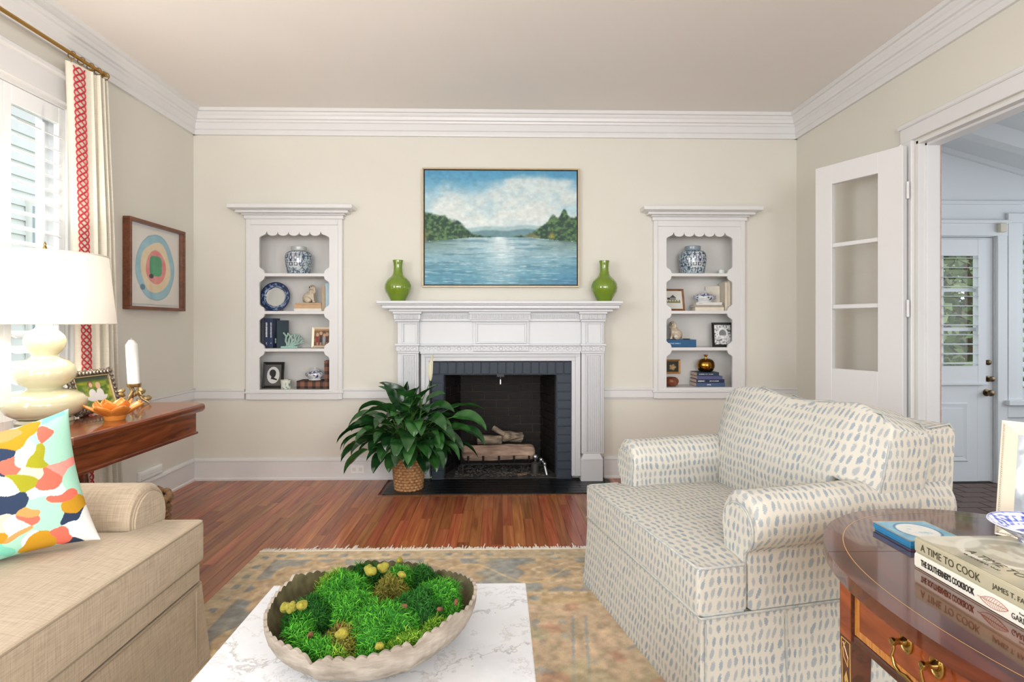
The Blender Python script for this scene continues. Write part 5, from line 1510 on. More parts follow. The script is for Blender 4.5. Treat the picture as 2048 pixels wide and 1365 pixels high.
# --- round abstract art in a shadow-box frame
M_mah = mat_wood('mahogany', '#4a2013', '#7c3b22', .22, (1.2, 12, 12), 3.0, coat=.4)
M_mahy = mat_wood('mahogany_lengthwise', '#5a2917', '#8f4a2a', .2, (10, .8, 10), 3.0, coat=.5)
M_artf = mat_wood('walnut_box', '#5d3320', '#7f4a2f', .35, (8, 1.5, 8), 4.)
def rings_art(U, V):
    w = .05 * (fbm(U * 3, V * 3, 3, 2) - .5); w2 = .05 * (fbm(U * 3 + 5, V * 3, 3, 4) - .5)
    x, y = (U - .51 + w) / .385, (V - .50 + w2) / .43
    r = np.sqrt(x * x + y * y); n = fbm(U * 9, V * 9, 4, 7)
    C = np.broadcast_to(hexv('#e2ded6'), U.shape + (3,)).copy()
    C = mixc(C, mixc(hexv('#7fb4c6'), hexv('#a9cdd6'), n), sstep(1.02, 1.0, r))
    C = mixc(C, hexv('#6d8f98'), sstep(.025, .0, np.abs(r - 1.01)) * .6)
    C = mixc(C, mixc(hexv('#e0c79c'), hexv('#eadbbd'), n), sstep(.80, .77, r + .03 * np.sin(4 * np.arctan2(y, x))))
    C = mixc(C, mixc(hexv('#d86a6a'), hexv('#eba7a0'), n), sstep(.54, .52, r))
    q = np.maximum(np.abs(U - .51) / .125, np.abs(V - .52) / .13)
    q = (np.abs((U - .51) / .125) ** 4 + np.abs((V - .515) / .135) ** 4) ** .25
    C = mixc(C, mixc(hexv('#2f8f63'), hexv('#5aa878'), n), sstep(1.03, .97, q))
    C = mixc(C, hexv('#3f3e46'), sstep(1.1, .9, np.hypot((U - .42) / .045, (V - .375) / .03)))
    return mixc(C, hexv('#4d7d92'), sstep(1.1, .8, np.hypot((U - .25) / .05, (V - .22) / .04)))
ya, yb, za, zb = 3.78, 4.44, 1.357, 1.968
AM = basis((XL + .052, (ya + yb) / 2, za), (0, 1, 0), (-1, 0, 0), (0, 0, 1))
art = thing('framed_art', 'wooden shadow-box frame with concentric painted rings on the left wall', 'art', (XL + .03, (ya + yb) / 2, za))
w_, h_, br = yb - ya, zb - za, .022
obj('frame', G().box(-w_ / 2, w_ / 2, 0, .05, 0, br, .002).box(-w_ / 2, w_ / 2, 0, .05, h_ - br, h_, .002).box(-w_ / 2, -w_ / 2 + br, 0, .05, br, h_ - br, .002).box(w_ / 2 - br, w_ / 2, 0, .05, br, h_ - br, .002).xf(AM), M_artf, art)
obj('mat_board', G().box(-w_ / 2 + br, w_ / 2 - br, .040, .05, br, h_ - br).xf(AM), mat('cream_mat', '#e8e6e1', .8), art)
AN = np.array(AM)
def apos(U, V):
    P = np.stack([-w_ / 2 + .04 + (w_ - .08) * U, np.full_like(U, .034), .04 + (h_ - .08) * V, np.ones_like(U)], -1) @ AN.T
    return P[..., 0], P[..., 1], P[..., 2]
colour_grid('painted_sheet', rings_art, apos, 140, 140, M_print, art)
obj('pane', G().box(-w_ / 2 + br, w_ / 2 - br, .006, .008, br, h_ - br).xf(AM), M_glass, art)

# --- wall register
reg = thing('wall_register', 'white metal air register low on the window wall', 'vent', (XL + .02, 4.06, .18))
obj('plate', G().box(XL + .001, XL + .022, 3.93, 4.19, .180, .245, .003), M_white, reg)
for i in range(3):
    obj('louver', G().box(XL + .022, XL + .027, 3.945, 4.175, .192 + i * .017, .199 + i * .017), M_white, reg)
def outlet(name, label, x, z):
    t = thing(name, label, 'outlet', (x, YB - .02, z))
    obj('plate', G().box(x - .055, x + .055, YB - .0245, YB - .0185, z - .035, z + .035, .002), M_white, t)
    for k in (-1, 1):
        obj('socket', G().box(x + k * .026 - .014, x + k * .026 + .014, YB - .0262, YB - .0243, z - .014, z + .014, .003), mat('socket_white', '#dddbd6', .4), t)
outlet('wall_outlet', 'white double outlet set sideways in the baseboard by the plant', aty(716, 935, YB).x, .085)

# --- mahogany side table with clipped corners
TZ = .80
tb = thing('side_table', 'mahogany side table with clipped corners under the lamp', 'table', (-2.05, 2.82, 0))
def octo(x0, x1, y0, y1, c): return [(x0, y0), (x1 - c, y0), (x1, y0 + c), (x1, y1 - c), (x1 - c, y1), (x0, y1)]
tx0, tx1, ty0, ty1 = -2.30, -1.70, 2.26, 3.385
g = G()
prof = [(.010, -.046), (.004, -.040), (0, -.030), (0, -.012), (.004, -.003), (.010, 0)]
g.loft([[(x, y, TZ + dz) for x, y in octo(tx0, tx1 - d, ty0 + d, ty1 - d, .055)] for d, dz in prof])
obj('top', g, M_mahy, tb)
g = G().prism(octo(tx0 + .02, tx1 - .035, ty0 + .035, ty1 - .035, .05), 'z', TZ - .165, TZ - .046)
obj('apron', g, M_mahy, tb)
obj('bead', G().loft([[(x, y, TZ - .165 + dz) for x, y in octo(tx0 + .02, tx1 - .035 + d, ty0 + .035 - d, ty1 - .035 + d, .05)] for d, dz in ((0, -.010), (.008, -.006), (.008, .004), (0, .008))]), M_mahy, tb)
pxc, pyc = -2.08, 2.88
obj('pedestal', G().lathe([(.05, TZ - .166), (.055, TZ - .2), (.04, TZ - .23), (.03, TZ - .26), (.035, TZ - .32), (.05, TZ - .42), (.042, TZ - .5), (.03, TZ - .54), (.05, TZ - .57), (.055, .16), (.05, .12), (.02, .10)], 24, (pxc, pyc, 0)), M_mahy, tb, 40)
for k in range(4):
    a = R(45 + 90 * k); d = Vector((math.cos(a), math.sin(a), 0)); b0 = Vector((pxc, pyc, 0))
    obj('foot', G().tube([b0 + d * .03 + Vector((0, 0, .17)), b0 + d * .12 + Vector((0, 0, .15)), b0 + d * .22 + Vector((0, 0, .07)), b0 + d * .29 + Vector((0, 0, .018))], [.03, .028, .024, .017], 8), M_mahy, tb, 50)

# --- lamp
LX, LY = -2.115, 2.70
t_l = LX * math.sin(YAW) + LY * math.cos(YAW)
def lz(py): return CAM_H + (HORIZON - py) * t_l / F_PX
def lr(px): return px * t_l / F_PX
lamp = thing('table_lamp', 'ivory triple-gourd ceramic table lamp with white drum shade', 'lamp', (LX, LY, TZ))
M_ivory = mat('ivory_glaze', '#d2ceac', .1, coat=.6)
M_shade = bpy.data.materials.new('lamp_shade_linen'); M_shade.use_nodes = True
_n, _l = M_shade.node_tree.nodes, M_shade.node_tree.links
_n.remove(_n['Principled BSDF'])
_d = _n.new('ShaderNodeBsdfDiffuse'); _d.inputs['Color'].default_value = (*lin('#e2ded6'), 1)
_t = _n.new('ShaderNodeBsdfTranslucent'); _t.inputs['Color'].default_value = (*lin('#f4ece0'), 1)
_m = _n.new('ShaderNodeMixShader'); _m.inputs['Fac'].default_value = .05
_l.new(_d.outputs[0], _m.inputs[1]); _l.new(_t.outputs[0], _m.inputs[2]); _l.new(_m.outputs[0], _n['Material Output'].inputs['Surface'])
z0 = TZ + .0005
obj('foot', G().lathe([(.001, z0), (lr(47), z0), (lr(48), z0 + .006), (lr(46), z0 + .018), (.001, z0 + .02)], 40, (LX, LY, 0)), M_ivory, lamp, 40)
gp = [(44, 835), (50, 832), (62, 824), (69.5, 811), (69, 800), (62, 790), (48, 783), (32, 779), (28, 776), (30, 773), (41, 767), (50, 756), (51.5, 744), (48, 731), (38, 722), (26, 717), (21, 713), (21.5, 709), (27, 703), (33, 694), (35, 682), (32.5, 672), (25, 664), (17, 658), (12.5, 653), (11, 646), (10, 640)]
obj('gourd_body', G().lathe([(lr(a), lz(b)) for a, b in gp], 48, (LX, LY, 0)), M_ivory, lamp, 60)
obj('stem', G().tube([(LX, LY, lz(642)), (LX, LY, lz(560))], .011, 10).tube([(LX, LY, lz(575)), (LX, LY, lz(507))], .004, 8), M_brass, lamp, 50)
obj('bulb', G().sphere((LX, LY, lz(602)), .026, 14, 10), mat('bulb_glass', '#fff6e6', .3), lamp, 180)
obj('socket', G().lathe([(.012, lz(642)), (.020, lz(636)), (.036, lz(620)), (.046, lz(613)), (.001, lz(614))], 20, (LX, LY, 0)), M_brass, lamp, 50)  # unseen flared cup, added to keep the bulb's light off the gourd
g = G()
g.loft([[(LX + r * math.cos(2 * math.pi * k / 64), LY + r * math.sin(2 * math.pi * k / 64), z) for k in range(64)] for r, z in ((lr(119), lz(648)), (lr(112), lz(580)), (lr(105), lz(510)))], True, False)
obj('shade', g, M_shade, lamp, 180)
for zz_, rr_ in ((lz(648), lr(119)), (lz(510), lr(105))):
    obj('shade_rim', G().tube([(LX + rr_ * math.cos(2 * math.pi * k / 48), LY + rr_ * math.sin(2 * math.pi * k / 48), zz_) for k in range(48)], .0035, 6, closed=True), mat('shade_tape', '#ece6d8', .8), lamp, 180)
for k in range(3):
    a = 2 * math.pi * k / 3 + .4
    obj('spider', G().tube([(LX, LY, lz(512)), (LX + lr(104) * math.cos(a), LY + lr(104) * math.sin(a), lz(512))], .002, 5), M_brass, lamp)
obj('finial', G().lathe([(.001, lz(510)), (.011, lz(510)), (.010, lz(508)), (.005, lz(506)), (.007, lz(501)), (.0085, lz(497)), (.006, lz(493)), (.004, lz(491)), (.006, lz(489)), (.005, lz(487)), (.001, lz(484))], 14, (LX, LY, 0)), M_antique, lamp, 50)
bl = bpy.data.lights.new('lamp_bulb_light', 'POINT'); bl.energy = 19; bl.color = (1.0, .90, .78); bl.shadow_soft_size = .035
blo = bpy.data.objects.new('lamp_bulb_light', bl); blo.location = (LX, LY, lz(572)); col.objects.link(blo)

# --- ornate photo frame
pa = atz(157, 829, TZ + .02); pb = atz(247, 811, TZ + .02)
ex = Vector((pb.x - pa.x, pb.y - pa.y, 0)); fwid = ex.length; ex.normalize()
ctr = (Vector((pa.x, pa.y, 0)) + Vector((pb.x, pb.y, 0))) / 2
OM = Matrix.Translation((ctr.x, ctr.y, TZ + .0075)) @ Matrix.Rotation(math.atan2(ex.y, ex.x), 4, 'Z') @ Matrix.Rotation(R(-16), 4, 'X')
M_pewter = mat('antique_silver', '#8b8175', .32, .8, var=.3, vscale=60)
def ornate(t):
    W, Hh, b = fwid, .228, .040
    cs = [(-W / 2 + b / 2, b / 2), (W / 2 - b / 2, b / 2), (W / 2 - b / 2, Hh - b / 2), (-W / 2 + b / 2, Hh - b / 2)]
    for k in range(4):
        a, c = Vector((cs[k][0], .012, cs[k][1])), Vector((cs[(k + 1) % 4][0], .012, cs[(k + 1) % 4][1]))
        L = (c - a).length; e = (c - a) / L; a2 = a - e * b * .42; L2 = L + b * .84
        nn = int(L2 / .004); pts, rs = [], []
        for i in range(nn + 1):
            s = i / nn * L2
            pts.append(a2 + e * s + Vector((0, -.002 * math.cos(s * 260), 0)))
            rs.append(b * .44 * (1 + .13 * math.sin(s * 260) + .06 * math.sin(s * 111)))
        g = G().tube(pts, rs, 12)
        g.v = [(x, .010 + (y - .010) * .62, z) for x, y, z in g.v]
        # leaf curls on the rail
        for i in range(int(L2 / .024)):
            p = a2 + e * (.012 + i * .024)
            g.sphere((p.x, -.002, p.z), (.013, .007, .007), 8, 5, Matrix.Rotation(R(35 if k % 2 else 125), 3, 'Y'))
        obj('frame_rail', g.xf(OM), M_pewter, t, 60)
    iw = W / 2 - b
    obj('inner_lip', G().box(-iw - .004, iw + .004, .0, .01, b - .006, b, .001).box(-iw - .004, iw + .004, .0, .01, Hh - b, Hh - b + .006, .001).box(-iw - .006, -iw, .0, .01, b, Hh - b, .001).box(iw, iw + .006, .0, .01, b, Hh - b, .001).xf(OM), mat('pale_gold_lip', '#c2ab84', .3, .6), t)
def girls(U, V):
    n = fbm(U * 7, V * 7, 4, 3)
    C = mixc(hexv('#8fa022'), hexv('#4f7023'), sstep(.35, .65, n)); C = mixc(C, hexv('#b8b23a'), sstep(.55, .75, fbm(U * 5, V * 6, 3, 9)) * .8)
    C = mixc(C, hexv('#3f4f3a'), sstep(.78, .92, V))
    for cx, top, hair in ((.44, .74, '#8a5a3a'), (.66, .68, '#d9b98a')):
        C = mixc(C, hexv('#e8e6e6'), sstep(1.05, .95, ((U - cx) / (.11 + .10 * (V < .33))) ** 2 + ((V - .36) / .22) ** 2))
        C = mixc(C, hexv(hair), sstep(1.1, .9, ((U - cx + .01) / .075) ** 2 + ((V - top) / .12) ** 2))
        C = mixc(C, hexv('#e3b79c'), sstep(1.1, .9, ((U - cx) / .048) ** 2 + ((V - top + .02) / .085) ** 2))
    return C
picture('photo_frame', 'ornate antique silver frame with photo of two children on the side table', OM, fwid, .228, .040, .022, M_pewter, girls, nu=70, nv=60, barfn=ornate, easel=.07)

# --- candle and holder
cp = atz(268, 809, TZ)
hold = thing('candle_holder', 'gilded twig candle holder at the back of the side table', 'candle holder', (cp.x, cp.y, TZ))
M_gtwig = mat('gilded_metal', '#b39a6c', .35, .8, var=.3, vscale=70)
q = random.Random(4); CZ = TZ + .105
for k in range(3):
    a = k * 2.1 + .3
    obj('leg', G().tube([(cp.x + .075 * math.cos(a), cp.y + .075 * math.sin(a), TZ + .006), (cp.x + .04 * math.cos(a), cp.y + .04 * math.sin(a), TZ + .03), (cp.x + .012 * math.cos(a), cp.y + .012 * math.sin(a), TZ + .075), (cp.x + .03 * math.cos(a), cp.y + .03 * math.sin(a), CZ)], [.006, .009, .008, .006], 7), M_gtwig, hold, 60)
obj('cup', G().lathe([(.001, CZ - .006), (.030, CZ - .006), (.036, CZ), (.037, CZ + .014), (.0345, CZ + .014), (.033, CZ), (.001, CZ - .001)], 20, (cp.x, cp.y, 0)), M_gtwig, hold, 50)
for k in range(14):
    a = q.uniform(0, 6.28); zz = q.uniform(.02, .10); r_ = .05 * (1 - zz * 5) + .03
    obj('leaf', G().sphere((cp.x + r_ * math.cos(a), cp.y + r_ * math.sin(a), TZ + zz), (.022, .006, .013), 8, 5, Matrix.Rotation(a, 3, 'Z') @ Matrix.Rotation(q.uniform(-.8, .8), 3, 'Y')), M_gtwig, hold, 60)
can = thing('candle', 'thick white pillar candle in the gilded holder', 'candle', (cp.x, cp.y, CZ))
lean_ = Matrix.Translation((cp.x, cp.y, CZ)) @ Matrix.Rotation(R(-3.5), 4, 'Y')
obj('wax', G().lathe([(.001, 0), (.0305, 0), (.031, .2), (.0305, .235), (.012, .262), (.001, .264)], 24).xf(lean_), mat('white_wax', '#ecece8', .35), can, 20)
obj('wick', G().tube([(0, 0, .262), (.001, 0, .274)], .0015, 5).xf(lean_), mat('wick', '#e9e4d8', .9), can)

# --- orange flower bowl
fb_ = atz(230, 840, TZ)
flo = thing('flower_bowl', 'orange flower-shaped bowl on the side table', 'bowl', (fb_.x, fb_.y, TZ))
M_orange = mat('orange_glaze', '#e2953f', .28, c2='#d67c34', vscale=14, coat=.3)
obj('base', G().lathe([(.001, TZ + .0005), (.042, TZ + .0005), (.046, TZ + .012), (.050, TZ + .024), (.04, TZ + .026), (.001, TZ + .02)], 28, (fb_.x, fb_.y, 0)), M_orange, flo, 50)
for ring_, (n_, rad, zt, w, base) in enumerate(((7, .122, .072, .062, .03), (6, .070, .088, .058, .018))):
    for k in range(n_):
        a = 2 * math.pi * (k + .5 * ring_) / n_ + .2
        def pet(u, v, a=a, rad=rad, zt=zt, w=w, base=base):
            r = base + (rad - base) * v; ww = w * (.75 + .9 * v - 1.65 * v ** 3.2) * .62
            t = (u - .5) * 2
            z = TZ + .014 + (zt - .014) * v ** 1.1 + .014 * t * t * (1 - v * .4)
            return (fb_.x + r * math.cos(a) - t * ww * math.sin(a), fb_.y + r * math.sin(a) + t * ww * math.cos(a), z)
        o = obj('petal', G().grid(pet, 6, 8), M_orange, flo, 180, False)
        sd = o.modifiers.new('thick', 'SOLIDIFY'); sd.thickness = .005; sd.offset = 0

# ------------------------------------------------------------------ upholstery helpers
def mask_cushion(us, vs_, mask, t0, t1, M_, e=.02, crown=.02, uc=None):
    g = G(); idx = {}
    nu, nv = len(us) - 1, len(vs_) - 1
    umin, umax, vmin, vmax = us[0], us[-1], vs_[0], vs_[-1]
    ts = [t0, t0 + e, t1 - e, t1]
    def vid(i, j, k):
        key = (i, j, k)
        if key not in idx:
            u, v, t = us[i], vs_[j], ts[k]
            su, sv = (u - umin) / (umax - umin), (v - vmin) / (vmax - vmin)
            b = crown * (max(0, 1 - (2 * su - 1) ** 4)) * (max(0, 1 - (2 * sv - 1) ** 4))
            if k == 3: t += b
            if k == 0: t -= b * .25
            idx[key] = len(g.v); g.v.append((u, v, t))
        return idx[key]
    on = lambda i, j: 0 <= i < nu and 0 <= j < nv and mask((us[i] + us[i + 1]) / 2, (vs_[j] + vs_[j + 1]) / 2)
    for i in range(nu):
        for j in range(nv):
            if not on(i, j): continue
            g.f.append((vid(i, j, 3), vid(i + 1, j, 3), vid(i + 1, j + 1, 3), vid(i, j + 1, 3)))
            g.f.append((vid(i, j, 0), vid(i, j + 1, 0), vid(i + 1, j + 1, 0), vid(i + 1, j, 0)))
            for k in range(3):
                if not on(i - 1, j): g.f.append((vid(i, j, k), vid(i, j, k + 1), vid(i, j + 1, k + 1), vid(i, j + 1, k)))
                if not on(i + 1, j): g.f.append((vid(i + 1, j, k), vid(i + 1, j + 1, k), vid(i + 1, j + 1, k + 1), vid(i + 1, j, k + 1)))
                if not on(i, j - 1): g.f.append((vid(i, j, k), vid(i + 1, j, k), vid(i + 1, j, k + 1), vid(i, j, k + 1)))
                if not on(i, j + 1): g.f.append((vid(i, j + 1, k), vid(i, j + 1, k + 1), vid(i + 1, j + 1, k + 1), vid(i + 1, j + 1, k)))
    g.boxuv()
    if M_ is not None: g.xf(M_)
    return g
def soften(o, lv=2):
    s = o.modifiers.new('soft', 'SUBSURF'); s.levels = lv; s.render_levels = lv
    return o
def arc_profile(cx, cz, r, a0, a1, n):
    return [(cx + r * math.cos(R(a0 + (a1 - a0) * i / n)), cz + r * math.sin(R(a0 + (a1 - a0) * i / n))) for i in range(n + 1)]
def sweep(profile, stations, to3, uoff=0.):
    """closed profile swept over stations, UV in metres (arc length, distance)"""
    n = len(profile); al = [0.]
    for i in range(n):
        a, b = profile[i], profile[(i + 1) % n]
        al.append(al[-1] + math.hypot(b[0] - a[0], b[1] - a[1]))
    rings = [[tuple(to3(p, s)) for p in profile] for s in stations]
    uv = [[(s + uoff, al[j]) for j in range(n + 1)] for s in stations]
    return G().loft(rings, True, True, uv)

# --- sofa (only its far end is in the picture)
M_sofa = mat_linen('sofa_linen', '#a6957f', '#c3b29b', 210., .95, .5)
M_welt = mat('sofa_welt', '#ab9b85', .9, bump=.3, bscale=400)
SY0 = -.12
sofa = thing('sofa', 'beige linen roll-arm sofa with tailored skirt on the left', 'sofa', (-1.55, 1.0, 0))
FX, AX = -1.088, -1.262
ay0, ay1 = 1.965, 2.135        # far arm inner and outer faces
seat_us = [-1.98, -1.96, -1.75, -1.5, AX - .002, AX + .018, -1.16, FX - .022, FX]
seat_vs = [SY0, SY0 + .02, .3, .7, .98, .998]
def seat_part(v0, v1, ear, nm):
    vs_ = [v0, v0 + .02, v0 + (v1 - v0) * .35, v0 + (v1 - v0) * .7, v1 - .14 if ear > 0 else v1 - .1, v1 - .02, v1]
    if ear > 0: vs_ += [v1 + .02, v1 + ear - .02, v1 + ear]
    if ear < 0: vs_ = [v0 + ear, v0 + ear + .02, v0 - .02] + vs_
    def mk(u, v):
        if v > v1 or v < v0: return u > AX
        return True
    o = soften(obj(nm, mask_cushion(seat_us, vs_, mk, .388, .528, None, .014, .035), M_sofa, sofa, 180))
    return o
seat_part(1.0, 1.955, .175, 'seat_cushion')
seat_part(.02, .995, -.14, 'seat_cushion')
# welts of the visible cushion
def welt(pts, parent, m, r=.0048): return obj('welt', G().tube(pts, r, 6), m, parent, 60)
wy = 2.128
welt([(FX - .002, 1.0, .527), (FX - .002, wy - .02, .527), (FX - .008, wy - .005, .527), (FX - .02, wy, .527), (AX + .02, wy, .527)], sofa, M_welt)
welt([(FX - .002, 1.0, .392), (FX - .002, wy - .02, .392), (FX - .008, wy - .005, .392), (FX - .02, wy, .392), (AX + .02, wy, .392)], sofa, M_welt)
g = G().box(-2.05, FX - .012, SY0 - .04, 2.128, .30, .386, .012); g.boxuv()
obj('base_rail', g, M_sofa, sofa, 40)
def flared(x0, x1, y0, y1, z0, z1, fl, cv=.0):
    g = G(); lo = [(x0, y0 - fl), (x1 + fl, y0 - fl), (x1 + fl, y1 + fl), (x0, y1 + fl)]; hi = [(x0, y0), (x1, y0), (x1, y1), (x0, y1)]
    rings = []
    for t in np.linspace(0, 1, 6):
        rings.append([(a[0] + (b[0] - a[0]) * t, a[1] + (b[1] - a[1]) * t, z0 + (z1 - z0) * t) for a, b in zip(lo, hi)])
    g.loft(rings); g.boxuv(); return g
obj('skirt', flared(-2.05, FX - .012, SY0 - .04, 2.13, .012, .302, .022), M_sofa, sofa)
welt([(FX - .010, 1.0, .302), (FX - .010, 2.118, .302), (FX - .02, 2.132, .302), (AX, 2.132, .302)], sofa, M_welt, .004)
obj('kick_pleat', G().box(FX + .004, FX + .009, 2.06, 2.064, .014, .296), M_welt, sofa)
# far roll arm
def sofa_arm(yi, yo, sgn):
    cy, cz, r = (yi + yo) / 2 + sgn * .025, .572, .108
    prof = [(yo, .30)] + [(p[0], p[1]) for p in arc_profile(cy, cz, r, -50 if sgn > 0 else 230, 200 if sgn > 0 else -20, 22)] + [(yi, .45), (yi, .30)]
    st = [-2.02, -1.8, -1.6, -1.4, AX - .012, AX]
    def to3(p, s):
        k = 1.0 if s < AX - .001 else .955
        return (s, cy + (p[0] - cy) * k, .45 + (p[1] - .45) * k)
    obj('arm', sweep(prof, st, to3), M_sofa, sofa, 50)
    pf = [(cy + (p[0] - cy) * .86, .45 + (p[1] - .45) * .90) for p in prof]
    pn = G().loft([[(AX, p[0], p[1]) for p in pf], [(AX + .012, cy + (p[0] - cy) * .95, .45 + (p[1] - .45) * .97) for p in pf]]); pn.boxuv()
    ap = obj('arm_panel', pn, M_sofa, sofa, 40)
    obj('welt', G().tube([(AX + .004, p[0], p[1]) for p in pf], .0042, 6, closed=True), M_welt, ap, 60)
sofa_arm(ay0, ay1, 1); sofa_arm(SY0 + .15, SY0 - .02, -1)
g = G().prism([(-2.05, .30), (-1.86, .30), (-1.90, .92), (-1.93, .955), (-2.02, .955), (-2.06, .92)], 'y', SY0, 2.12); g.boxuv()
obj('back', g, M_sofa, sofa, 40)
for a, b in ((1.0, 1.945), (.03, .985)):
    Mb = basis((-1.86, 0, .535), (0, 1, 0), (-.22, 0, .975), (.975, 0, .22))
    obj_ = soften(obj('back_cushion', mask_cushion([a, a + .02, a + .3, (a + b) / 2, b - .3, b - .02, b], [0, .02, .15, .3, .42, .44], lambda u, v: True, 0, .16, Mb, .02, .05), M_sofa, sofa, 180))

# --- patterned throw pillow on the sofa
SITES = [(128, 844, 'm'), (118, 836, 't'), (103, 870, 'c'), (60, 895, 'w'), (17, 909, 'n'), (34, 883, 'y'), (20, 860, 'a'), (94, 902, 'o'), (34, 924, 'c'), (77, 930, 'p'), (116, 934, 'c'), (141, 885, 'm'), (133, 926, 'k'), (56, 951, 'o'), (103, 960, 'c'), (13, 960, 'w'),
         (13, 939, 'n'), (43, 992, 'n'), (10, 1000, 'n'), (133, 990, 'c'), (90, 990, 'm'), (84, 1001, 'a'), (21, 1026, 'p'), (81, 1021, 'c'), (110, 1012, 'm'), (120, 1036, 'm'), (150, 1041, 'n'), (159, 1018, 'y'), (173, 1052, 'w'), (13, 1052, 'y'), (18, 1078, 't'), (56, 1070, 'm'), (56, 1052, 'a'),
         (70, 1072, 'w'), (70, 1092, 'y'), (95, 1080, 'y'), (103, 1062, 'm'), (133, 1082, 'c'), (156, 1092, 'n'), (186, 1078, 'w'), (90, 975, 'w'), (130, 965, 'w'), (75, 880, 'm'), (50, 1036, 'w'), (146, 960, 'm'), (-30, 900, 'o'), (-40, 960, 'c'), (-35, 1030, 'm'), (-40, 1090, 'n'), (-90, 930, 'p'), (-95, 1010, 'w'), (-100, 1080, 'y'), (-150, 960, 't'), (-160, 1050, 'c'), (-130, 1110, 'm'), (-20, 880, 'w'), (60, 860, 'y'), (-60, 1060, 'y')]
PAL = {'m': '#abdcc6', 't': '#82d3ba', 'c': '#ea7360', 'w': '#eeeeea', 'n': '#34425c', 'y': '#c8952a', 'a': '#cb9f60', 'o': '#a6a42c', 'p': '#f3d2bc', 'k': '#f29a8e'}
PB = Vector((-1.275, 1.850, .565)); e_l = Vector((-.74, -.67, -.13)).normalized(); nrm = Vector((.67, -.74, 0)).normalized()
upv = Vector((0, 0, 1)) * .975 + e_l * .02 - nrm * .16; upv = (upv - e_l * (upv.dot(e_l) - .045)).normalized()
PS = .43
ax_s, ax_t = np.array([-205, 40]) / .255, np.array([-55, -265]) / .42
inv = np.linalg.inv(np.stack([ax_s, ax_t], 1))
site_uv = np.array([inv @ (np.array([a - 205, b - 1085])) for a, b, _ in SITES]) / PS
site_c = np.array([hexv(PAL[c]) for _, _, c in SITES])
def camo(U, V):
    wu = U + .17 * (fbm(U * 6, V * 6, 2, 5) - .5); wv = V + .17 * (fbm(U * 6 + 9, V * 6, 2, 8) - .5)
    keys = sorted(PAL); F = np.zeros(U.shape + (len(keys),))
    for s, (_, _, c) in zip(site_uv, SITES):
        F[..., keys.index(c)] += np.exp(-((wu - s[0]) ** 2 + ((wv - s[1]) * 1.2) ** 2) / (2 * .047 ** 2))
    F[..., keys.index('w')] += .07; F[..., keys.index('m')] += .10
    return np.array([hexv(PAL[k]) for k in keys])[np.argmax(F, -1)]
g = G()
NP = 220
U, V = np.meshgrid(np.linspace(0, 1, NP + 1), np.linspace(0, 1, NP + 1))
cu, cv = 2 * U - 1, 2 * V - 1
pin = 1 - .08 * (1 - np.abs(cv) ** 2) * np.abs(cu) ** 3; pin2 = 1 - .15 * (1 - np.abs(cu) ** 2) * np.abs(cv) ** 3
su, sv = cu * pin * PS / 2, cv * pin2 * PS / 2
th = .082 * ((1 - np.abs(cu) ** 2.4) * (1 - np.abs(cv) ** 2.4)) ** .55 + .004 + .004 * (fbm(U * 5, V * 5, 3, 2) - .5) * (1 - np.abs(cu) ** 4)
cen = PB + e_l * PS / 2 + upv * PS / 2
nn = e_l.cross(upv); nn = nn if nn.dot(nrm) > 0 else -nn
cC = camo(U, V)
for sgn in (1, -1):
    P = np.array(cen)[None, None] + su[..., None] * np.array(e_l) + sv[..., None] * np.array(upv) + sgn * th[..., None] * np.array(nn)
    b0 = len(g.v); g.v += P.reshape(-1, 3).tolist()
    a = (np.arange(NP)[:, None] * (NP + 1) + np.arange(NP)[None, :]).ravel() + b0
    g.f += np.stack([a, a + 1, a + NP + 2, a + NP + 1], 1)[:, ::1 if sgn < 0 else -1].tolist()
g.c = np.concatenate([lin_np(cC.reshape(-1, 3))] * 2)
pil = obj('throw_pillow', g, mat_vcol('printed_cotton', .9, .15, grain=.06, gscale=500, bump=.2, bscale=700), None, 180, False)
tag(pil, 'throw pillow with coral, navy, mint and mustard abstract shapes on the sofa', 'pillow')

# --- basket with a pale throw tucked behind the sofa arm
bk = thing('wicker_basket', 'brown wicker basket standing behind the sofa arm', 'basket', (-1.60, 2.46, 0))
M_wick = mat('brown_wicker', '#8a6844', .7, c2='#5f4227', vscale=60)
g = G()
for i in range(24):
    z = .012 + i * .02
    r = .145 + .025 * (i / 26)
    g.tube([(-1.60 + (r + .005 * math.sin(18 * a + math.pi * (i % 2))) * math.cos(a), 2.46 + (r + .005 * math.sin(18 * a + math.pi * (i % 2))) * math.sin(a), z) for a in np.linspace(0, 2 * math.pi, 54, endpoint=False)], .010, 5, closed=True)
obj('weave', g, M_wick, bk, 60)
obj('rim', G().tube([(-1.60 + .172 * math.cos(a), 2.46 + .172 * math.sin(a), .50 + .006 * math.sin(16 * a)) for a in np.linspace(0, 2 * math.pi, 54, endpoint=False)], .014, 7, closed=True), M_wick, bk, 60)

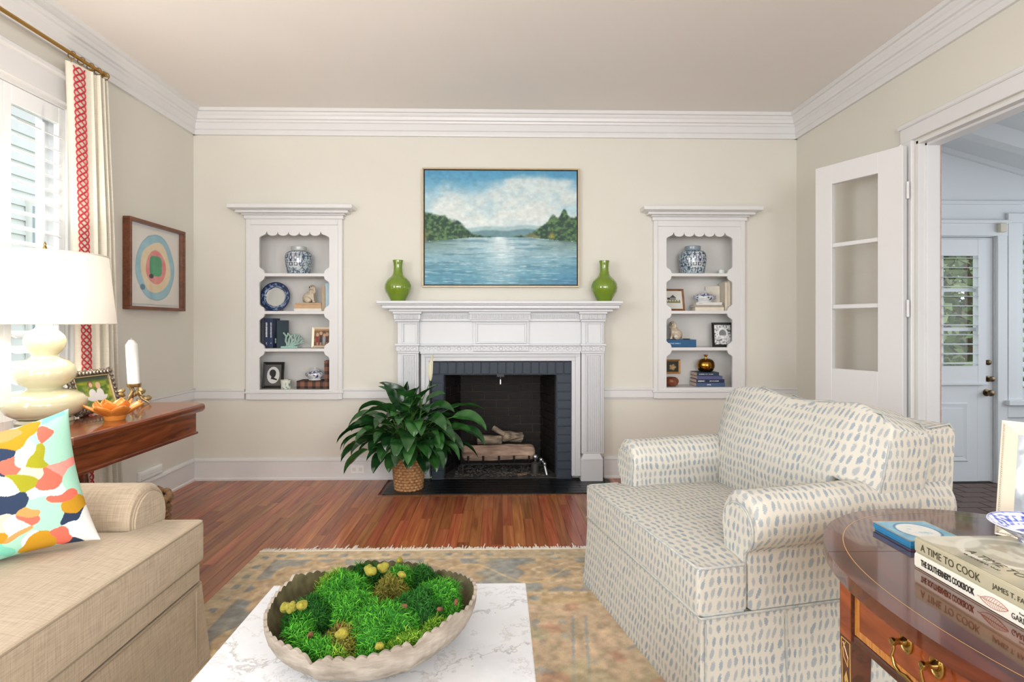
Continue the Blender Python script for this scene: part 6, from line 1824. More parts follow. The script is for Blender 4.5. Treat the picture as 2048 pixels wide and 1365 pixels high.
# ================================================================== RUG, COFFEE TABLE, MOSS BOWL
rx0, rx1, ry0, ry1 = -1.307, 2.05, -.6, 3.146
rug = thing('area_rug', 'faded tan and blue-grey oriental rug with white fringe', 'rug', ((rx0 + rx1) / 2, (ry0 + ry1) / 2, 0))
M_rug = mat_vcol('rug_wool', .95, .1, grain=.14, gscale=420, bump=.5, bscale=420)
def rug_paint(U, V):
    X = rx0 + (rx1 - rx0) * U; Y = ry0 + (ry1 - ry0) * V
    dx, dy = np.minimum(X - rx0, rx1 - X), np.minimum(ry1 - Y, Y - ry0)
    d = np.minimum(dx, dy)
    n1 = fbm(X * 3.2, Y * 3.2, 4, 1); n2 = fbm(X * 11, Y * 11, 4, 2); n3 = fbm(X * 34, Y * 34, 3, 3)
    sand, gold, slate, tan, rose, sage = (hexv(c) for c in ('#bfad92', '#b19c7a', '#858c8d', '#b49c82', '#ad8873', '#a2987c'))
    C = mixc(sand, gold, sstep(.4, .62, n1))
    C = mixc(C, tan, sstep(.45, .6, n2) * .7)
    # field
    f = (d > .62).astype(float)
    Cf = mixc(mixc(hexv('#b9a48b'), hexv('#ac9980'), sstep(.4, .6, n1)), hexv('#bda68b'), sstep(.5, .62, n2) * .6)
    # large palmettes and vines in the field
    gx, gy = (X + .10) / .62, (Y - .15) / .62
    cx_, cy_ = gx - np.floor(gx) - .5, gy - np.floor(gy) - .5
    rr = np.hypot(cx_ * .62, cy_ * .62); an = np.arctan2(cy_, cx_)
    fl = rr * (1 + .22 * np.cos(6 * an))
    Cf = mixc(Cf, sage, sstep(.012, .0, np.abs(fl - .105)) * .8); Cf = mixc(Cf, rose, sstep(.05, .035, fl) * .75)
    Cf = mixc(Cf, slate, (np.hypot((np.abs(cx_) * .62 - .055), (np.abs(cy_) * .62 - .055)) < .017).astype(float) * .55)
    Cf = mixc(Cf, slate, sstep(.016, .004, np.abs(np.sin(X * 7.5 + 1.7 * np.sin(Y * 4.6)) * .10 + (cy_ * .31) + .045)) * sstep(.42, .58, n2) * .6)
    Cf = mixc(Cf, slate, ((np.abs(X - .30 + (Y - 2.3) * -.12) < .006) | (np.abs(X - .355 + (Y - 2.3) * -.12) < .006)).astype(float) * ((Y > 1.9) & (Y < 2.42)) * .7)
    Cf = mixc(Cf, sage, sstep(.55, .66, fbm(X * 7 + 4, Y * 7, 3, 13)) * .65)
    Cf = mixc(Cf, rose, sstep(.63, .70, fbm(X * 9 + 8, Y * 9, 3, 19)) * .7)
    C = mixc(C, Cf, f)
    # inner guard stripe with small flowers
    gs = ((d > .50) & (d <= .62)).astype(float)
    C = mixc(C, hexv('#ad9878'), gs * .6)
    run = np.where(dx < dy, Y, X)
    C = mixc(C, sand, gs * (np.abs((run * 14) % 1 - .5) < .28) * (np.abs(d - .515) < .012))
    C = mixc(C, slate, gs * sstep(.035, .02, np.hypot(((run + .05) % .42) - .21, (d - .565) * 1.3)) * .8)
    # main border: slate ground with tan rosettes
    mb = ((d > .12) & (d <= .50)).astype(float)
    ph = (run % .60) - .30
    ro = np.hypot(ph * .85, d - .30); ron = ro * (1 + .16 * np.cos(8 * np.arctan2(d - .30, ph)))
    slm = sstep(.46, .56, n2 * .55 + .45 * sstep(.12, .2, ron) - .06) * mb
    C = mixc(C, slate, slm * (.35 + .6 * n2))
    C = mixc(C, hexv('#b39d80'), mb * sstep(.175, .155, ron))
    C = mixc(C, slate, mb * sstep(.055, .045, ron) * .55); C = mixc(C, sand, mb * sstep(.014, .006, np.abs(ron - .10)) * .9)
    C = mixc(C, hexv('#c9b084'), mb * sstep(.012, .004, np.abs(d - .30 - .11 * np.sin(run * 10.4))) * .7)
    # outer guard
    og = (d <= .12).astype(float)
    C = mixc(C, hexv('#b9a98d'), og * .75)
    C = mixc(C, slate, og * (np.abs((run * 9) % 1 - .5) < .2) * (np.abs(d - .065) < .018) * sstep(.4, .5, n2) * .8)
    C = mixc(C, sand, og * (np.abs((run * 16) % 1 - .5) < .3) * (np.abs(d - .105) < .010) * .8)
    C = C * (1 + (n3 - .5)[..., None] * .34) * (1 + (n1 - .5)[..., None] * .15)
    return np.clip(C * 1.07, 0, 1)
colour_grid('pile', rug_paint, lambda U, V: (rx0 + (rx1 - rx0) * U, ry0 + (ry1 - ry0) * V, .0105 + 0 * U), 480, 530, M_rug, rug)
obj('rug_backing', G().box(rx0, rx1, ry0, ry1, .001, .0100), mat('rug_edge', '#b7a583', .95), rug)
g = G(); q = random.Random(2)
x = rx0
while x < rx1:
    L = q.uniform(.040, .062); b = q.uniform(-.012, .012); 
    if q.random() < .05: L *= 1.7
    g.tube([(x, ry1 - .004, .010), (x + b * .5, ry1 + L * .5, q.uniform(.004, .010)), (x + b, ry1 + L, .0025)], [.0042, .0042, .0024], 4)
    x += q.uniform(.003, .0055)
obj('fringe', g, mat('fringe_cotton', '#ebe4d8', .95), rug, kind='stuff')

# --- marble coffee table
def marble():
    m, nt, b, n, l = _nodes('white_marble')
    tc = n.new('ShaderNodeTexCoord'); base = None
    w1 = n.new('ShaderNodeTexNoise'); w1.inputs['Scale'].default_value = 3.2; w1.inputs['Detail'].default_value = 6; w1.inputs['Roughness'].default_value = .62
    l.new(tc.outputs['Object'], w1.inputs['Vector'])
    mixv = n.new('ShaderNodeMix'); mixv.data_type = 'VECTOR'; mixv.inputs['Factor'].default_value = .30
    l.new(tc.outputs['Object'], mixv.inputs['A']); l.new(w1.outputs['Color'], mixv.inputs['B'])
    fac = []
    for sc, lo, hi in ((2.3, .012, .0), (5.0, .016, .0)):
        no = n.new('ShaderNodeTexNoise'); no.inputs['Scale'].default_value = sc; no.inputs['Detail'].default_value = 7; no.inputs['Roughness'].default_value = .6
        mp = n.new('ShaderNodeMapping'); mp.inputs['Rotation'].default_value = (0, 0, .6); mp.inputs['Scale'].default_value = (1, 2.0, 1)
        l.new(mixv.outputs['Result'], mp.inputs['Vector']); l.new(mp.outputs['Vector'], no.inputs['Vector'])
        s = n.new('ShaderNodeMath'); s.operation = 'SUBTRACT'; s.inputs[1].default_value = .5; l.new(no.outputs['Fac'], s.inputs[0])
        a = n.new('ShaderNodeMath'); a.operation = 'ABSOLUTE'; l.new(s.outputs[0], a.inputs[0])
        r = n.new('ShaderNodeMapRange'); r.inputs['From Min'].default_value = lo; r.inputs['From Max'].default_value = hi; l.new(a.outputs[0], r.inputs['Value']); fac.append(r.outputs['Result'])
    cl = n.new('ShaderNodeMapRange'); cl.inputs['From Min'].default_value = .45; cl.inputs['From Max'].default_value = .75; l.new(w1.outputs['Fac'], cl.inputs['Value'])
    c1 = n.new('ShaderNodeMix'); c1.data_type = 'RGBA'; c1.inputs['A'].default_value = (*lin('#dcdde0'), 1); c1.inputs['B'].default_value = (*lin('#c3c5ca'), 1); l.new(cl.outputs['Result'], c1.inputs['Factor'])
    prev = c1.outputs['Result']
    for f, c, k in ((fac[0], '#8f8a86', .6), (fac[1], '#a9a29a', .45)):
        mu = n.new('ShaderNodeMath'); mu.operation = 'MULTIPLY'; mu.inputs[1].default_value = k; l.new(f, mu.inputs[0])
        x_ = n.new('ShaderNodeMix'); x_.data_type = 'RGBA'; x_.inputs['B'].default_value = (*lin(c), 1); l.new(mu.outputs[0], x_.inputs['Factor']); l.new(prev, x_.inputs['A']); prev = x_.outputs['Result']
    l.new(prev, b.inputs['Base Color']); b.inputs['Roughness'].default_value = .22; b.inputs['Coat Weight'].default_value = .2
    return m
cx0_, cx1_, cy0_, cy1_, CTZ = -.693, .083, .52, 1.765, .45
ctb = thing('coffee_table', 'rectangular coffee table with white grey-veined marble top', 'coffee table', ((cx0_ + cx1_) / 2, 1.14, 0))
obj('marble_top', G().box(cx0_, cx1_, cy0_, cy1_, CTZ - .03, CTZ, .0025), marble(), ctb)
M_iron = mat('bronze_metal', '#4a3f36', .4, .7)
for x_ in (cx0_ + .02, cx1_ - .045):
    for y_ in (cy0_ + .02, cy1_ - .045):
        obj('leg', G().box(x_, x_ + .025, y_, y_ + .025, .0112, CTZ - .031, .002), M_iron, ctb)
obj('frame', G().box(cx0_ + .012, cx1_ - .012, cy0_ + .012, cy0_ + .03, CTZ - .055, CTZ - .0305).box(cx0_ + .012, cx1_ - .012, cy1_ - .03, cy1_ - .012, CTZ - .055, CTZ - .0305).box(cx0_ + .012, cx0_ + .03, cy0_ + .03, cy1_ - .03, CTZ - .055, CTZ - .0305).box(cx1_ - .03, cx1_ - .012, cy0_ + .03, cy1_ - .03, CTZ - .055, CTZ - .0305), M_iron, ctb)

# --- the bowl: shallow dough bowl with a nibbled rim
BX, BY = -.312, 1.432
M_bowl = mat('limed_wood', '#7d7264', .8, c2='#a79d90', vscale=16, stretch=(1, 1, 3), bump=.6, bscale=60, bdist=.003)
M_bowlin = mat('mossy_inside', '#6b6242', .9, c2='#3f3a24', vscale=30)
def rim_r(a): return .247 + .008 * math.cos(2 * (a - .35)) + .003 * math.sin(5 * a + 1)
def rim_z(a):
    t = (a / (2 * math.pi) * 62) % 1
    z = .112 + .006 * abs(math.sin(math.pi * t)) + .010 * math.sin(2 * a + 2.1) + .004 * math.sin(5 * a)
    for c, w, dd in ((4.37, .075, .018), (5.30, .05, .016), (2.30, .10, .014), (1.0, .05, .012), (3.5, .08, -.008), (5.75, .12, -.010), (2.75, .06, -.010), (1.85, .1, -.008)):
        z -= dd * math.exp(-((((a - c + math.pi) % (2 * math.pi)) - math.pi) / w) ** 2)
    return z
bowl = thing('dough_bowl', 'round weathered wooden bowl with scalloped rim filled with moss', 'bowl', (BX, BY, CTZ))
SEG = 372
def bring(f, inner):
    r = []
    for k in range(SEG):
        a = 2 * math.pi * k / SEG
        s = math.sin(f * math.pi / 2); hgt = 1 - math.cos(f * math.pi / 2)
        rr = (.085 + (rim_r(a) - .085) * s ** .9) if f > 0 else .085
        z = CTZ + .0008 + (rim_z(a)) * (hgt ** 1.0)
        if inner: rr -= .008 + .006 * (1 - f); z += .008 * (1 - f)
        r.append((BX + rr * math.cos(a), BY + rr * math.sin(a), z))
    return r
fs = [0, .12, .25, .4, .55, .7, .82, .92, 1.0]
g = G().loft([bring(f, False) for f in fs] + [bring(1.0, True)], True, False)
g.f.append(tuple(range(SEG))[::-1])
obj('shell', g, M_bowl, bowl, 50, False)
g = G().loft([bring(f, True) for f in fs[::-1]], True, False)
obj('lining', g, M_bowlin, bowl, 60, False)
obj('soil', G().lathe([(.206, CTZ + .050), (.17, CTZ + .060), (.09, CTZ + .075), (.001, CTZ + .08)], 40, (BX, BY, 0), caps=False), mat('dark_soil', '#3a3320', .95, c2='#544a2a', vscale=40, bump=.8, bscale=60, bdist=.006), bowl, 60)
M_moss = mat_vcol('moss_strands', .75, .2)
M_lichen = mat('yellow_lichen', '#9f9434', .95, c2='#77752a', vscale=90, bump=1., bscale=220, bdist=.004)
def inside(P):
    """keeps points within the hollow of the bowl"""
    P = np.array(P, dtype=float); h = np.clip(P[:, 2] - CTZ - .008, 0, .112)
    s = np.sqrt(np.clip(1 - (1 - h / .112) ** 2, 0, 1))
    rm = .085 + .160 * s ** .9 - .034
    d = P[:, :2] - np.array([BX, BY]); r = np.hypot(d[:, 0], d[:, 1])
    k = np.where((r > rm), rm / np.maximum(r, 1e-6), 1.)
    P[:, :2] = np.array([BX, BY]) + d * k[:, None]
    return P
def moss_clump(px, py, rad, hgt, n, tone, seed, label, L=(.010, .022)):
    c = atz(px, py, CTZ + .140)
    n = int(n * 1.4)
    cx, cy = c.x, c.y
    d = math.hypot(cx - BX, cy - BY); rad *= 1.02; hgt *= 1.35; lim = .222 - rad * .62
    if d > lim: cx, cy = BX + (cx - BX) * lim / d, BY + (cy - BY) * lim / d
    zb = CTZ + .082 - .20 * max(0, math.hypot(cx - BX, cy - BY) - .05) ** 1.2
    q = np.random.default_rng(seed)
    th = q.uniform(0, 2 * np.pi, n); ph = np.arccos(1 - q.uniform(0, .95, n))
    lump = 1 + .16 * np.sin(3 * th + seed) * np.sin(ph) + .1 * np.sin(5 * th + 2 * seed)
    N = np.stack([np.sin(ph) * np.cos(th), np.sin(ph) * np.sin(th), np.cos(ph)], 1)
    B0 = np.array([cx, cy, zb]) + N * np.array([rad, rad, hgt]) * lump[:, None] * .93
    B0 = inside(B0)
    T = q.normal(size=(n, 3)); D = N + .75 * T / np.linalg.norm(T, axis=1)[:, None]; D /= np.linalg.norm(D, axis=1)[:, None]
    K = q.normal(size=(n, 3)); S = np.cross(D, K); S /= np.linalg.norm(S, axis=1)[:, None]
    Cv = np.cross(D, S)
    LL = q.uniform(*L, n)[:, None]; W = q.uniform(.0007, .0013, n)[:, None]
    pts = [B0, B0 + D * LL * .4 + Cv * LL * .12, B0 + D * LL * .72 + Cv * LL * .42, B0 + D * LL * .80 + Cv * LL * .78]
    ws = [1., 1., .8, .25]
    Vv = []
    for p, w in zip(pts, ws):
        for k in range(3):
            a = 2 * math.pi * k / 3
            Vv.append(p + (S * math.cos(a) + Cv * math.sin(a)) * W * w)
    Vv = np.stack(Vv, 1)                                   # n,12,3
    f0 = []
    for r in range(3):
        for k in range(3):
            f0.append((r * 3 + k, r * 3 + (k + 1) % 3, r * 3 + 3 + (k + 1) % 3, r * 3 + 3 + k))
    f0 = np.array(f0)
    F_ = (f0[None] + (np.arange(n) * 12)[:, None, None]).reshape(-1, 4)
    g = G(); g.v = Vv.reshape(-1, 3).tolist(); g.f = F_.tolist()
    pal = {'b': ('#256b18', '#62b035'), 'd': ('#184a16', '#357a26'), 'y': ('#44801c', '#a0b944'), 'o': ('#5d5a22', '#8a8436')}[tone]
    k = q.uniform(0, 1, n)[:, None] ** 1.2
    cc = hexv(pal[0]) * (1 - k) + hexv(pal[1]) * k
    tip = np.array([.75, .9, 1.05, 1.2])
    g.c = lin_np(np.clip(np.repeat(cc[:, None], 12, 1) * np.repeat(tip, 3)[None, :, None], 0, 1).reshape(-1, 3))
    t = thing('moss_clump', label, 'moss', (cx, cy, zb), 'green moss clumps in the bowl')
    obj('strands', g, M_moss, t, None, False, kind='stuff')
    def lumpr(a, p): return 1 + .16 * math.sin(3 * a + seed) * math.sin(p) + .1 * math.sin(5 * a + 2 * seed)
    rings = []
    for i in range(9):
        p = math.pi / 2 * 1.15 * i / 8
        rings.append([(cx + rad * .95 * max(math.sin(p), .01) * math.cos(a) * lumpr(a, p), cy + rad * .95 * max(math.sin(p), .01) * math.sin(a) * lumpr(a, p), zb + hgt * .95 * math.cos(p) * lumpr(a, p)) for a in np.linspace(0, 2 * math.pi, 24, endpoint=False)])
    gc = G().loft(rings[::-1]); gc.v = [tuple(p) for p in inside(gc.v)]
    o = obj('cushion', gc, mat('moss_core', pal[0], .95, var=.3, vscale=120), t, 60)
    return t
MOSS = [(760, 1218, .075, .050, 1500, 'b', 'large bright curly moss mound at the front middle of the bowl'), (690, 1160, .070, .050, 1300, 'b', 'broad green moss mound left of the bowl centre'), (620, 1190, .055, .040, 900, 'd', 'dark green moss patch at the left middle of the bowl'),
        (835, 1190, .062, .048, 1200, 'd', 'dark olive moss mound right of the bowl centre'), (880, 1165, .060, .050, 1200, 'b', 'tall feathery moss mound at the right of the bowl'), (730, 1118, .042, .040, 800, 'd', 'dark spiky moss tuft at the back of the bowl'),
        (800, 1128, .036, .040, 700, 'b', 'rounded moss tuft at the back right of the bowl'), (845, 1122, .038, .040, 700, 'd', 'dark green moss tuft at the far right back of the bowl'), (665, 1130, .050, .040, 900, 'y', 'yellow-green moss tuft at the back left of the bowl'),
        (585, 1235, .040, .032, 700, 'b', 'bright moss patch by the left rim under the lichen'), (640, 1260, .042, .032, 700, 'b', 'moss patch at the front left of the bowl'), (605, 1205, .034, .03, 500, 'b', 'small moss patch along the left rim'),
        (690, 1240, .040, .034, 700, 'o', 'dark moss between the front mounds'), (835, 1255, .044, .030, 800, 'y', 'light moss strip at the front right rim'), (895, 1225, .040, .032, 700, 'y', 'yellow-green moss tuft at the right rim'),
        (655, 1275, .036, .024, 500, 'y', 'low moss tuft at the front rim left of the notch'), (745, 1285, .034, .022, 450, 'b', 'low moss tuft at the front rim centre'), (800, 1272, .034, .022, 450, 'y', 'low moss tuft at the front rim right of centre'),
        (705, 1195, .045, .046, 900, 'b', 'feathery moss ridge in the centre left of the bowl'), (860, 1245, .034, .024, 450, 'b', 'small bright moss tuft near the right front rim'), (780, 1160, .04, .042, 700, 'o', 'dark moss hollow in the middle of the bowl'),
        (590, 1258, .034, .024, 450, 'b', 'low moss tuft near the left front rim'), (905, 1190, .034, .03, 500, 'b', 'green moss tuft against the right wall of the bowl')]
for i, (px, py, r_, h_, n_, tn, lab) in enumerate(MOSS): moss_clump(px, py, r_, h_, n_, tn, 20 + i, lab)
def lichen(px, py, dz, r_, label, seed):
    c = atz(px, py, CTZ + dz); q = random.Random(seed); g = G()
    for k in range(9):
        a = q.uniform(0, 6.28); s = q.uniform(.3, .75) * r_
        g.sphere((c.x + s * math.cos(a), c.y + s * math.sin(a), c.z + q.uniform(-.25, .4) * r_), r_ * q.uniform(.4, .6), 10, 7)
    g.sphere(tuple(c), r_ * .8, 12, 8)
    o = obj('lichen_clump', g, M_lichen, None, 180); md = o.modifiers.new('fuse', 'REMESH'); md.mode = 'VOXEL'; md.voxel_size = .003; md.use_smooth_shade = True
    tag(o, label, 'lichen', 'yellow lichen clumps in the bowl')
for i, (px, py, dz, r_, lab) in enumerate(((740, 1143, .152, .0165, 'yellow lichen clump at the back centre, left one of the pair'), (766, 1137, .152, .0165, 'yellow lichen clump at the back centre, right one of the pair'), (804, 1150, .150, .011, 'small yellow lichen clump behind the dark olive mound'), (800, 1122, .125, .011, 'yellow lichen clump at the far back rim'),
        (569, 1217, .122, .014, 'yellow lichen clump at the left rim, outermost of three'), (583, 1216, .130, .014, 'yellow lichen clump at the left rim, middle of three'), (602, 1212, .138, .014, 'yellow lichen clump at the left rim, innermost of three'), (685, 1268, .118, .016, 'round yellow lichen clump at the front left'), (758, 1294, .106, .011, 'brownish lichen clump at the front rim'))):
    lichen(px, py, dz, r_, lab, i)
M_chip = mat('bark_chip', '#6a3f2c', .85, var=.25, vscale=60)
for i, (px, py, dz, s, lab) in enumerate(((808, 1213, .142, .008, 'reddish bark chip beside the olive moss mound'), (880, 1219, .125, .009, 'thin bark chip near the right rim'), (620, 1272, .106, .009, 'bark chip at the front left of the bowl'), (912, 1205, .125, .007, 'bark chip against the right wall of the bowl'), (678, 1254, .12, .006, 'tiny bark chip behind the round lichen'))):
    c = atz(px, py, CTZ + dz); o = obj('bark_chip', G().box(-s, s, -s * .5, s * .5, -s * .6, s * .6, s * .25), M_chip); o.location = c; o.rotation_euler = (.5 + i, .4 * i, 1.3 * i); tag(o, lab, 'bark chip', 'bark chips in the bowl')

# ================================================================== PEACE LILY
PX, PY = -.690, 4.365
pl = thing('peace_lily', 'large green peace lily in a woven basket by the hearth', 'plant', (PX, PY, 0))
M_bask = mat('woven_basket', '#c29566', .45, c2='#9a6c3e', vscale=45, bump=.3, bscale=120)
rows_, g = 12, G()
for i in range(rows_):
    z = .011 + i * .0222; r0 = .098 + .024 * i / rows_
    pts = []
    for k in range(88):
        a = 2 * math.pi * k / 88
        rr = r0 + .0065 * math.sin(18 * a + math.pi * (i % 2))
        pts.append((PX + rr * math.cos(a), PY + rr * math.sin(a), z))
    rg = G().tube(pts, .0090, 6, closed=True)
    rg.v = [(x, y, z + (zz - z) * 1.35) for x, y, zz in rg.v]
    g.add(rg.v, rg.f)
bkt = obj('basket', g, M_bask, pl, 60)
obj('basket_rim', G().tube([(PX + .124 * math.cos(a), PY + .124 * math.sin(a), .272 + .003 * math.sin(20 * a)) for a in np.linspace(0, 2 * math.pi, 60, endpoint=False)], .011, 7, closed=True), M_bask, pl, 60)
obj('potting_soil', G().lathe([(.092, .006), (.112, .25), (.001, .255)], 28, (PX, PY, 0)), mat('potting_soil', '#2c2119', .95), pl)
def leaf_mat():
    m, nt, b, n, l = _nodes('lily_leaf')
    tc = n.new('ShaderNodeTexCoord'); sp = n.new('ShaderNodeSeparateXYZ'); l.new(tc.outputs['UV'], sp.inputs['Vector'])
    ab = n.new('ShaderNodeMath'); ab.operation = 'ABSOLUTE'; l.new(sp.outputs['X'], ab.inputs[0])
    sk = n.new('ShaderNodeMath'); sk.operation = 'MULTIPLY_ADD'; sk.inputs[1].default_value = -.28; l.new(ab.outputs[0], sk.inputs[0]); l.new(sp.outputs['Y'], sk.inputs[2])
    wv = n.new('ShaderNodeMath'); wv.operation = 'SINE'; m1 = n.new('ShaderNodeMath'); m1.operation = 'MULTIPLY'; m1.inputs[1].default_value = 75; l.new(sk.outputs[0], m1.inputs[0]); l.new(m1.outputs[0], wv.inputs[0])
    oi = n.new('ShaderNodeObjectInfo')
    cr = n.new('ShaderNodeValToRGB'); cr.color_ramp.elements[0].color = (*lin('#15381a'), 1); cr.color_ramp.elements[1].color = (*lin('#34682d'), 1)
    l.new(oi.outputs['Random'], cr.inputs['Fac'])
    r = n.new('ShaderNodeMapRange'); r.inputs['From Min'].default_value = -1; r.inputs['To Min'].default_value = .85; r.inputs['To Max'].default_value = 1.12; l.new(wv.outputs[0], r.inputs['Value'])
    vm = n.new('ShaderNodeVectorMath'); vm.operation = 'SCALE'; l.new(cr.outputs['Color'], vm.inputs[0]); l.new(r.outputs['Result'], vm.inputs['Scale'])
    l.new(vm.outputs['Vector'], b.inputs['Base Color'])
    bu = n.new('ShaderNodeBump'); bu.inputs['Strength'].default_value = .5; bu.inputs['Distance'].default_value = .004; l.new(wv.outputs[0], bu.inputs['Height']); l.new(bu.outputs['Normal'], b.inputs['Normal'])
    b.inputs['Roughness'].default_value = .24; b.inputs['Specular IOR Level'].default_value = .6
    return m
M_leaf = leaf_mat(); M_stem = mat('lily_stem', '#4d7a36', .45)
def lily_leaf(root, foot, d, el, length, width, droop, roll, seed):
    """petiole from the pot to the foot of the blade, then a pointed blade that arches over along d"""
    d = Vector((d[0], d[1], 0)).normalized(); n = 10
    root, foot = Vector(root), Vector(foot)
    mid = root * .45 + foot * .55 + Vector((0, 0, .10)) - d * .03
    pet = [(root * (1 - t) ** 2 + mid * 2 * t * (1 - t) + foot * t * t) for t in np.linspace(0, 1, 7)]
    p = foot.copy(); spine = [p.copy()]; els = [el]
    for i in range(n):
        v = d * math.cos(R(el)) + Vector((0, 0, 1)) * math.sin(R(el)); p = p + v * length / n; spine.append(p.copy()); el = max(el - droop * (.6 + .8 * i / n) / n, -86); els.append(el)
    side = Vector((-d.y, d.x, 0)); rows2 = []
    S_ = (-1, -.66, -.33, 0, .33, .66, 1)
    for i, (c, e) in enumerate(zip(spine, els)):
        t = i / n
        w = max(width * (math.sin(math.pi * min(1, t ** .72 * .97 + .03)) ** .8), .0008)
        up = (-d * math.sin(R(e)) + Vector((0, 0, 1)) * math.cos(R(e)))
        sd = side * math.cos(roll) + up * math.sin(roll); upr = up * math.cos(roll) - side * math.sin(roll)
        rows2.append([tuple(c + sd * w * s + upr * w * (abs(s) * .36 + (.09 * math.sin(9 * t + seed + (2 if s > 0 else 0)) if abs(s) > .9 else 0))) for s in S_])
    uv = [[(s * width, i / n * length) for s in S_] for i in range(n + 1)]
    lf = obj('leaf', G().loft(rows2, False, False, uv), M_leaf, pl, 180, False)
    obj('petiole', G().tube(pet + [spine[1], spine[3]], [.0040] * 7 + [.0028, .001], 6), M_stem, lf, 60)
    return lf
q = random.Random(31)
def pot_base():
    a = q.uniform(0, 6.28); r = q.uniform(0, .07)
    return (PX + r * math.cos(a), PY + r * math.sin(a), .25)
k = 0
# tiers of the dome: (count, reach of the blade foot, height, first elevation, blade length, half width, droop)
for n_, rb, zb_, el, L0, W0_, dr in ((13, .30, .40, 8, .25, .046, 80), (17, .25, .47, 18, .26, .052, 88), (17, .19, .53, 28, .25, .055, 92), (13, .12, .58, 42, .23, .055, 85), (8, .06, .63, 62, .21, .052, 60), (9, .13, .34, 0, .20, .045, 75), (15, .20, .41, 2, .25, .055, 80), (11, .27, .44, 12, .26, .05, 85)):
    for i in range(n_):
        a = 2 * math.pi * (i + q.uniform(-.3, .3)) / n_ + rb * 9
        dx, dy = math.cos(a), math.sin(a); L = 1.1 * L0 * q.uniform(.85, 1.15); r_ = rb * q.uniform(.85, 1.15)
        if dy > .2: r_ *= .40; L *= .55              # towards the wall there is less room
        lily_leaf(pot_base(), (PX + r_ * dx, PY + r_ * dy, zb_ + q.uniform(-.03, .03)), (dx, dy), el + q.uniform(-10, 10), L, 1.12 * W0_ * q.uniform(.85, 1.15), dr * q.uniform(.85, 1.15), q.uniform(-.4, .4), k); k += 1
# blades that stand out in the photograph: foot, direction, elevation, length, half width, droop, roll
for px, py, dY, d, el, L, W, dr, roll in ((810, 822, -.10, (-1, -.25), 66, .27, .078, 35, -1.15), (812, 815, -.02, (.2, -.6), 82, .22, .060, 30, .8), (852, 806, .0, (1, -.3), 45, .18, .045, 55, .5), (766, 814, -.12, (-1, -.3), 20, .20, .048, 90, .5), (842, 795, -.14, (-.9, -.6), 12, .13, .045, 40, .2),
        (895, 820, -.05, (1, -.15), 22, .30, .048, 60, -.3), (905, 835, -.12, (1, -.25), 12, .30, .055, 85, .5), (925, 858, -.10, (1, -.3), -8, .22, .045, 70, .4), (740, 855, -.10, (-1, -.3), 5, .28, .040, 80, .5), (738, 880, -.14, (-1, -.35), -15, .26, .042, 60, .7), (735, 900, -.16, (-.9, -.45), -25, .24, .048, 50, .8),
        (830, 842, -.25, (.1, -1), 5, .19, .068, 100, .05), (788, 868, -.24, (-.2, -1), 0, .19, .060, 95, .1), (862, 870, -.22, (.55, -1), 0, .21, .060, 80, .1), (806, 888, -.22, (.2, -1), -15, .17, .058, 70, .2), (770, 905, -.16, (-.5, -1), -25, .19, .050, 50, -.1), (855, 905, -.14, (.7, -1), -20, .19, .048, 60, 0), (792, 905, -.19, (-.3, -1), -30, .17, .055, 50, .1), (820, 900, -.20, (.1, -1), -28, .16, .055, 55, -.1), (842, 908, -.17, (.5, -1), -35, .17, .05, 45, .1)):
    f = aty(px, py, PY + dY)
    lily_leaf(pot_base(), f, d, el, L, W, dr, roll, k); k += 1
sp0 = aty(845, 800, 4.33); sp1 = aty(861, 762, 4.31); sp2 = aty(866, 708, 4.30)
st = obj('flower_stem', G().tube([(PX, PY, .25), (PX + .08, PY - .03, .5), sp0, sp1], [.004, .004, .0035, .003], 6), M_stem, pl, 60)
def spathe(u, v):
    c = sp1.lerp(sp2, v); w = .030 * math.sin(math.pi * min(1, v * .9 + .06)) ** .8 * (1 - .45 * v); t = (u - .5) * 2
    return (c.x + w * t * .8 - .01 * math.sin(math.pi * v), c.y + .012 * abs(t) - .01, c.z)
o = obj('spathe', G().grid(spathe, 6, 14), mat('spathe_white', '#d9d6bd', .5), pl, 180, False)

# ================================================================== ARMCHAIR
M_dab = mat_dabs('dab_upholstery')
M_dwelt = mat('dab_welt', '#c3bfb3', .9, c2='#9aa4a9', vscale=45)
A0 = Vector((.432, 2.736, 0))
E1 = Vector((.2136, -.9769, 0)); E2 = Vector((.9769, .2136, 0))
CM = basis(A0, E1, E2, (0, 0, 1))          # local: x along the front (far to near), y depth, z up
CW, CD = .972, .985
ch_ = thing('armchair', 'wide skirted armchair in cream cloth with blue-grey dabs', 'armchair', CM @ Vector((CW / 2, CD / 2, 0)))
ZF = .0112
def cobj(name, g, m=M_dab, smooth=None, parent=None): return obj(name, g.boxuv().xf(CM), m, parent or ch_, smooth)
# skirt: flared panels, base rail
fl = .018
def ring_(o, z): return [(-o, -o, z), (CW + o, -o, z), (CW + o, CD + o, z), (-o, CD + o, z)]
cobj('skirt', G().loft([ring_(.004 + fl * (1 - t) ** 1.5, ZF + (.322 - ZF) * t) for t in np.linspace(0, 1, 7)]))
cobj('base_rail', G().box(.01, CW - .01, .01, CD - .01, .30, .3235, .004), smooth=40)
cobj('welt', G().tube([(-.006, -.006, .322), (CW + .006, -.006, .322), (CW + .006, CD + .006, .322), (-.006, CD + .006, .322)], .0048, 6, closed=True), M_dwelt, 60)
for (x_, y_) in ((CW + .012, .30), (CW + .012, .004)):
    cobj('kick_pleat', G().box(x_, x_ + .006, y_, y_ + .005, ZF + .002, .31), M_dwelt)
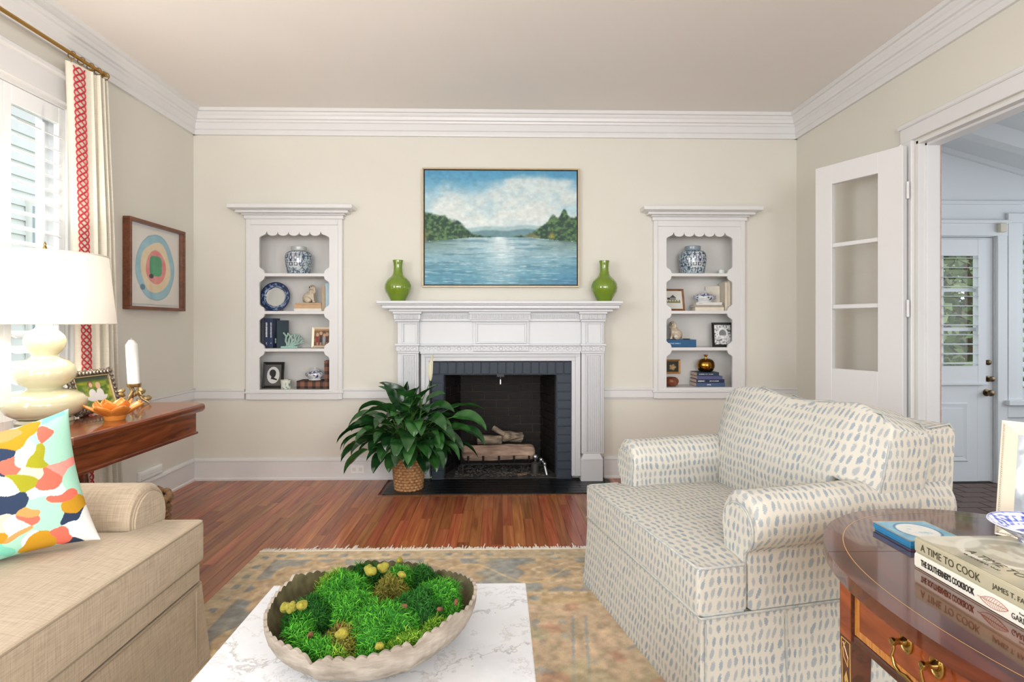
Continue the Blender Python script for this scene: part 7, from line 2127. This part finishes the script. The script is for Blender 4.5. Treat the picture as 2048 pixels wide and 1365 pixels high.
# T-shaped seat cushion
DA = .172                                        # arms start this far back
us = [-.002, .018, .10, .125, .145, .32, .50, .66, .83, .85, .875, CW - .018, CW + .002]
vs_ = [-.012, .008, DA - .03, DA - .004, .36, .56, .70, .72]
seat = soften(cobj('seat_cushion', mask_cushion(us, vs_, lambda u, v: v < DA - .004 or .125 < u < .85, .326, .478, None, .014, .03), smooth=180))
for z in (.477, .329):
    cobj('welt', G().tube([(.0, DA - .02, z), (.0, .01, z), (.012, -.009, z), (CW - .012, -.009, z), (CW, .01, z), (CW, DA - .02, z)], .0048, 6), M_dwelt, 60, seat)
# roll arms
def chair_arm(outer, sgn):
    """sgn +1 near arm, -1 far arm"""
    cx = outer - sgn * .048; cz, r = .602, .098
    inner = outer - sgn * .125
    if sgn > 0: arc = arc_profile(cx, cz, r, -58, 205, 26)
    else: arc = arc_profile(cx, cz, r, 238, -25, 26)
    prof = [(outer, .324)] + [(outer, .50)] + arc + [(inner, .46), (inner, .324)]
    st_ = [DA, DA + .014] + list(np.linspace(DA + .06, CD - .02, 10))
    def to3(p, s):
        k = .93 if s < DA + .001 else 1.
        slope = .018 * max(0, (s - .3))
        return (cx + (p[0] - cx) * k, s, .45 + (p[1] - .45) * (k if s < DA + .001 else 1) + (slope if p[1] > .5 else 0))
    g = sweep(prof, st_, to3)
    arm = cobj('arm', g, smooth=45)
    pf = [(cx + (p[0] - cx) * .80 - sgn * .004, .45 + (p[1] - .45) * .84) for p in prof]
    pn = G().loft([[(p[0], DA + .004, p[1]) for p in pf], [(cx + (p[0] - cx) * .97, DA - .010, .45 + (p[1] - .45) * .98) for p in pf]])
    cobj('front_panel', pn, smooth=40, parent=arm)
    cobj('welt', G().tube([(p[0], DA - .004, p[1]) for p in pf], .0045, 6, closed=True), M_dwelt, 60, arm)
    return arm
chair_arm(CW, 1); chair_arm(0, -1)
# back frame
bkp = [(.80, .324), (CD, .324), (CD + .035, .86), (CD + .03, .885), (CD + .01, .895), (.90, .885), (.885, .86)]
g = G()
for i, x_ in enumerate((.0, .012, .3, .66, CW - .012, CW)):
    k = .985 if i in (0, 5) else 1
g.loft([[(x_, .85 + (p[0] - .85) * k, .6 + (p[1] - .6) * k) for p in bkp] for x_, k in ((-.004, .96), (.012, 1), (CW - .012, 1), (CW + .004, .96))])
cobj('back', g, smooth=40)
cobj('welt', G().tube([(CW - .004, .9, .886), (CW - .004, CD + .01, .896), (CW - .004, CD + .034, .87), (CW - .004, CD + .018, .6), (CW - .004, CD + .006, .36)], .0045, 6), M_dwelt, 60)
# big back cushion spilling over the arms
BM = basis((0, .615, .475), (1, 0, 0), (0, .24, .971), (0, .971, -.24))     # u along the chair, v up, t towards the back
usb = [.045, .065, .115, .135, .155, .30, .485, .66, .815, .835, .86, .975, .995]
vsb = [0, .02, .11, .185, .205, .225, .36, .455, .475]
def bmask(u, v): return v > .206 or .136 < u < .834
g = mask_cushion(usb, vsb, bmask, .0, .185, None, .02, -.0)
def bulge(p):
    u, v, t = p
    su, sv = (u - .045) / .95, v / .475
    b = .075 * max(0, 1 - (2 * su - 1) ** 4) * max(0, 1 - (2 * sv - 1) ** 2) 
    dip = -.020 * math.exp(-((su - .52) / .16) ** 2) * max(0, sv - .3) + .012 * math.sin(su * 9) * sv
    crown = .030 * math.sin(math.pi * min(1, max(0, su))) * sv
    rnd = -.045 * abs(2 * su - 1) ** 9 * sv
    return (u, v + crown + dip * 1.4 + rnd, t - b if t < .1 else t + b * .2)
g.v = [bulge(p) for p in g.v]; g.uv = {}; g.xf(BM); g.boxuv()
bc_ = soften(cobj('back_cushion', g, smooth=180))
def wl(t): 
    P = []
    for u, v in ((.05, .25), (.047, .40), (.06, .462), (.10, .474), (.3, .474), (.5, .474), (.7, .474), (.94, .474), (.98, .462), (.992, .40), (.992, .225), (.975, .208), (.85, .208)):
        P.append(BM @ Vector(bulge((u, v, t))))
    return P
for t in (.006, .179):
    cobj('welt', G().tube(wl(t), .0045, 6), M_dwelt, 60, bc_)

# ================================================================== OVAL DROP-LEAF TABLE
OZ = .70
ocx, ocy, oa, ob = 1.205, 1.075, .452, .605
M_mtop = mat_wood('polished_mahogany', '#421d12', '#66301d', .10, (9, .9, 9), 2.4, coat=.7)
M_mdark = mat_wood('dark_mahogany', '#2f140d', '#54261a', .16, (8, 1, 8), 3., coat=.6)
M_mdraw = mat_wood('crotch_mahogany', '#6d2a14', '#9a4a22', .12, (3, 1.4, 6), 3.2, coat=.7)
M_band = mat_wood('satinwood_band', '#a2602a', '#c98a44', .2, (30, 30, 3), 6., coat=.5)
M_inlay = mat('inlay_line', '#c49a5a', .3, coat=.4)
ovt = thing('oval_table', 'polished mahogany oval drop-leaf table with brass-handled drawer', 'table', (ocx, ocy, 0))
H1, H0 = 1.362, ocy - (1.362 - ocy)
def oval(off, n=120):
    out = []
    for k in range(n):
        a = 2 * math.pi * k / n
        c, s = math.cos(a), math.sin(a); e = 2 / 2.15
        out.append((ocx + (oa - off) * math.copysign(abs(c) ** e, c), ocy + (ob - off) * math.copysign(abs(s) ** e, s)))
    return out
def clip(poly, lo, hi):
    res = []
    def cut(P, f, y):
        o = []
        for i in range(len(P)):
            a, b = P[i], P[(i + 1) % len(P)]
            ia, ib = f(a[1]), f(b[1])
            if ia: o.append(a)
            if ia != ib:
                t = (y - a[1]) / (b[1] - a[1]); o.append((a[0] + (b[0] - a[0]) * t, y))
        return o
    return cut(cut(poly, lambda y: y >= lo - 1e-9, lo), lambda y: y <= hi + 1e-9, hi)
def slab(nm, lo, hi):
    g = G()
    layers = [(.020, -.030), (.010, -.027), (.003, -.021), (0, -.013), (.001, -.005), (.005, 0)]
    P = [clip(oval(o), lo, hi) for o, _ in layers]
    if len(set(len(p) for p in P)) == 1:
        g.loft([[(x, y, OZ + dz) for x, y in p] for p, (_, dz) in zip(P, layers)])
    else:
        for p, (o, dz) in zip(P, layers): pass
        g.prism(P[3], 'z', OZ - .030, OZ)
    return obj(nm, g, M_mtop, ovt, 40)
slab('table_top', H0 + .0008, H1 - .0008); slab('drop_leaf', H1 + .0008, 9); slab('drop_leaf', -9, H0 - .0008)
po, pi_ = oval(.043), oval(.0447)
g = G(); n = len(po)
g.add([(x, y, OZ + .0003) for x, y in po] + [(x, y, OZ + .0003) for x, y in pi_], [(i, (i + 1) % n, n + (i + 1) % n, n + i) for i in range(n)])
obj('inlay_line', g, M_inlay, ovt, None, False)
# frame, drawer, legs
fx0, fx1, fy0, fy1 = .80, 1.60, .79, 1.318
ft, fbz = OZ - .031, .535
obj('apron', G().box(fx0 + .02, fx1 - .02, fy1 - .035, fy1 - .015, fbz, ft).box(fx0 + .02, fx1 - .02, fy0 + .015, fy0 + .035, fbz, ft).box(fx1 - .03, fx1 - .012, fy0 + .02, fy1 - .02, fbz, ft)
    .box(fx0 + .004, fx0 + .03, fy0 + .04, fy1 - .04, ft - .012, ft).box(fx0 + .002, fx0 + .03, fy0 + .04, fy1 - .04, fbz - .006, fbz + .012, .003), M_mdark, ovt)
dr = obj('drawer', G().box(fx0 + .008, fx0 + .028, fy0 + .046, fy1 - .046, fbz + .013, ft - .013, .001).box(fx0 + .028, fx1 - .1, fy0 + .06, fy1 - .06, fbz + .02, ft - .03), M_mdraw, ovt)
ya_, yb_, za_, zb_ = fy0 + .046, fy1 - .046, fbz + .013, ft - .013
bw = .016
obj('crossbanding', G().box(fx0 + .0066, fx0 + .009, ya_, yb_, zb_ - bw, zb_).box(fx0 + .0066, fx0 + .009, ya_, yb_, za_, za_ + bw).box(fx0 + .0066, fx0 + .009, ya_, ya_ + bw, za_ + bw, zb_ - bw).box(fx0 + .0066, fx0 + .009, yb_ - bw, yb_, za_ + bw, zb_ - bw), M_band, dr)
# bail handle
hz = .624
hy = [1.108, 1.029]
X0 = fx0 + .008
M_hb = mat('drawer_brass', '#b59a5c', .22, 1.)
hd = obj('handle', G().tube([(X0 - .028, hy[0], hz), (X0 - .030, hy[0] - .004, hz - .012), (X0 - .030, hy[0] + .003, hz - .028), (X0 - .031, hy[0] - .010, hz - .044), (X0 - .031, hy[0] - .022, hz - .049), (X0 - .031, (hy[0] + hy[1]) / 2, hz - .046), (X0 - .031, hy[1] + .022, hz - .049), (X0 - .031, hy[1] + .010, hz - .044), (X0 - .030, hy[1] - .003, hz - .028), (X0 - .030, hy[1] + .004, hz - .012), (X0 - .028, hy[1], hz)],
    [.003, .003, .0032, .0036, .004, .0048, .004, .0036, .0032, .003, .003], 10), M_hb, dr, 60)
for y_ in hy:
    prof = [(.024, 0), (.024, .003), (.021, .0048), (.019, .003), (.012, .003), (.009, .006), (.0065, .012), (.0055, .022), (.008, .027), (.007, .032), (.001, .034)]
    rg = G().lathe(prof, 24); rg.v = [(a * .72, b, c) if c < .006 else (a, b, c) for a, b, c in rg.v]
    rg.xf(basis((X0 - .0005, y_, hz), (0, 1, 0), (0, 0, 1), (-1, 0, 0)))
    obj('rosette', rg, M_hb, hd, 50)
for (lx, ly) in ((fx0, fy1 - .046), (fx0, fy0), (fx1 - .046, fy1 - .046), (fx1 - .046, fy0)):
    lg = obj('leg', G().loft([[(lx + i_, ly + i_, z), (lx + .046 - i_, ly + i_, z), (lx + .046 - i_, ly + .046 - i_, z), (lx + i_, ly + .046 - i_, z)] for i_, z in ((.012, ZF), (.011, .06), (0, fbz - .02), (0, ft))]), M_mdark, ovt)
    if lx == fx0:
        obj('figured_block', G().box(lx - .0012, lx + .001, ly + .003, ly + .043, fbz - .005, ft - .002), M_mdraw, lg)
        def ip(p, w=.0012):
            obj('leg_inlay', G().tube([(lx - .0004 + max(0, (fbz - .02 - z)) * .022, ly + .023 + y, z) for y, z in p], w, 4), M_inlay, lg)
        ip([(-.016, fbz - .012), (.016, fbz - .012)]); ip([(.016, fbz - .012), (.013, .2)]); ip([(-.016, fbz - .012), (-.013, .2)])
        ip([(.0, fbz - .016), (.010, fbz - .035), (.008, fbz - .055), (-.006, fbz - .07), (-.008, fbz - .05), (.004, fbz - .03), (.010, fbz - .02)])
        for j in range(5):
            zc = fbz - .10 - j * .052
            xo = lx - .0006 + (fbz - .02 - zc) * .022
            obj('bellflower', G().add([(xo, ly + .023, zc + .018), (xo, ly + .023 + .008, zc - .002), (xo, ly + .023 + .005, zc - .016), (xo, ly + .023, zc - .006), (xo, ly + .023 - .005, zc - .016), (xo, ly + .023 - .008, zc - .002)], [(0, 1, 2, 3, 4, 5)]), M_inlay, lg, None, False)

# --- things on the oval table
Z = OZ + .0006
def cameo(U, V):
    n = fbm(U * 8, V * 8, 4, 2)
    C = mixc(hexv('#4f9dc0'), hexv('#7db9d0'), n)
    r = np.hypot((U - .5) / .36, (V - .5) / .40)
    C = mixc(C, hexv('#25507f'), sstep(.05, .02, np.abs(r - 1.0)))
    C = mixc(C, mixc(hexv('#d9e1de'), hexv('#f1efe6'), n), sstep(.93, .9, r))
    return mixc(C, hexv('#8fb6c6'), sstep(.55, .7, fbm(U * 12, V * 12, 3, 6)) * (r < .6) * .6)
tile = thing('blue_box', 'small flat blue box with a white oval picture on the oval table', 'box', (1.08, 1.442, OZ))
bx0, bx1, by0, by1 = 1.008, 1.150, 1.372, 1.512
M_blue = mat('blue_lacquer', '#2f86b8', .3, coat=.3)
obj('body', G().box(bx0 + .003, bx1 - .003, by0 + .003, by1 - .003, Z, Z + .006).box(bx0, bx1, by0, by1, Z + .006, Z + .0195, .001), M_blue, tile)
obj('gilt_edge', G().tube([(bx0, by0, Z + .0193), (bx1, by0, Z + .0193), (bx1, by1, Z + .0193), (bx0, by1, Z + .0193)], .0009, 4, closed=True), M_inlay, tile)
colour_grid('lid_picture', cameo, lambda U, V: (bx0 + .002 + (bx1 - bx0 - .004) * U, by0 + .002 + (by1 - by0 - .004) * V, Z + .0199 + 0 * U), 60, 60, M_glossprint, tile)
# two cookbooks: spines face the chair side
BKX, BKY1 = .948, 1.275
def big_book(label, x, y1, zb, L, D, T_, spine, top_fn):
    t = thing('cookbook', label, 'book', (x + D / 2, y1 - L / 2, zb), 'cookbooks stacked on the oval table')
    m = mat('jacket', spine, .35, coat=.2)
    ct_ = .003
    g = G().box(x, x + D, y1 - L, y1, zb, zb + ct_, .0008).box(x, x + D, y1 - L, y1, zb + T_ - ct_, zb + T_, .0008)
    rr = G().prism([(x + .004, zb + .0005), (x - .0015, zb + .004), (x - .002, zb + T_ / 2), (x - .0015, zb + T_ - .004), (x + .004, zb + T_ - .0005), (x + .008, zb + T_ - .0005), (x + .008, zb + .0005)], 'y', y1 - L, y1)
    g.add(rr.v, rr.f)
    c = obj('cover', g, m, t, 40)
    obj('pages', G().box(x + .006, x + D - .004, y1 - L + .004, y1 - .004, zb + ct_, zb + T_ - ct_), M_paper, t)
    if top_fn:
        colour_grid('jacket_picture', top_fn, lambda U, V: (x + .002 + (D - .003) * U, y1 - .001 - (L - .002) * V, zb + T_ + .0004 + 0 * U), 110, 110, M_glossprint, t)
    return t, c
def SPM(y, z): return basis((BKX - .0028, y, z), (0, -1, 0), (0, 0, 1), (-1, 0, 0))
M_ink = mat('black_ink', '#2a2624', .5); M_ink2 = mat('brown_ink', '#4a4636', .5); M_red2 = mat('feather_ink', '#b5604a', .5)
T1 = .0335; T2_ = .0345
b1, c1 = big_book('cream cookbook with black spine lettering at the bottom of the pair', BKX, BKY1, Z, .33, .215, T1, '#ece8dc', None)
text_mesh('lettering', "THE SOUTHERNER'S COOKBOOK", .0185, M_ink, SPM(BKY1 - .021, Z + T1 * .50), c1, fit=.143, bold=.0005)
fe = []
fy, fz = BKY1 - .178, Z + T1 * .5
feo = G()
for s in (1, -1):
    feo.tube([(BKX - .0026, fy - .062 * t, fz + s * .010 * math.sin(math.pi * t) ** .8 + .004 * (t - .5)) for t in np.linspace(0, 1, 16)], .0005, 4)
feo.tube([(BKX - .0026, fy + .007, fz - .001), (BKX - .0026, fy - .062, fz + .002)], .0005, 4)
for i in range(9):
    t = .12 + i * .085
    for s in (1, -1): feo.tube([(BKX - .0026, fy - .062 * t, fz), (BKX - .0026, fy - .062 * (t + .09), fz + s * .0085 * math.sin(math.pi * min(1, t + .06)))], .0003, 3)
obj('feather_drawing', feo, M_red2, c1)
text_mesh('lettering', 'From the editors of', .0062, M_ink, SPM(BKY1 - .262, Z + T1 * .76), c1, fit=.045)
text_mesh('lettering', 'GARDEN&GUN', .0155, M_ink, SPM(BKY1 - .246, Z + T1 * .42), c1, fit=.078)
def jacket(U, V):
    n = fbm(U * 4, V * 5, 4, 3)
    C = mixc(hexv('#8f876a'), hexv('#b3ab8f'), sstep(.4, .6, n))
    r = np.hypot((U - .62) / .5, (V - .32) / .30)
    C = mixc(C, hexv('#d5d0bd'), sstep(1.0, .92, r)); C = mixc(C, hexv('#a49c82'), sstep(.85, .80, r) * .8)
    C = mixc(C, hexv('#cfcab4'), sstep(.6, .5, r) * sstep(.4, .6, fbm(U * 9, V * 9, 3, 7)))
    C = mixc(C, hexv('#dcd8c8'), sstep(.35, .3, np.hypot((U - .28) / .9, (V - .02) / .6)) * .7)
    return mixc(C, hexv('#6f6a4e'), sstep(.62, .8, V) * .55)
b2, c2 = big_book('sage green cookbook with thin serif lettering on top of the pair', BKX, BKY1 - .001, Z + T1 + .0004, .325, .218, T2_, '#bcb69c', jacket)
z2 = Z + T1 + .0004
text_mesh('lettering', 'A TIME TO COOK', .0225, M_ink2, SPM(BKY1 - .020, z2 + T2_ * .47), c2, fit=.158)
text_mesh('lettering', 'JAMES T. FARMER III', .0135, M_ink2, SPM(BKY1 - .206, z2 + T2_ * .47), c2, fit=.112)
TM = basis((BKX + .052, BKY1 - .085, z2 + T2_ + .0008), (0, -1, 0), (1, 0, 0), (0, 0, 1))
text_mesh('lettering', 'A TIME TO', .026, M_ink2, TM, c2, fit=.13)
sc_ = G(); qq = random.Random(5); yy = BKY1 - .10
while yy > BKY1 - .185:
    w_ = qq.uniform(.006, .012)
    sc_.tube([(BKX + .030 + .003 * math.sin(i * 2.1 + yy * 900), yy - w_ * i / 5, z2 + T2_ + .0008) for i in range(6)], .00045, 4); yy -= w_ + qq.uniform(0, .004)
obj('script_lettering', sc_, M_ink, c2)
# blue and white dish on the books
def transfer(U, r):
    n = fbm(U * 60, r * 18, 3, 4); m2 = np.sin(U * 2 * math.pi * 14 + 6 * np.sin(r * 20)) * np.sin(r * 46 + 3 * np.sin(U * 40))
    C = np.broadcast_to(hexv('#e4e8f2'), U.shape + (3,)).copy()
    C = mixc(C, hexv('#3a4fb8'), sstep(.0, .35, m2 + (n - .5) * 1.2) * ((r > .62) & (r < .96)))
    C = mixc(C, hexv('#2c3f9f'), sstep(.012, .004, np.abs(r - .62)) + sstep(.014, .006, np.abs(r - .97)))
    C = mixc(C, hexv('#2c3f9f'), sstep(.52, .6, fbm(U * 24, r * 9, 3, 9)) * (r < .5) * .8)
    return C
zt_ = z2 + T2_ + .001
dc = (1.196, 1.225, zt_ + .0135)
def dish_pos(prof):
    tt = np.linspace(0, 1, len(prof)); rs = np.array([p[0] for p in prof]) * .095; zs = np.array([p[1] for p in prof])
    return tt, rs, zs
tt_, rs_, zs_ = dish_pos([(0, .0125), (.42, .0125), (.46, .013), (.62, .019), (1.0, .040), (1.01, .038), (.60, .014), (.45, .006), (.43, .0), (.40, .0), (.38, .006), (0, .008)])
o = colour_grid('transfer_dish', lambda U, V: transfer(U, np.interp(V, tt_, rs_) / .096), lambda U, V: (dc[0] + np.interp(V, tt_, rs_) * np.cos(U * 2 * np.pi), dc[1] + np.interp(V, tt_, rs_) * np.sin(U * 2 * np.pi), zt_ + np.interp(V, tt_, zs_)), 160, 100, M_glaze, None, 60)
tag(o, 'blue and white transferware dish sitting on the cookbooks', 'dish')
# gilded photo frame
fa, fb2 = atz(1989, 1072, OZ), atz(2062, 1089, OZ)
ex2 = (fb2 - fa); ex2.z = 0; ex2.normalize()
W_ = .235
ctr = fa + ex2 * W_ / 2
GM = Matrix.Translation((ctr.x, ctr.y, Z + .0045)) @ Matrix.Rotation(math.atan2(ex2.y, ex2.x), 4, 'Z') @ Matrix.Rotation(R(-13), 4, 'X')
def bw_photo(U, V):
    n = fbm(U * 7, V * 7, 5, 3)
    C = mixc(hexv('#8f9498'), hexv('#dcdfe2'), sstep(.35, .7, n)); C = mixc(C, hexv('#5c6268'), sstep(.45, .2, V) * .7)
    return mixc(C, hexv('#3f4448'), sstep(.55, .75, fbm(U * 16, V * 16, 3, 8)) * .5)
M_pg = mat('champagne_gilt', '#c6beae', .28, .5)
pf_ = picture('photo_frame', 'gilded photo frame with black and white picture on the oval table', GM, W_, .298, .034, .018, M_pg, bw_photo, easel=.08)
bd_ = G()
for i in range(56): bd_.sphere((-W_ / 2 + .006, -.0004, .006 + i * .0051), .0021, 5, 4)
for i in range(44): bd_.sphere((-W_ / 2 + .006 + i * .0051, -.0004, .006), .0021, 5, 4)
obj('beading', bd_.xf(GM), M_pg, pf_, 180)
